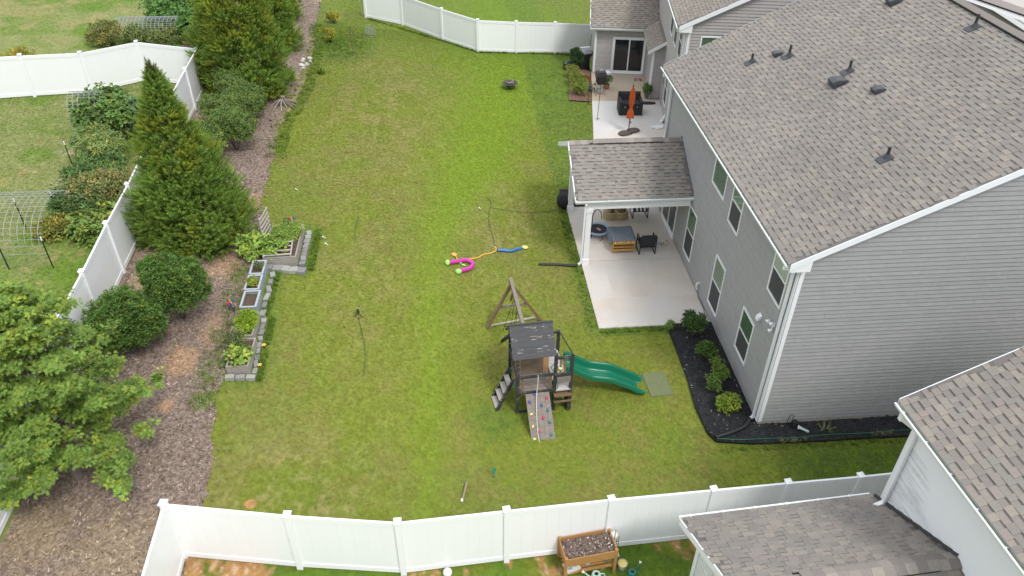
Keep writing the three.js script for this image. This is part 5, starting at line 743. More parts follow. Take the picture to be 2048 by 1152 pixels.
{ let b = raisedBed('raised_bed', 'grey wooden bed with leafy pumpkin vines at the near end of the row', -6.2, -5.6, -15.83, -17.0, 0.30, oldWood);
  bush('squash_plant', 'pumpkin vine with round leaves in the nearest wooden bed', 'plant', -5.92, -16.25, { y: b.y, r: 0.36, h: 0.34, n: 90, sz: 1.3, geo: bigCluster, col: [0.16, 0.24, 0.05], s: 0.62, lumps: 6, stem: false, group: bpG });
  bush('tomato_plant', 'stalky tomato plant at the back left of the nearest wooden bed', 'plant', -6.12, -16.75, { y: b.y, r: 0.32, h: 0.62, n: 120, geo: midCluster, col: [0.12, 0.16, 0.06], s: 0.7, lumps: 6, open: 0.3, group: bpG });
  b = raisedBed('raised_bed', 'grey wooden bed filled with bright lettuce, second in the row', -6.27, -5.7, -17.06, -18.13, 0.30, oldWood);
  bush('lettuce_patch', 'bright green lettuce filling the second wooden bed', 'plant', -5.95, -17.6, { y: b.y, r: 0.34, h: 0.28, n: 620, geo: midCluster, col: [0.19, 0.29, 0.025], s: 0.62, lumps: 22, sz: 1.75, sx: 0.85, stem: false, group: bpG });
  raisedBed('metal_planter', 'galvanised box planter with bare soil beside the lettuce bed', -6.25, -5.8, -18.24, -19.02, 0.36, galv, { th: 0.02, rim: galvRim });
  b = raisedBed('metal_planter', 'galvanised box planter with a yellow-green herb, middle of three', -6.28, -5.86, -19.08, -19.80, 0.36, galv, { th: 0.02, rim: galvRim });
  bush('herb_plant', 'small yellow-green herb in the middle galvanised planter', 'plant', -6.06, -19.42, { y: b.y, r: 0.2, h: 0.25, n: 70, geo: midCluster, col: [0.22, 0.27, 0.04], s: 0.6, lumps: 5, stem: false, group: bpG });
  b = raisedBed('metal_planter', 'galvanised box planter with a thin seedling, uphill of three', -6.27, -5.87, -19.86, -20.56, 0.36, galv, { th: 0.02, rim: galvRim });
  bush('seedling', 'thin seedling in the uphill galvanised planter', 'plant', -6.07, -20.2, { y: b.y, r: 0.16, h: 0.3, n: 26, geo: midCluster, col: [0.12, 0.15, 0.06], s: 0.6, lumps: 4, stem: false, group: bpG });
  b = raisedBed('raised_bed', 'large grey wooden bed with slatted frames and dense seedlings below the conifer', -6.05, -5.0, -20.82, -22.75, 0.30, oldWood);
  bush('carrot_patch', 'feathery green rows at the far end of the large wooden bed', 'plant', -5.4, -22.15, { y: b.y, r: 0.5, h: 0.42, n: 560, geo: slimCluster, col: [0.17, 0.26, 0.05], s: 0.6, lumps: 10, stem: false, group: bpG });
  bush('bean_plant', 'round-leaved beans sprawling over the slatted frame', 'plant', -5.75, -21.35, { y: b.y, r: 0.46, h: 0.42, n: 170, geo: bigCluster, col: [0.17, 0.26, 0.05], s: 0.62, lumps: 7, stem: false, group: bpG });
  bush('bean_vine', 'bean vine spilling off the trellis onto the bark below the conifer', 'vine', -6.45, -21.3, { r: 0.55, h: 0.85, n: 230, geo: bigCluster, col: [0.17, 0.26, 0.05], s: 0.62, lumps: 8, group: bpG });
  { const y = ter(-5.6, -21.3), t = thing('slatted_frame', 'weathered slatted wooden frame lying across the large bed', 'frame', [-5.62, y + 0.36, -21.35], 0.06); part('rail', B(0.035, 0.035, 1.05, 0.42, 0, 0), paleWood, t); part('rail', B(0.035, 0.035, 1.05, -0.42, 0, 0), paleWood, t); for (let i = 0; i < 5; i++) part('slat', B(0.86, 0.02, 0.055, 0, 0.028, -0.48 + i * 0.24), paleWood, t); }
  { const y = ter(-6.1, -22.2), t = thing('bed_trellis', 'upright slatted trellis at the corner of the large bed', 'trellis', [-6.12, y, -22.15], -0.15); for (const z of [-0.34, 0.34]) part('upright', B(0.035, 1.2, 0.035, 0, 0.55, z), paleWood, t); for (let i = 0; i < 6; i++) part('slat', B(0.02, 0.05, 0.74, 0.028, 0.3 + i * 0.16, 0), paleWood, t); }
  { const y = ter(-5.5, -22.2), t = thing('obelisk', 'small dark wire plant support in the large bed', 'plant support', [-5.45, y + 0.2, -22.3]); for (const [a, c] of [[-0.09, -0.09], [0.09, -0.09], [0.09, 0.09], [-0.09, 0.09]]) part('leg', rod([a, 0, c], [a * 0.8, 0.6, c * 0.8], 0.008), black, t); for (const h of [0.3, 0.6]) part('hoop', [rod([-0.08, h, -0.08], [0.08, h, -0.08], 0.007), rod([0.08, h, -0.08], [0.08, h, 0.08], 0.007), rod([0.08, h, 0.08], [-0.08, h, 0.08], 0.007), rod([-0.08, h, 0.08], [-0.08, h, -0.08], 0.007)], black, t); }
  for (const [x, z, h, l] of [[-6.25, -16.2, 0.8, 'dark stake at the outer left corner of the nearest bed'], [-6.12, -16.5, 0.9, 'tallest dark stake, in the middle of the tomato plant'], [-6.02, -16.7, 0.7, 'shorter dark stake toward the lettuce end of the tomato plant']]) single('plant_stake', rod([x, ter(x, z) + 0.1, z], [x + 0.02, ter(x, z) + 0.2 + h, z], 0.009), brownWood, l, 'stake', 'stakes in the nearest bed');
  // stone edging
  const sm = [0.22, 0.28, 0.34].map((k, i) => mat(k, k * 0.98, k * 0.95 - 0.01 * i, 0.95)), e = thing('stone_edging', 'row of pale rough stones edging the raised beds on the lawn side', 'stone edging', [-5.5, ter(-5.5, -18), -18]);
  const st = (x, z, sx, sy, sz, r = 0) => { const m = part('stone', lump(sx, sy, sz), pick(sm), e); m.position.set(x + 5.5, ter(x, z) - ter(-5.5, -18) + sy * 0.3, z + 18); m.rotation.y = r; };
  for (let i = 0; i < 9; i++) st(-5.5 - 0.012 * i, -15.95 - i * 0.26, rr(0.09, 0.15), rr(0.08, 0.13), rr(0.17, 0.26), rr(-0.35, 0.35)); for (let i = 0; i < 6; i++) st(-5.68, -18.35 - i * 0.38, rr(0.12, 0.18), 0.13, rr(0.2, 0.34), rr(-0.3, 0.3));
  for (let i = 0; i < 3; i++) st(-6.1 + i * 0.27, -15.68, 0.25, 0.14, 0.14, rr(-0.15, 0.15)); for (let i = 0; i < 8; i++) st(-4.86, -20.9 - i * 0.25, rr(0.14, 0.2), 0.14, rr(0.2, 0.27), rr(-0.2, 0.2)); for (let i = 0; i < 5; i++) st(-5.85 + i * 0.25, -20.62 + 0.03 * i, rr(0.22, 0.32), 0.14, rr(0.2, 0.3), rr(-0.3, 0.3)); for (let i = 0; i < 2; i++) st(-6.36, -17.3 - i * 0.3, 0.14, 0.14, 0.24);
}
// ---------------------------------------------------------------- on the covered patio
const PY = 0.051, metalB = mat(0.018, 0.019, 0.021, 0.45), fabricB = mat(0.03, 0.031, 0.034, 0.9);
const stripe = new THREE.MeshStandardMaterial({ map: dtex(128, 16, u => (Math.floor(u * 7) % 2 ? [0.78, 0.78, 0.76] : [0.02, 0.02, 0.022])), roughness: 0.9 });
function chair(label, x, z, turn, striped) {
  const t = thing('patio_chair', label, 'chair', [x, PY, z], turn, 'patio chairs'), w = 0.58;
  for (const s of [-1, 1]) { const X = s * w / 2; part('side_frame', [bar([X, 0, 0.27], [X, 0.60, 0.24], 0.03), bar([X, 0, -0.27], [X, 0.78, -0.31], 0.03), bar([X, 0.60, 0.255], [X, 0.60, -0.30], 0.03), bar([X, 0.015, 0.27], [X, 0.015, -0.27], 0.03)], metalB, t); }
  const seat = B(w - 0.05, 0.09, 0.5, 0, 0.36, 0, -0.08), back = B(w - 0.05, 0.46, 0.08, 0, 0.60, -0.27, -0.16), f = g => { const uv = g.attributes.uv, p = g.attributes.position; for (let i = 0; i < uv.count; i++) uv.setXY(i, p.getX(i) / (w - 0.05) + 0.5, 0.5); return g; };
  part('seat', f(seat), striped ? stripe : fabricB, t); part('backrest', f(back), striped ? stripe : fabricB, t); part('cross_rail', [bar([-w / 2, 0.31, 0.24], [w / 2, 0.31, 0.24], 0.03), bar([-w / 2, 0.31, -0.26], [w / 2, 0.31, -0.26], 0.03), bar([-w / 2, 0.77, -0.31], [w / 2, 0.77, -0.31], 0.025)], metalB, t); return t;
}
chair('black metal patio chair with striped cushions facing the camera', 7.37, -25.62, 0.0, true);
chair('black patio chair seen from behind beside the covered cabinet', 7.09, -23.18, Math.PI, false);
{ const t = thing('toy_cabinet', 'honey-coloured wooden play cabinet under a grey cloth cover', 'cabinet', [6.23, PY, -23.5]), w = 0.82, d = 0.9, h = 0.56;
  for (const s of [-1, 1]) { part('side_panel', B(0.03, h - 0.06, d, s * (w / 2 - 0.015), h / 2 + 0.03, 0), honey, t); for (const q of [-1, 1]) part('leg', B(0.05, 0.14, 0.05, s * (w / 2 - 0.03), 0.07, q * (d / 2 - 0.03)), honey, t); }
  part('bottom', B(w - 0.06, 0.03, d, 0, 0.10, 0), honey, t); part('shelf', B(w - 0.06, 0.025, d - 0.02, 0, 0.24, 0.0), honey, t); part('apron', B(w - 0.06, 0.15, 0.03, 0, 0.45, d / 2 - 0.02), honey, t); part('lower_rail', B(w - 0.06, 0.08, 0.03, 0, 0.14, d / 2 + 0.005), honey, t); part('back', B(w - 0.06, h - 0.1, 0.02, 0, h / 2, -d / 2 + 0.02), honey, t);
  for (const x of [-0.33, -0.13, 0.15, 0.33]) part('knob', new THREE.SphereGeometry(0.02, 10, 8).scale(1, 1.2, 0.8).translate(x, 0.47, d / 2 + 0.005), mat(0.8, 0.78, 0.7, 0.4), t);
  const N = 22, pos = [], idx = [], uv = []; for (let j = 0; j <= N; j++) for (let i = 0; i <= N; i++) { const a = (i / N - 0.5) * 1.34, b = (j / N - 0.5) * 1.12; let x = clamp(a, -w / 2 - 0.02, w / 2 + 0.02), z = clamp(b, -d / 2 - 0.02, d / 2 - 0.02), dx = Math.abs(a) - Math.abs(x), dz = Math.abs(b) - Math.abs(z); const y = h + 0.03 - Math.max(dx, b < 0 ? dz : dz * 0.3) * 1.0 + 0.018 * (fbm(a * 6, b * 6, 3) - 0.5) - 0.012 * Math.cos(a * 7) * (Math.abs(a) < w / 2 ? 1 : 0); pos.push(x + Math.sign(a) * dx * (0.12 + 0.3 * vn(b * 9, 3)), y, z + Math.sign(b) * dz * 0.3); uv.push(i / N, j / N); }
  for (let j = 0; j < N; j++) for (let i = 0; i < N; i++) { const a = j * (N + 1) + i; idx.push(a, a + N + 1, a + 1, a + 1, a + N + 1, a + N + 2); } const g = new THREE.BufferGeometry(); g.setAttribute('position', new THREE.Float32BufferAttribute(pos, 3)); g.setAttribute('uv', new THREE.Float32BufferAttribute(uv, 2)); g.setIndex(idx); g.computeVertexNormals(); part('cloth_cover', g, new THREE.MeshStandardMaterial({ map: dtex(128, 128, (u, v) => { const k = 0.85 + 0.3 * fbm(u * 12, v * 12, 3); return [0.15 * k, 0.185 * k, 0.23 * k]; }), roughness: 0.95, side: THREE.DoubleSide }), t); }
{ const t = thing('toddler_trampoline', 'small round trampoline with pale blue rim and handle bar on the patio', 'trampoline', [5.52, PY, -24.38]);
  part('rim_pad', new THREE.TorusGeometry(0.40, 0.055, 10, 40).rotateX(Math.PI / 2).scale(1, 0.55, 1).translate(0, 0.23, 0), mat(0.30, 0.43, 0.60, 0.7), t); part('jumping_mat', new THREE.CylinderGeometry(0.36, 0.36, 0.012, 36).translate(0, 0.222, 0), mat(0.022, 0.022, 0.03, 0.8), t); part('mat_patch', B(0.1, 0.004, 0.2, 0.02, 0.232, 0.02, 0, 0.5), mat(0.55, 0.28, 0.33, 0.8), t);
  for (let i = 0; i < 6; i++) { const a = i * 1.047 + 0.3; part('leg', rod([Math.cos(a) * 0.38, 0, Math.sin(a) * 0.38], [Math.cos(a) * 0.38, 0.22, Math.sin(a) * 0.38], 0.014), metalB, t); }
  part('handle', tube([[-0.32, 0.1, 0.3], [-0.30, 0.6, 0.2], [-0.24, 1.02, 0.1], [-0.1, 1.12, 0.05], [0.04, 1.0, 0.1], [0.06, 0.78, 0.16]], 0.014, 40, 7), metalB, t); part('grip', tube([[-0.305, 0.55, 0.2], [-0.26, 0.95, 0.11], [-0.2, 1.06, 0.08]], 0.02, 16, 8), mat(0.35, 0.05, 0.08, 0.6), t); part('strut', rod([0.02, 0.23, 0.1], [0.02, 0.02, 0.46], 0.012), mat(0.42, 0.24, 0.3, 0.5), t); part('foot', cyl(0.03, 0.03, 0.03, 0.02, 0.015, 0.46), mat(0.5, 0.05, 0.08, 0.5), t); }
{ const t = thing('water_table', 'tan kidney-shaped water play table with brown trunk posts', 'play table', [6.42, PY, -25.5]), tan = mat(0.40, 0.31, 0.175, 0.6), br = mat(0.15, 0.095, 0.055, 0.7);
  const s = new THREE.Shape(); for (let i = 0; i <= 40; i++) { const a = i / 40 * 6.283, r = 0.30 + 0.10 * Math.cos(2 * a) + 0.035 * Math.sin(a), x = Math.cos(a) * r * 1.2, y = Math.sin(a) * r * 1.05; i ? s.lineTo(x, y) : s.moveTo(x, y); } const hole = new THREE.Path(s.getPoints().map(p => p.clone().multiplyScalar(0.86)).reverse());
  const rim = s.clone(); rim.holes.push(hole); part('basin_wall', new THREE.ExtrudeGeometry(rim, { depth: 0.26, bevelEnabled: true, bevelSize: 0.02, bevelThickness: 0.02, bevelSegments: 2 }).rotateX(-Math.PI / 2).translate(0, 0.03, 0), tan, t); part('basin_floor', new THREE.ShapeGeometry(s).rotateX(-Math.PI / 2).translate(0, 0.15, 0), tan, t);
  part('sand', new THREE.CylinderGeometry(0.13, 0.13, 0.02, 14).scale(1.5, 1, 0.8).translate(-0.02, 0.165, 0.06), mat(0.42, 0.16, 0.11, 0.9), t);
  part('rock_hill', lathe([[0.16, 0], [0.15, 0.16], [0.10, 0.25], [0.001, 0.28]], 12, -0.30, 0.15, -0.06), tan, t);
  part('trunk_post', lathe([[0.09, 0], [0.065, 0.15], [0.06, 0.45], [0.085, 0.62]], 12, -0.18, 0.15, -0.2), br, t); part('trunk_post', lathe([[0.13, 0], [0.10, 0.15], [0.09, 0.45], [0.12, 0.62], [0.001, 0.64]], 12, 0.30, 0.15, -0.08), br, t); part('branch_beam', tube([[-0.18, 0.75, -0.2], [0.05, 0.80, -0.18], [0.30, 0.76, -0.08]], 0.06, 14, 8), br, t);
  part('red_door', cyl(0.075, 0.075, 0.03, 0.27, 0.52, 0.03, 16, Math.PI / 2 - 0.2), mat(0.45, 0.03, 0.03, 0.5), t); part('door_ring', new THREE.TorusGeometry(0.08, 0.014, 8, 20).rotateX(-0.2).translate(0.27, 0.52, 0.04), tan, t); part('bird', new THREE.SphereGeometry(0.05, 10, 8).scale(1.2, 0.9, 0.8).translate(-0.28, 0.72, -0.12), mat(0.6, 0.36, 0.06, 0.6), t); part('ladle', [rod([0.0, 0.3, 0.05], [0.22, 0.22, 0.1], 0.012), new THREE.SphereGeometry(0.035, 8, 6).translate(-0.02, 0.32, 0.05)], mat(0.75, 0.73, 0.66, 0.5), t); }
function shoes(label, x, y, z, turn, c, spread = 0.13) { const t = thing('shoes', label, 'shoes', [x, y, z], turn, 'pairs of shoes'); for (const s of [-1, 1]) { const g = prism([[0, -0.045], [0.1, -0.05], [0.2, -0.03], [0.25, 0], [0.2, 0.035], [0.1, 0.04], [0, 0.035]], 0.05, 0.012); g.rotateX(-Math.PI / 2); g.rotateY(s * 0.35); g.translate(0, 0.014, s * spread); const m = part('shoe', g, c, t); part('opening', new THREE.CylinderGeometry(0.026, 0.026, 0.012, 10).scale(1.5, 1, 1).translate(0.06, 0.078, s * spread), black, m); } return t; }
shoes('grey and white sneakers on the patio beside the black chair', 7.62, PY, -23.45, 0.7, mat(0.5, 0.5, 0.56, 0.7)); shoes('cream slip-on shoes by the sliding door', 7.95, PY, -23.5, 2.2, mat(0.62, 0.55, 0.42, 0.8), 0.1); 
{ const t = thing('mesh_bag', 'black mesh storage bag slumped behind the rear porch post', 'bag', [4.5, 0.02, -26.55]); const g = new THREE.SphereGeometry(0.34, 20, 14), p = g.attributes.position; for (let i = 0; i < p.count; i++) { const k = 0.85 + 0.3 * fbm(p.getX(i) * 5 + 3, p.getY(i) * 5 + p.getZ(i) * 3, 2); p.setXYZ(i, p.getX(i) * 0.85 * k, Math.max(0, p.getY(i) * 0.8 * k + 0.26), p.getZ(i) * 1.1 * k); } g.computeVertexNormals(); part('sack', g, mat(0.012, 0.012, 0.013, 0.9), t); part('hoop', new THREE.TorusGeometry(0.27, 0.01, 6, 26).rotateY(0.5).translate(-0.05, 0.28, 0.12), mat(0.03, 0.04, 0.03, 0.6), t); }
function corrugated(name, label, pts, r, m) { const c = new THREE.CatmullRomCurve3(pts.map(q => V(...q))), N = Math.round(c.getLength() / 0.02), g = new THREE.TubeGeometry(c, N, r, 10), p = g.attributes.position, n = g.attributes.normal; for (let i = 0; i <= N; i++) if (i % 2) for (let j = 0; j <= 10; j++) { const k = i * 11 + j; p.setXYZ(k, p.getX(k) - n.getX(k) * r * 0.18, p.getY(k) - n.getY(k) * r * 0.18, p.getZ(k) - n.getZ(k) * r * 0.18); } g.computeVertexNormals(); return single(name, g, m, label, 'drain pipe'); }
corrugated('drain_pipe', 'black corrugated drain pipe leading from the porch downspout across the grass', [[4.46, 0.07, -22.38], [4.2, 0.06, -22.4], [3.7, ter(3.7, -22.5) + 0.04, -22.5], [3.05, ter(3.05, -22.53) + 0.04, -22.53]], 0.055, mat(0.03, 0.035, 0.03, 0.7));
corrugated('drain_pipe', 'black corrugated drain pipe crossing the black bed at the house corner', [[8.14, 0.13, -14.56], [7.9, 0.13, -14.3], [7.5, 0.12, -14.12], [6.98, 0.10, -13.98]], 0.065, mat(0.016, 0.016, 0.018, 0.6));
// black bed: edging strip, hose, hook, lantern, spot light
{ const P = blackBed.slice(0, 10), t = thing('bed_edging', 'thin black plastic edging round the black mulch bed', 'edging', [P[0][0], 0, P[0][1]]), gs = []; for (let i = 0; i < P.length - 1; i++) { const a = P[i], b = P[i + 1], n = 6; for (let k = 0; k < n; k++) { const s = k / n, e = (k + 1) / n, j = q => 0.07 + 0.05 * vn(q * 3 + i * 5, 2), X = q => mix(a[0], b[0], q) - P[0][0], Z = q => mix(a[1], b[1], q) - P[0][1]; gs.push(hexa([[X(s) - 0.008, -0.05, Z(s) - 0.008], [X(e) - 0.008, -0.05, Z(e) - 0.008], [X(e) + 0.008, -0.05, Z(e) + 0.008], [X(s) + 0.008, -0.05, Z(s) + 0.008], [X(s) - 0.02, j(s), Z(s) + 0.02], [X(e) - 0.02, j(e), Z(e) + 0.02], [X(e) - 0.005, j(e), Z(e) + 0.035], [X(s) - 0.005, j(s), Z(s) + 0.035]])); } } part('strip', gs, mat(0.012, 0.012, 0.012, 0.8), t); }
single('garden_hose', tube([[7.0, 0.12, -13.92], [7.6, 0.11, -13.84], [8.4, 0.11, -13.82], [9.2, 0.10, -13.80], [10.2, 0.11, -13.83], [11.2, 0.10, -13.82], [12.6, 0.10, -13.85]], 0.012, 80, 6), mat(0.02, 0.14, 0.07, 0.5), 'thin green hose lying along the near edge of the black bed', 'hose');
{ const t = thing('shepherd_hook', 'small black hook leaning at the foot of the side wall', 'hook', [9.02, 0.05, -14.18]); part('rod', tube([[0, 0, 0], [0.03, 0.25, -0.03], [0.09, 0.46, -0.06], [0.14, 0.50, -0.06], [0.18, 0.44, -0.04], [0.16, 0.34, -0.03], [0.2, 0.32, -0.02]], 0.01, 34, 6), black, t); }
{ const t = thing('lantern', 'small black lantern lying in the bed below the side wall', 'lantern', [9.3, 0.09, -14.22], 0.4); for (const s of [-1, 1]) for (const q of [-1, 1]) part('upright', B(0.012, 0.16, 0.012, s * 0.06, 0.09, q * 0.06), black, t); part('lid', B(0.15, 0.025, 0.15, 0, 0.18, 0), black, t); part('base', B(0.15, 0.02, 0.15, 0, 0.01, 0), black, t); part('globe', cyl(0.035, 0.035, 0.12, 0, 0.09, 0), mat(0.1, 0.1, 0.1, 0.2), t); }
{ const t = thing('spot_light', 'silver and white spotlight lying in the black bed', 'lamp', [9.5, 0.13, -14.05], -0.5); part('housing', lathe([[0.001, -0.16], [0.035, -0.15], [0.04, 0.06], [0.055, 0.14], [0.05, 0.15], [0.001, 0.13]], 16).rotateZ(Math.PI / 2 - 0.2), mat(0.45, 0.5, 0.52, 0.35), t); part('face_ring', new THREE.TorusGeometry(0.05, 0.012, 8, 20).rotateY(Math.PI / 2).translate(-0.145, 0.03, 0), mat(0.8, 0.8, 0.78, 0.4), t); part('stake', rod([0.02, -0.02, 0], [0.05, -0.1, 0.02], 0.012), black, t); }
single('utility_box', [B(0.16, 0.1, 0.2, 12.55, 0.12, -13.95)], mat(0.05, 0.055, 0.06, 0.5), 'small dark valve box in the bed beside the white house downspout', 'box');
// ---------------------------------------------------------------- on the lawn
{ const Y = (x, z, h = 0) => [x, ter(x, z) + h, z];
  const t = thing('sprinkler_arch', 'pink inflatable sprinkler arch with lime green feet lying on the grass', 'water toy'), pink = mat(0.55, 0.045, 0.33, 0.35), lime = mat(0.36, 0.66, 0.17, 0.4), or = mat(0.72, 0.40, 0.08, 0.5);
  const ap = [Y(-0.14, -21.85, 0.09), Y(0.15, -22.02, 0.09), Y(0.48, -22.2, 0.09), Y(0.66, -22.08, 0.09), Y(0.58, -21.78, 0.09), Y(0.22, -21.48, 0.09)]; part('arch_tube', tube(ap, 0.075, 60, 12), pink, t); part('arch_foot', new THREE.SphereGeometry(0.115, 16, 12).scale(0.8, 0.85, 1.1).translate(...Y(-0.2, -21.82, 0.09)), lime, t); part('arch_foot', new THREE.SphereGeometry(0.115, 16, 12).scale(1, 0.85, 0.9).translate(...Y(0.16, -21.42, 0.09)), lime, t);
  const h = thing('sprinkler_hose', 'orange ribbed hose with a flower head running from the pink arch to the blue tube', 'water toy'); part('hose', tube([Y(0.3, -22.3, 0.03), Y(0.55, -22.38, 0.03), Y(0.85, -22.55, 0.03), Y(1.1, -22.83, 0.03), Y(1.35, -22.98, 0.03), Y(1.56, -23.2, 0.04), Y(1.53, -23.45, 0.03)], 0.026, 70, 8), or, h); part('flower_stem', tube([Y(0.33, -22.22, 0.04), Y(0.16, -22.18, 0.06), Y(0.08, -22.4, 0.05)], 0.02, 16, 7), or, h); part('flower_head', Array.from({ length: 6 }, (_, i) => new THREE.SphereGeometry(0.05, 10, 8).scale(1, 0.5, 1).translate(...Y(0.04 + 0.055 * Math.cos(i * 1.05), -22.46 + 0.055 * Math.sin(i * 1.05), 0.05))), or, h); part('lime_lizard', [new THREE.SphereGeometry(0.06, 10, 8).scale(1.6, 0.6, 0.7).rotateY(-0.6).translate(...Y(0.34, -21.92, 0.05)), new THREE.SphereGeometry(0.045, 10, 8).scale(1.2, 0.7, 1).translate(...Y(0.24, -22.02, 0.05))], lime, h);
  const b = thing('sprinkler_tube', 'blue inflatable tube with a yellow flower end lying on the grass', 'water toy'); part('tube', tube([Y(1.62, -23.2, 0.06), Y(1.85, -23.22, 0.07), Y(2.1, -23.24, 0.06), Y(2.35, -23.4, 0.06), Y(2.52, -23.5, 0.05)], 0.055, 40, 10), mat(0.05, 0.17, 0.46, 0.35), b); part('flower_end', Array.from({ length: 6 }, (_, i) => new THREE.SphereGeometry(0.055, 10, 8).scale(1, 0.5, 1).translate(...Y(2.66 + 0.07 * Math.cos(i * 1.05), -23.58 + 0.06 * Math.sin(i * 1.05), 0.05))), mat(0.72, 0.62, 0.2, 0.5), b);
  const hose = mat(0.035, 0.11, 0.055, 0.5), hs = (label, pts) => single('garden_hose', tube(pts.map(q => Y(q[0], q[1], 0.03)), 0.008, 90, 6), hose, label, 'hose');
  hs('dark green hose leading up the lawn from the orange sprinkler hose', [[1.55, -23.4], [1.5, -24.1], [1.42, -25], [1.48, -25.9], [1.6, -26.6], [1.4, -27.1]]); hs('dark green hose branching sideways across the lawn to the patio', [[1.55, -26.2], [2.3, -26.15], [3.2, -26.1], [4.4, -26.3]]); hs('dark green hose trailing down the lawn from the sprinkler', [[-2.92, -18.35], [-2.75, -17.6], [-2.62, -16.8], [-2.6, -15.9]]); hs('faint green hose lying on the upper lawn between beds and band', [[-3.3, -24], [-3.36, -23.2], [-3.3, -22.4]]);
  { const p = Y(-2.92, -18.45), s = thing('sprinkler', 'small dark lawn sprinkler standing on the grass left of the mown band', 'sprinkler', p); for (let i = 0; i < 3; i++) part('leg', rod([0, 0.12, 0], [Math.cos(i * 2.1 + 0.6) * 0.14, 0.01, Math.sin(i * 2.1 + 0.6) * 0.14], 0.012), black, s); part('body', lathe([[0.03, 0.1], [0.045, 0.16], [0.03, 0.26], [0.012, 0.28], [0.001, 0.28]], 12), mat(0.03, 0.05, 0.03, 0.5), s); part('arm', bar([-0.02, 0.27, 0], [0.1, 0.3, 0.02], 0.018), mat(0.3, 0.32, 0.33, 0.4), s); }
  { const p = Y(0.79, -12.75), s = thing('bubble_wand', 'small teal toy standing in the grass in front of the fence', 'toy', p); part('stick', rod([0, 0, 0], [0.0, 0.24, 0], 0.018, 0.014), mat(0.08, 0.30, 0.26, 0.5), s); part('cup', lathe([[0.02, 0], [0.05, 0.04], [0.055, 0.1], [0.05, 0.1]], 12, 0, 0.2, 0), mat(0.06, 0.33, 0.28, 0.5), s); }
  { const p = Y(0.0, -11.95), s = thing('lawn_stick', 'bleached broken stick with a white end lying on the grass before the fence', 'stick', p); part('twig', tube([[-0.02, 0.03, 0.06], [0.02, 0.05, -0.1], [0.07, 0.05, -0.3], [0.1, 0.04, -0.42]], 0.028, 20, 6), mat(0.30, 0.23, 0.15, 0.95), s); part('white_end', new THREE.SphereGeometry(0.045, 10, 8).scale(0.8, 0.7, 1.2).translate(-0.04, 0.04, 0.1), mat(0.75, 0.74, 0.7, 0.7), s); }
  for (const [x, z, l] of [[1.18, -26.0, 'white peg lying on the upper lawn beside the hose bend'], [-4.3, -22.5, 'left of two white golf markers beside the large raised bed'], [-4.18, -22.1, 'right of two white golf markers beside the large raised bed'], [-5.6, -25.6, 'white peg on the lawn uphill of the large raised bed']]) { const s = thing('white_peg', l, 'peg', Y(x, z)); part('peg', [lathe([[0.001, 0], [0.012, 0.02], [0.02, 0.1], [0.045, 0.12], [0.001, 0.13]], 10).rotateZ(0.9)], mat(0.8, 0.8, 0.78, 0.6), s); }
  { const s = thing('meter_lid', 'flat grey-green utility lid set in the grass at the end of the slide', 'utility lid', [5.9, 0.0, -16.24], 0.08); part('lid', B(0.62, 0.05, 0.92, 0, 0.004, 0), new THREE.MeshStandardMaterial({ map: dtex(128, 128, (u, v) => { const n = fbm(u * 20, v * 20, 3); return mix3([0.13, 0.155, 0.065], [0.18, 0.20, 0.10], n); }), roughness: 0.95 }), s); part('rim', [B(0.68, 0.04, 0.03, 0, 0.008, 0.475), B(0.68, 0.04, 0.03, 0, 0.008, -0.475), B(0.03, 0.04, 0.92, 0.325, 0.008, 0), B(0.03, 0.04, 0.92, -0.325, 0.008, 0)], mat(0.15, 0.17, 0.11, 0.95), s); }
  { const s = thing('fire_pit', 'round dark fire bowl standing on the far lawn', 'fire pit', Y(3.34, -38.5)); part('bowl', lathe([[0.02, 0.12], [0.2, 0.16], [0.33, 0.28], [0.40, 0.30], [0.40, 0.32], [0.3, 0.3], [0.18, 0.2], [0.02, 0.17]], 24), mat(0.05, 0.045, 0.045, 0.7), s); for (let i = 0; i < 3; i++) part('leg', rod([Math.cos(i * 2.1) * 0.2, 0.2, Math.sin(i * 2.1) * 0.2], [Math.cos(i * 2.1) * 0.3, 0, Math.sin(i * 2.1) * 0.3], 0.016), black, s); for (let i = 0; i < 4; i++) part('log', rod([-0.2 + i * 0.06, 0.3, -0.12 + 0.07 * i], [0.18, 0.34 + 0.02 * i, 0.14 - i * 0.09], 0.035, 0.03, 7), mat(0.2, 0.17, 0.14, 0.95), s); }
  { const s = thing('stick_pile', 'heap of bleached branches leaning together on the bark strip', 'stick pile', Y(-7.2, -33.1)); for (let i = 0; i < 13; i++) { const a = i * 0.52 + rr(-0.15, 0.15), l = rr(0.35, 0.7); part('branch', tube([[Math.cos(a) * l, 0.03, Math.sin(a) * l * 0.9], [Math.cos(a + 0.15) * l * 0.45, rr(0.18, 0.3), Math.sin(a + 0.15) * l * 0.4], [Math.cos(a) * -0.1, rr(0.36, 0.5), Math.sin(a) * -0.1]], rr(0.014, 0.026), 10, 5), pick([barkGrey, mat(0.34, 0.29, 0.24, 0.95), mat(0.42, 0.37, 0.31, 0.95)]), s); } }
  { const s = thing('wire_cage', 'small cylinder of wire mesh guarding a plant in the weedy corner', 'wire cage', Y(-4.15, -44.4)); for (let i = 0; i < 16; i++) { const a = i * 0.3927; part('upright_wire', rod([Math.cos(a) * 0.27, 0, Math.sin(a) * 0.27], [Math.cos(a) * 0.27, 0.55, Math.sin(a) * 0.27], 0.007, 0.007, 5), wire, s); } for (let k = 0; k < 5; k++) part('hoop_wire', new THREE.TorusGeometry(0.27, 0.006, 5, 26).rotateX(Math.PI / 2).translate(0, 0.04 + k * 0.125, 0), wire, s); }
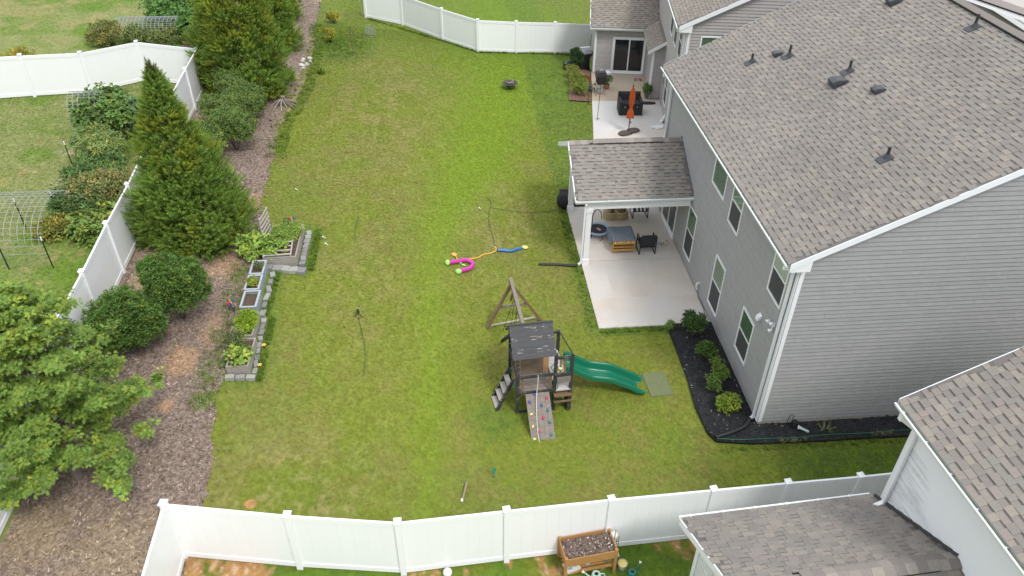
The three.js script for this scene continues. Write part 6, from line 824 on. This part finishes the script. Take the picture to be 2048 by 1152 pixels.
  { const s = thing('sapling', 'thin bare sapling standing in the weedy corner', 'tree', Y(-4.8, -40.5)); part('trunk', tube([[0, 0, 0], [0.02, 0.6, 0], [-0.02, 1.1, 0.02], [0.0, 1.6, 0]], 0.014, 20, 6), bark, s); for (let i = 0; i < 9; i++) part('twig', rod([0, 0.4 + i * 0.12, 0], [Math.cos(i * 2.4) * 0.22, 0.55 + i * 0.12, Math.sin(i * 2.4) * 0.22], 0.006, 0.003, 4), bark, s); const it = []; for (let i = 0; i < 34; i++) it.push({ p: [rr(-0.22, 0.22), rr(0.5, 1.65), rr(-0.22, 0.22)], r: [rr(-1, 1), rr(0, 6), 0], s: rr(0.4, 0.7), c: pick([[0.2, 0.2, 0.05], [0.28, 0.2, 0.08], [0.16, 0.19, 0.05]]) }); scatter('leaves', midCluster, leafStd, it, s); }
  { const s = thing('boundary_stake', 'slim wooden stake with a string line beside the far fence end', 'stake', Y(-4.95, -48.7)); part('stake', B(0.045, 1.2, 0.03, 0, 0.58, 0, 0, 0, 0.06), paleWood, s); part('string', rod([0, 1.0, 0], [-3.2, 1.25, -0.4], 0.006), rope, s); part('marker', new THREE.SphereGeometry(0.06, 8, 6).translate(0.22, 0.05, 0.1), mat(0.8, 0.8, 0.78, 0.6), s); }
  for (const [x, z, h, l] of [[-6.5, -18.4, 0.42, 'rainbow pinwheel on the bark left of the galvanised planters'], [-5.3, -22.62, 0.62, 'rainbow pinwheel at the far end of the large raised bed']]) { const s = thing('pinwheel', l, 'pinwheel', Y(x, z), 0, 'rainbow pinwheels'); part('stick', rod([0, 0, 0], [0, h, 0], 0.007), black, s); const cs = [[0.02, 0.13, 0.30], [0.02, 0.22, 0.13], [0.55, 0.30, 0.05], [0.42, 0.03, 0.05], [0.36, 0.03, 0.09], [0.12, 0.03, 0.2], [0.03, 0.2, 0.25], [0.5, 0.12, 0.03]]; cs.forEach((c, i) => { const g = new THREE.BufferGeometry(); g.setAttribute('position', new THREE.Float32BufferAttribute([0, 0, 0.012, 0.15, 0.02, 0.03, 0.12, 0.075, 0.012, 0, 0, 0.012, 0.12, 0.075, 0.012, 0.04, 0.05, 0.028], 3)); g.setAttribute('uv', new THREE.Float32BufferAttribute(new Float32Array(12), 2)); g.computeVertexNormals(); g.rotateZ(i * 0.785); g.rotateX(-0.3); g.translate(0, h, 0.01); part('vane', g, mat(...c, 0.5), s); }); part('hub', new THREE.SphereGeometry(0.016, 8, 6).translate(0, h, 0.035), mat(0.8, 0.8, 0.8, 0.4), s); }
  for (const [x, z, l] of [[-7.35, -30.7, 'dark solar path light on the bark strip below the stick pile'], [-7.55, -49.5, 'solar path light at the very top of the bark strip']]) { const s = thing('path_light', l, 'garden light', Y(x, z), 0, 'solar path lights'); part('stake', rod([0, 0, 0], [0, 0.3, 0], 0.012), black, s); part('lens', cyl(0.035, 0.03, 0.08, 0, 0.33, 0), mat(0.6, 0.6, 0.6, 0.3), s); part('cap', lathe([[0.075, 0.37], [0.06, 0.4], [0.001, 0.42]], 14), black, s); }
  for (const [x, z, l] of [[-5.42, -16.15, 'small yellow flower ornament among the stones at the nearest bed'], [-5.44, -16.95, 'small orange flower ornament among the stones at the lettuce bed']]) { const s = thing('flower_ornament', l, 'ornament', Y(x + 0.02, z, 0.1), 0, 'flower ornaments on the stones'); part('petals', Array.from({ length: 6 }, (_, i) => new THREE.SphereGeometry(0.03, 8, 6).scale(1.2, 0.4, 0.8).translate(0.035, 0, 0).rotateY(i * 1.047)), mat(0.70, 0.42, 0.1, 0.7), s); part('centre', new THREE.SphereGeometry(0.025, 8, 6), mat(0.75, 0.5, 0.2, 0.7), s); }
  { const s = thing('rubble_stones', 'pale broken concrete lumps on the edge of the bark strip near the far lawn', 'stones', Y(-7.0, -38.8)); for (let i = 0; i < 12; i++) { const m = part('stone', lump(rr(0.1, 0.24), 0.08, rr(0.1, 0.22)), mat(0.55, 0.53, 0.5, 0.95), s); m.position.set(rr(-0.2, 0.2), 0.04, rr(-1.1, 1.1)); m.rotation.y = rr(0, 3); } }
}
// ---------------------------------------------------------------- neighbour's patio by the taupe house
const NY = 0.042;
{ const t = thing('wicker_loveseat', 'black wicker loveseat seen from the front on the white patio', 'loveseat', [8.98, NY, -35.2], -0.07), wk = new THREE.MeshStandardMaterial({ map: dtex(128, 128, (u, v) => { const k = 0.012 + 0.014 * (Math.sin(u * 120) * Math.sin(v * 120) > 0 ? 1 : 0); return [k, k, k * 1.05]; }), roughness: 0.7 });
  part('base', B(1.05, 0.42, 0.78, 0, 0.24, 0.05), wk, t); for (const s of [-1, 1]) { part('arm', B(0.14, 0.66, 0.86, s * 0.50, 0.36, 0.02), wk, t); part('cushion', B(0.42, 0.16, 0.62, s * 0.215, 0.50, 0.06), mat(0.025, 0.026, 0.03, 0.9), t); part('back_cushion', B(0.42, 0.34, 0.16, s * 0.215, 0.70, -0.26, -0.15), mat(0.025, 0.026, 0.03, 0.9), t); part('button', new THREE.SphereGeometry(0.025, 8, 6).translate(s * 0.3, 0.45, 0.455), mat(0.6, 0.55, 0.45, 0.4), t); }
  part('backrest', B(1.1, 0.86, 0.12, 0, 0.45, -0.4, -0.06), wk, t); }
{ const t = thing('patio_umbrella', 'closed orange umbrella standing in sandbags on the white patio', 'umbrella', [8.47, NY, -32.9]), or = new THREE.MeshStandardMaterial({ color: L3(0.50, 0.10, 0.022), roughness: 0.9, side: THREE.DoubleSide });
  part('pole', rod([0, 0, 0], [0.01, 2.36, 0], 0.024), metalB, t); const N = 48, pos = [], idx = [], uv = [], prof = [[2.28, 0.03], [2.1, 0.075], [1.8, 0.11], [1.5, 0.105], [1.25, 0.06], [1.22, 0.06], [1.05, 0.11], [0.78, 0.15]]; prof.forEach(([y, r], j) => { for (let i = 0; i <= N; i++) { const a = i / N * 6.283, k = 1 + 0.32 * Math.cos(a * 8 + j * 0.15) * (r > 0.07 ? 1 : 0.3); pos.push(Math.cos(a) * r * k, y + (j === 7 ? 0.04 * Math.cos(a * 8) : 0), Math.sin(a) * r * k); uv.push(i / N, j / 7); } }); for (let j = 0; j < 7; j++) for (let i = 0; i < N; i++) { const a = j * (N + 1) + i; idx.push(a, a + 1, a + N + 1, a + 1, a + N + 2, a + N + 1); } const g = new THREE.BufferGeometry(); g.setAttribute('position', new THREE.Float32BufferAttribute(pos, 3)); g.setAttribute('uv', new THREE.Float32BufferAttribute(uv, 2)); g.setIndex(idx); g.computeVertexNormals(); part('canopy', g, or, t); part('finial', lathe([[0.03, 2.27], [0.035, 2.33], [0.015, 2.4], [0.001, 2.44]], 10), mat(0.12, 0.11, 0.11, 0.6), t); part('strap', new THREE.TorusGeometry(0.065, 0.012, 6, 20).rotateX(Math.PI / 2).translate(0, 1.23, 0), or, t); part('crank', [B(0.05, 0.1, 0.06, 0.02, 0.55, 0.02), rod([0.04, 0.55, 0.03], [0.1, 0.52, 0.05], 0.01)], metalB, t);
  const bagM = mat(0.085, 0.065, 0.06, 0.85); for (const [x, z, r, k] of [[-0.22, 0.14, 0.3, 0], [0.24, -0.12, 0.25, 1]]) { const b = new THREE.SphereGeometry(0.3, 18, 12), p = b.attributes.position; for (let i = 0; i < p.count; i++) { const q = 0.9 + 0.25 * fbm(p.getX(i) * 6 + k * 9, p.getZ(i) * 6, 2); p.setXYZ(i, p.getX(i) * 1.05 * q, Math.max(-0.0, p.getY(i) * 0.3 + 0.06), p.getZ(i) * 0.75 * q); } b.computeVertexNormals(); b.rotateY(r); b.translate(x, 0, z); part('sandbag', b, bagM, t); } part('base_plate', cyl(0.22, 0.22, 0.03, 0, 0.015, 0, 20), metalB, t); }
{ const t = thing('charcoal_grill', 'black charcoal grill on tall legs near the sunroom wall', 'grill', [7.9, NY, -37.45], 0.05); for (const s of [-1, 1]) for (const q of [-1, 1]) part('leg', rod([s * 0.24, 0, q * 0.18], [s * 0.19, 0.85, q * 0.14], 0.014), metalB, t); part('fire_box', hexa([[-0.17, 0.55, -0.14], [0.17, 0.55, -0.14], [0.17, 0.55, 0.14], [-0.17, 0.55, 0.14], [-0.26, 0.98, -0.22], [0.26, 0.98, -0.22], [0.26, 0.98, 0.22], [-0.26, 0.98, 0.22]]), metalB, t); part('lid', hexa([[-0.28, 0.99, -0.23], [0.28, 0.99, -0.23], [0.28, 0.99, 0.23], [-0.28, 0.99, 0.23], [-0.22, 1.2, -0.16], [0.22, 1.2, -0.16], [0.22, 1.2, 0.16], [-0.22, 1.2, 0.16]]), mat(0.03, 0.026, 0.028, 0.4), t); part('lid_handle', tube([[-0.07, 1.2, 0.0], [-0.06, 1.28, 0], [0.06, 1.28, 0], [0.07, 1.2, 0]], 0.016, 14, 6), mat(0.6, 0.6, 0.6, 0.35), t); for (const y of [0.35, 0.6]) part('wheel', cyl(0.07, 0.07, 0.04, -0.32, y, 0.1, 14, 0, 0, Math.PI / 2), metalB, t); }
{ const t = thing('metal_bucket', 'pale metal bucket under the charcoal grill', 'bucket', [7.92, NY, -37.5]); part('pail', lathe([[0.001, 0.01], [0.12, 0.01], [0.15, 0.26], [0.155, 0.26]], 18), mat(0.55, 0.55, 0.56, 0.4), t); part('bail', new THREE.TorusGeometry(0.15, 0.006, 6, 20, 3.14).translate(0, 0.26, 0), metalB, t); }
{ const t = thing('cooler', 'blue cooler with white lid left of the sunroom door', 'cooler', [8.62, NY, -39.35], 0.2); part('body', hexa([[-0.13, 0, -0.13], [0.13, 0, -0.13], [0.13, 0, 0.13], [-0.13, 0, 0.13], [-0.16, 0.3, -0.15], [0.16, 0.3, -0.15], [0.16, 0.3, 0.15], [-0.16, 0.3, 0.15]]), mat(0.015, 0.04, 0.22, 0.4), t); part('lid', B(0.34, 0.12, 0.32, 0, 0.365, 0), mat(0.75, 0.76, 0.78, 0.45), t); part('handle', tube([[-0.17, 0.3, 0], [-0.19, 0.48, 0], [0.19, 0.48, 0], [0.17, 0.3, 0]], 0.012, 20, 6), mat(0.75, 0.76, 0.78, 0.45), t); }
function pot(name, label, x, z, r, h, c, y = NY) { const t = thing(name, label, 'pot', [x, y, z], 0, 'plant pots'); part('pot', lathe([[0.001, 0.01], [r * 0.68, 0.01], [r * 0.95, h * 0.85], [r, h * 0.86], [r, h], [r * 0.9, h], [r * 0.86, h * 0.86], [0.001, h * 0.86]], 20), c, t); part('soil', new THREE.CircleGeometry(r * 0.88, 16).rotateX(-Math.PI / 2).translate(0, h * 0.88, 0), soil, t); return t; }
const pg = 'potted plants on the far patio';
pot('flower_pot', 'terracotta pot beside the charcoal grill', 8.38, -38.1, 0.16, 0.27, mat(0.45, 0.20, 0.09, 0.85)); bush('potted_plant', 'green leafy plant in the terracotta pot', 'plant', 8.36, -38.15, { y: NY + 0.24, r: 0.26, h: 0.4, n: 110, geo: midCluster, col: [0.09, 0.15, 0.035], lumps: 5, s: 0.7, stem: false, group: pg });
pot('flower_pot', 'grey pot at the corner of the small lean-to', 10.25, -36.85, 0.18, 0.32, mat(0.17, 0.165, 0.16, 0.8)); bush('potted_plant', 'grassy plant in the grey pot by the lean-to', 'plant', 10.25, -36.85, { y: NY + 0.28, r: 0.24, h: 0.5, n: 90, geo: slimCluster, col: [0.08, 0.145, 0.035], lumps: 4, s: 0.9, stem: false, group: pg });
{ const t = thing('floor_mat', 'dark oval mat with a red edge lying on the white patio', 'mat', [10.1, NY, -36.15], -0.1); part('mat', new THREE.CylinderGeometry(0.2, 0.2, 0.05, 26).scale(2.1, 1, 0.75).translate(0, 0.026, 0), mat(0.028, 0.025, 0.025, 0.9), t); part('piping', new THREE.TorusGeometry(0.2, 0.016, 6, 40).rotateX(Math.PI / 2).scale(2.1, 1, 0.75).translate(0, 0.016, 0.004), mat(0.22, 0.03, 0.03, 0.8), t); }
{ const t = thing('splash_block', 'white splash block on the patio below the far downspout', 'splash block', [9.95, NY, -33.4], -0.1); part('tray', B(0.55, 0.05, 0.3, 0, 0.026, 0), whiteDull, t); part('rim', [B(0.55, 0.05, 0.03, 0, 0.075, -0.135), B(0.03, 0.05, 0.24, 0.26, 0.075, 0), B(0.03, 0.05, 0.24, -0.26, 0.075, 0)], whiteDull, t); part('lip', B(0.2, 0.04, 0.1, 0.0, 0.022, 0.2), whiteDull, t); }
{ const t = thing('leaning_board', 'white plastic board leaning against the taupe house wall', 'board', [10.42, NY, -33.95], -0.25); part('board', B(0.05, 0.62, 0.28, 0, 0.3, 0, 0, 0, -0.35), white, t); part('foot', B(0.1, 0.05, 0.28, -0.12, 0.025, 0), white, t); }
shoes('pink clogs on the patio at the sunroom door', 10.25, NY, -39.05, 1.4, mat(0.45, 0.12, 0.18, 0.7), 0.16); shoes('pale sandals beside the pink clogs', 10.75, NY, -38.7, 1.8, mat(0.55, 0.45, 0.40, 0.8), 0.1);
{ const t = thing('rubber_boot', 'black boots standing at the corner right of the sunroom door', 'boots', [10.9, NY, -39.0], 0.3); for (const s of [-1, 1]) { part('shaft', lathe([[0.055, 0], [0.055, 0.2], [0.07, 0.42], [0.06, 0.42]], 12, s * 0.07, 0.03, 0), black, t); part('foot', B(0.1, 0.1, 0.26, s * 0.07, 0.05, 0.07), black, t); } }
{ const t = thing('gas_grill', 'gas grill with silver hood beside the sunroom corner', 'grill', [7.62, ter(7.6, -41), -41.15], 0.25); part('cabinet', B(0.55, 0.75, 0.5, 0, 0.42, 0), metalB, t); part('fire_box', B(0.75, 0.16, 0.55, 0, 0.86, 0), metalB, t); const hd = prism([[-0.27, 0], [0.27, 0], [0.26, 0.12], [0.12, 0.27], [-0.12, 0.3], [-0.26, 0.2]], 0.72, 0.01); hd.rotateY(Math.PI / 2); hd.translate(-0.36, 0.95, 0); part('hood', hd, mat(0.55, 0.56, 0.57, 0.3, { metalness: 0.6 }), t); part('hood_handle', rod([-0.3, 1.05, 0.31], [0.3, 1.05, 0.31], 0.016), mat(0.6, 0.6, 0.6, 0.3), t); for (const s of [-1, 1]) part('side_shelf', B(0.26, 0.04, 0.42, s * 0.5, 0.86, 0), metalB, t); for (const s of [-1, 1]) part('wheel', cyl(0.08, 0.08, 0.04, s * 0.28, 0.08, 0.2, 14, 0, 0, Math.PI / 2), black, t); }
bush('dwarf_conifer', 'dark green cone-shaped evergreen beside the gas grill', 'shrub', 7.15, -40.75, { r: 0.38, h: 1.6, n: 700, geo: tinyCluster, col: [0.035, 0.075, 0.025], yel: 0.05, lumps: 9, s: 1.0 });
{ const t = thing('planter_box', 'black planter with grey-green cabbages at the lawn edge of the far bed', 'planter', [6.8, ter(6.8, -41.3), -41.3]); part('box', B(0.5, 0.34, 0.34, 0, 0.17, 0), black, t); const it = []; for (let i = 0; i < 16; i++) it.push({ p: [rr(-0.22, 0.22), 0.38, rr(-0.12, 0.12)], r: [rr(-0.4, 0.4), rr(0, 6), 0], s: rr(0.5, 0.8), c: [0.24, 0.32, 0.24] }); scatter('cabbage', bigCluster, leafStd, it, t); }
const fb = 'shrubs in the far brown bed';
bush('nandina_bush', 'yellow-green shrub in front of the far brown bed', 'shrub', 6.85, -37.5, { r: 0.42, h: 0.95, n: 420, geo: midCluster, col: [0.145, 0.20, 0.04], yel: 0.3, lumps: 7, s: 0.65, group: fb });
bush('nandina_bush', 'yellow-green shrub behind the first one in the far brown bed', 'shrub', 6.85, -38.7, { r: 0.42, h: 0.9, n: 360, geo: midCluster, col: [0.135, 0.19, 0.04], yel: 0.5, lumps: 7, s: 0.65, group: fb });
bush('nandina_bush', 'loose yellowish shrub at the back of the far brown bed', 'shrub', 6.85, -39.8, { r: 0.4, h: 0.8, n: 240, geo: midCluster, col: [0.15, 0.19, 0.05], yel: 0.5, lumps: 6, s: 0.65, open: 0.3, group: fb });
bush('red_leaf_plant', 'red-leaved plant between the far bed and the patio', 'plant', 7.45, -38.9, { r: 0.28, h: 0.45, n: 120, geo: midCluster, col: [0.26, 0.05, 0.04], yel: 0, lumps: 5, s: 0.7 });
bush('silver_plant', 'silvery plant on the patio edge below the red-leaved plant', 'plant', 7.4, -38.0, { r: 0.28, h: 0.45, n: 100, geo: midCluster, col: [0.25, 0.28, 0.22], yel: 0.2, lumps: 5, s: 0.7 });
for (const [x, z, h, l] of [[7.08, -36.2, 1.7, 'black garden pole nearer the lawn at the end of the far bed'], [7.25, -34.4, 2.3, 'tall thin black pole at the edge of the white patio'], [8.0, -41.6, 1.9, 'black pole behind the gas grill']]) { const t = thing('garden_pole', l, 'pole', [x, ter(x, z), z], 0, 'thin black poles'); part('pole', rod([0, 0, 0], [0.05, h, -0.05], 0.013), black, t); part('foot', [rod([-0.08, 0.12, 0], [0.08, 0.12, 0], 0.01), rod([0.08, 0, 0], [0.08, 0.12, 0], 0.01)], black, t); }
// ---------------------------------------------------------------- at the foot of the near fence
{ const y = 0.42, t = thing('planter_table', 'raised wooden planter on legs full of soil against the near fence', 'planter', [2.72, y, -10.12], 7.5 * R), w = 1.22, d = 0.62, h0 = 0.56, h1 = 0.82;
  for (const s of [-1, 1]) for (const q of [-1, 1]) part('leg', B(0.065, 0.95, 0.065, s * (w / 2 - 0.035), 0.38, q * (d / 2 - 0.035)), planterWood, t);
  for (const q of [-1, 1]) { part('side_board', B(w - 0.13, h1 - h0, 0.022, 0, (h0 + h1) / 2, q * (d / 2 - 0.02)), planterWood, t); part('end_board', B(0.022, h1 - h0, d - 0.13, q * (w / 2 - 0.02), (h0 + h1) / 2, 0), planterWood, t); }
  for (let i = 0; i < 5; i++) part('shelf_slat', B(w - 0.1, 0.02, 0.075, 0, 0.2, -0.22 + i * 0.11), planterWood, t); part('bottom', B(w - 0.08, 0.02, d - 0.08, 0, h0 + 0.02, 0), planterWood, t);
  const sg = new THREE.PlaneGeometry(w - 0.06, d - 0.06, 30, 16); sg.rotateX(-Math.PI / 2); const p = sg.attributes.position; for (let i = 0; i < p.count; i++) p.setY(i, h1 - 0.09 + 0.05 * (fbm(p.getX(i) * 6 + 3, p.getZ(i) * 6, 3) - 0.5)); sg.computeVertexNormals(); part('soil', sg, new THREE.MeshStandardMaterial({ map: dtex(256, 256, (u, v) => { const n = fbm(u * 40, v * 40, 3), l = ss(0.72, 0.8, fbm(u * 60 + 9, v * 60, 2)); return mix3(mix3([0.05, 0.033, 0.028], [0.22, 0.15, 0.12], n * n * 1.7), [0.6, 0.52, 0.42], l); }), roughness: 1, side: THREE.DoubleSide }), t);
  const it = []; for (let i = 0; i < 260; i++) { const k = rnd() < 0.2 ? rr(0.4, 0.7) : rr(0.05, 0.25); it.push({ p: [rr(-0.55, 0.55), h1 - 0.075 + rr(-0.02, 0.02), rr(-0.25, 0.25)], r: [rr(-0.5, 0.5), rr(0, 6), rr(-0.5, 0.5)], s: rr(0.3, 0.8), c: [k, k * 0.82, k * 0.7] }); } scatter('bark_bits', B(0.06, 0.015, 0.03), new THREE.MeshStandardMaterial({ color: 0xffffff, roughness: 1 }), it, t); }
const mint = mat(0.40, 0.58, 0.48, 0.45), dkGreen = mat(0.01, 0.16, 0.12, 0.4);
function wateringCan(label, x, z, turn, m, s = 1) { const t = thing('watering_can', label, 'watering can', [x, ter(x, z) + 0.02, z], turn, 'watering cans'); t.scale.setScalar(s); part('body', lathe([[0.001, 0], [0.12, 0], [0.13, 0.03], [0.115, 0.2], [0.105, 0.25], [0.09, 0.27], [0.05, 0.27], [0.048, 0.25]], 22), m, t); part('opening', new THREE.CircleGeometry(0.05, 16).rotateX(-Math.PI / 2).translate(0.02, 0.262, 0), black, t); part('spout', rod([-0.1, 0.07, 0], [-0.29, 0.31, 0], 0.03, 0.014, 10), m, t); part('rose', lathe([[0.014, 0], [0.045, 0.05], [0.001, 0.06]], 14).rotateZ(0.9).translate(-0.29, 0.31, 0), mat(0.78, 0.8, 0.78, 0.5), t); part('handle', tube([[0.09, 0.26, 0], [0.17, 0.27, 0], [0.2, 0.17, 0], [0.12, 0.06, 0]], 0.015, 22, 8), m, t); }
wateringCan('mint green watering can in front of the wooden planter', 2.88, -9.72, -0.1, mint, 0.95); wateringCan('dark green watering can beside the yellow bucket', 3.72, -9.78, Math.PI + 0.7, dkGreen, 0.9);
{ const t = thing('yellow_bucket', 'pale bucket filled with yellow chalk right of the wooden planter', 'bucket', [3.55, ter(3.55, -10) + 0.01, -10.02]); part('pail', lathe([[0.001, 0.01], [0.085, 0.01], [0.11, 0.2], [0.118, 0.2], [0.11, 0.19]], 20), mat(0.62, 0.62, 0.58, 0.5), t); part('contents', new THREE.SphereGeometry(0.105, 16, 8, 0, 6.283, 0, 1.57).scale(1, 0.25, 1).translate(0, 0.185, 0), mat(0.72, 0.58, 0.20, 0.8), t); }
{ const t = thing('globe_light', 'white globe lantern on a thin wire stand behind the planter', 'lantern', [3.44, ter(3.4, -10.3), -10.36]); part('globe', new THREE.SphereGeometry(0.095, 20, 16).translate(-0.08, 0.78, 0), mat(0.66, 0.66, 0.62, 0.5), t); part('band', new THREE.TorusGeometry(0.088, 0.018, 8, 24).rotateY(1.2).translate(-0.055, 0.78, 0), mat(0.28, 0.27, 0.26, 0.4), t); part('stand', [rod([-0.06, 0, 0.02], [-0.07, 0.7, 0], 0.007), rod([0.06, 0, 0], [0.04, 0.72, 0], 0.007), rod([0.0, 0, -0.03], [0, 0.62, 0], 0.007), rod([-0.07, 0.5, 0], [0.05, 0.52, 0], 0.006)], black, t); part('weight', cyl(0.018, 0.018, 0.09, 0, 0.3, 0.02, 8), black, t); part('foot_stone', lump(0.18, 0.06, 0.1).translate(0.0, 0.02, 0.02), mat(0.6, 0.52, 0.36, 0.9), t); }
{ const t = thing('seed_bag', 'flat printed bag with yellow corner on the planter shelf', 'bag', [2.36, 0.65, -9.98], 0.35); const g = B(0.34, 0.05, 0.26), uv = g.attributes.uv; part('bag', g, mat(0.66, 0.66, 0.62, 0.5), t); part('label', B(0.3, 0.002, 0.09, 0, 0.027, -0.07), mat(0.58, 0.56, 0.1, 0.5), t); part('print', [B(0.1, 0.002, 0.06, -0.06, 0.029, 0.05), B(0.05, 0.002, 0.05, 0.08, 0.029, 0.03)], mat(0.25, 0.36, 0.5, 0.5), t); }
pot('shelf_pot', 'white pot standing on the planter shelf', 2.72, -10.02, 0.09, 0.17, mat(0.66, 0.67, 0.68, 0.5), 0.64); 
{ const t = thing('shelf_jar', 'silver tin on the right end of the planter shelf', 'tin', [3.16, 0.63, -10.12]); part('tin', lathe([[0.001, 0], [0.09, 0], [0.095, 0.16], [0.1, 0.17], [0.001, 0.175]], 18), mat(0.5, 0.5, 0.5, 0.35, { metalness: 0.5 }), t); part('rim', new THREE.TorusGeometry(0.095, 0.008, 6, 24).rotateX(Math.PI / 2).translate(0, 0.17, 0), mat(0.6, 0.6, 0.6, 0.3), t); }
{ const t = thing('soccer_ball', 'white and blue football lying at the foot of the near fence', 'ball', [-0.42, ter(-0.4, -9.9) + 0.105, -9.86]); const b = new THREE.IcosahedronGeometry(0.105, 6); part('ball', b, new THREE.MeshStandardMaterial({ color: L3(0.72, 0.71, 0.66), roughness: 0.5 }), t); for (const [a, e] of [[0.4, 0.9], [1.9, 0.75], [3.4, 0.8], [4.8, 0.9], [1.2, 0.2], [2.6, 0.1]]) { const g = new THREE.SphereGeometry(0.1065, 8, 5, 0, 0.5, 1.3, 0.45); g.rotateZ(e); g.rotateY(a); part('patch', g, pick([mat(0.04, 0.10, 0.32, 0.5), mat(0.03, 0.03, 0.05, 0.5)]), t); } }
// ---------------------------------------------------------------- street behind the grey house, seen at the upper right corner
{ const g = sheet(26, 80, -90, 10, 20, 30, (x, z) => ter(x, z) + 0.06); structure('street', g, new THREE.MeshStandardMaterial({ map: concTex, roughness: 0.95, color: L3(0.75, 0.78, 0.82) })); }
renderer.render(scene, camera);
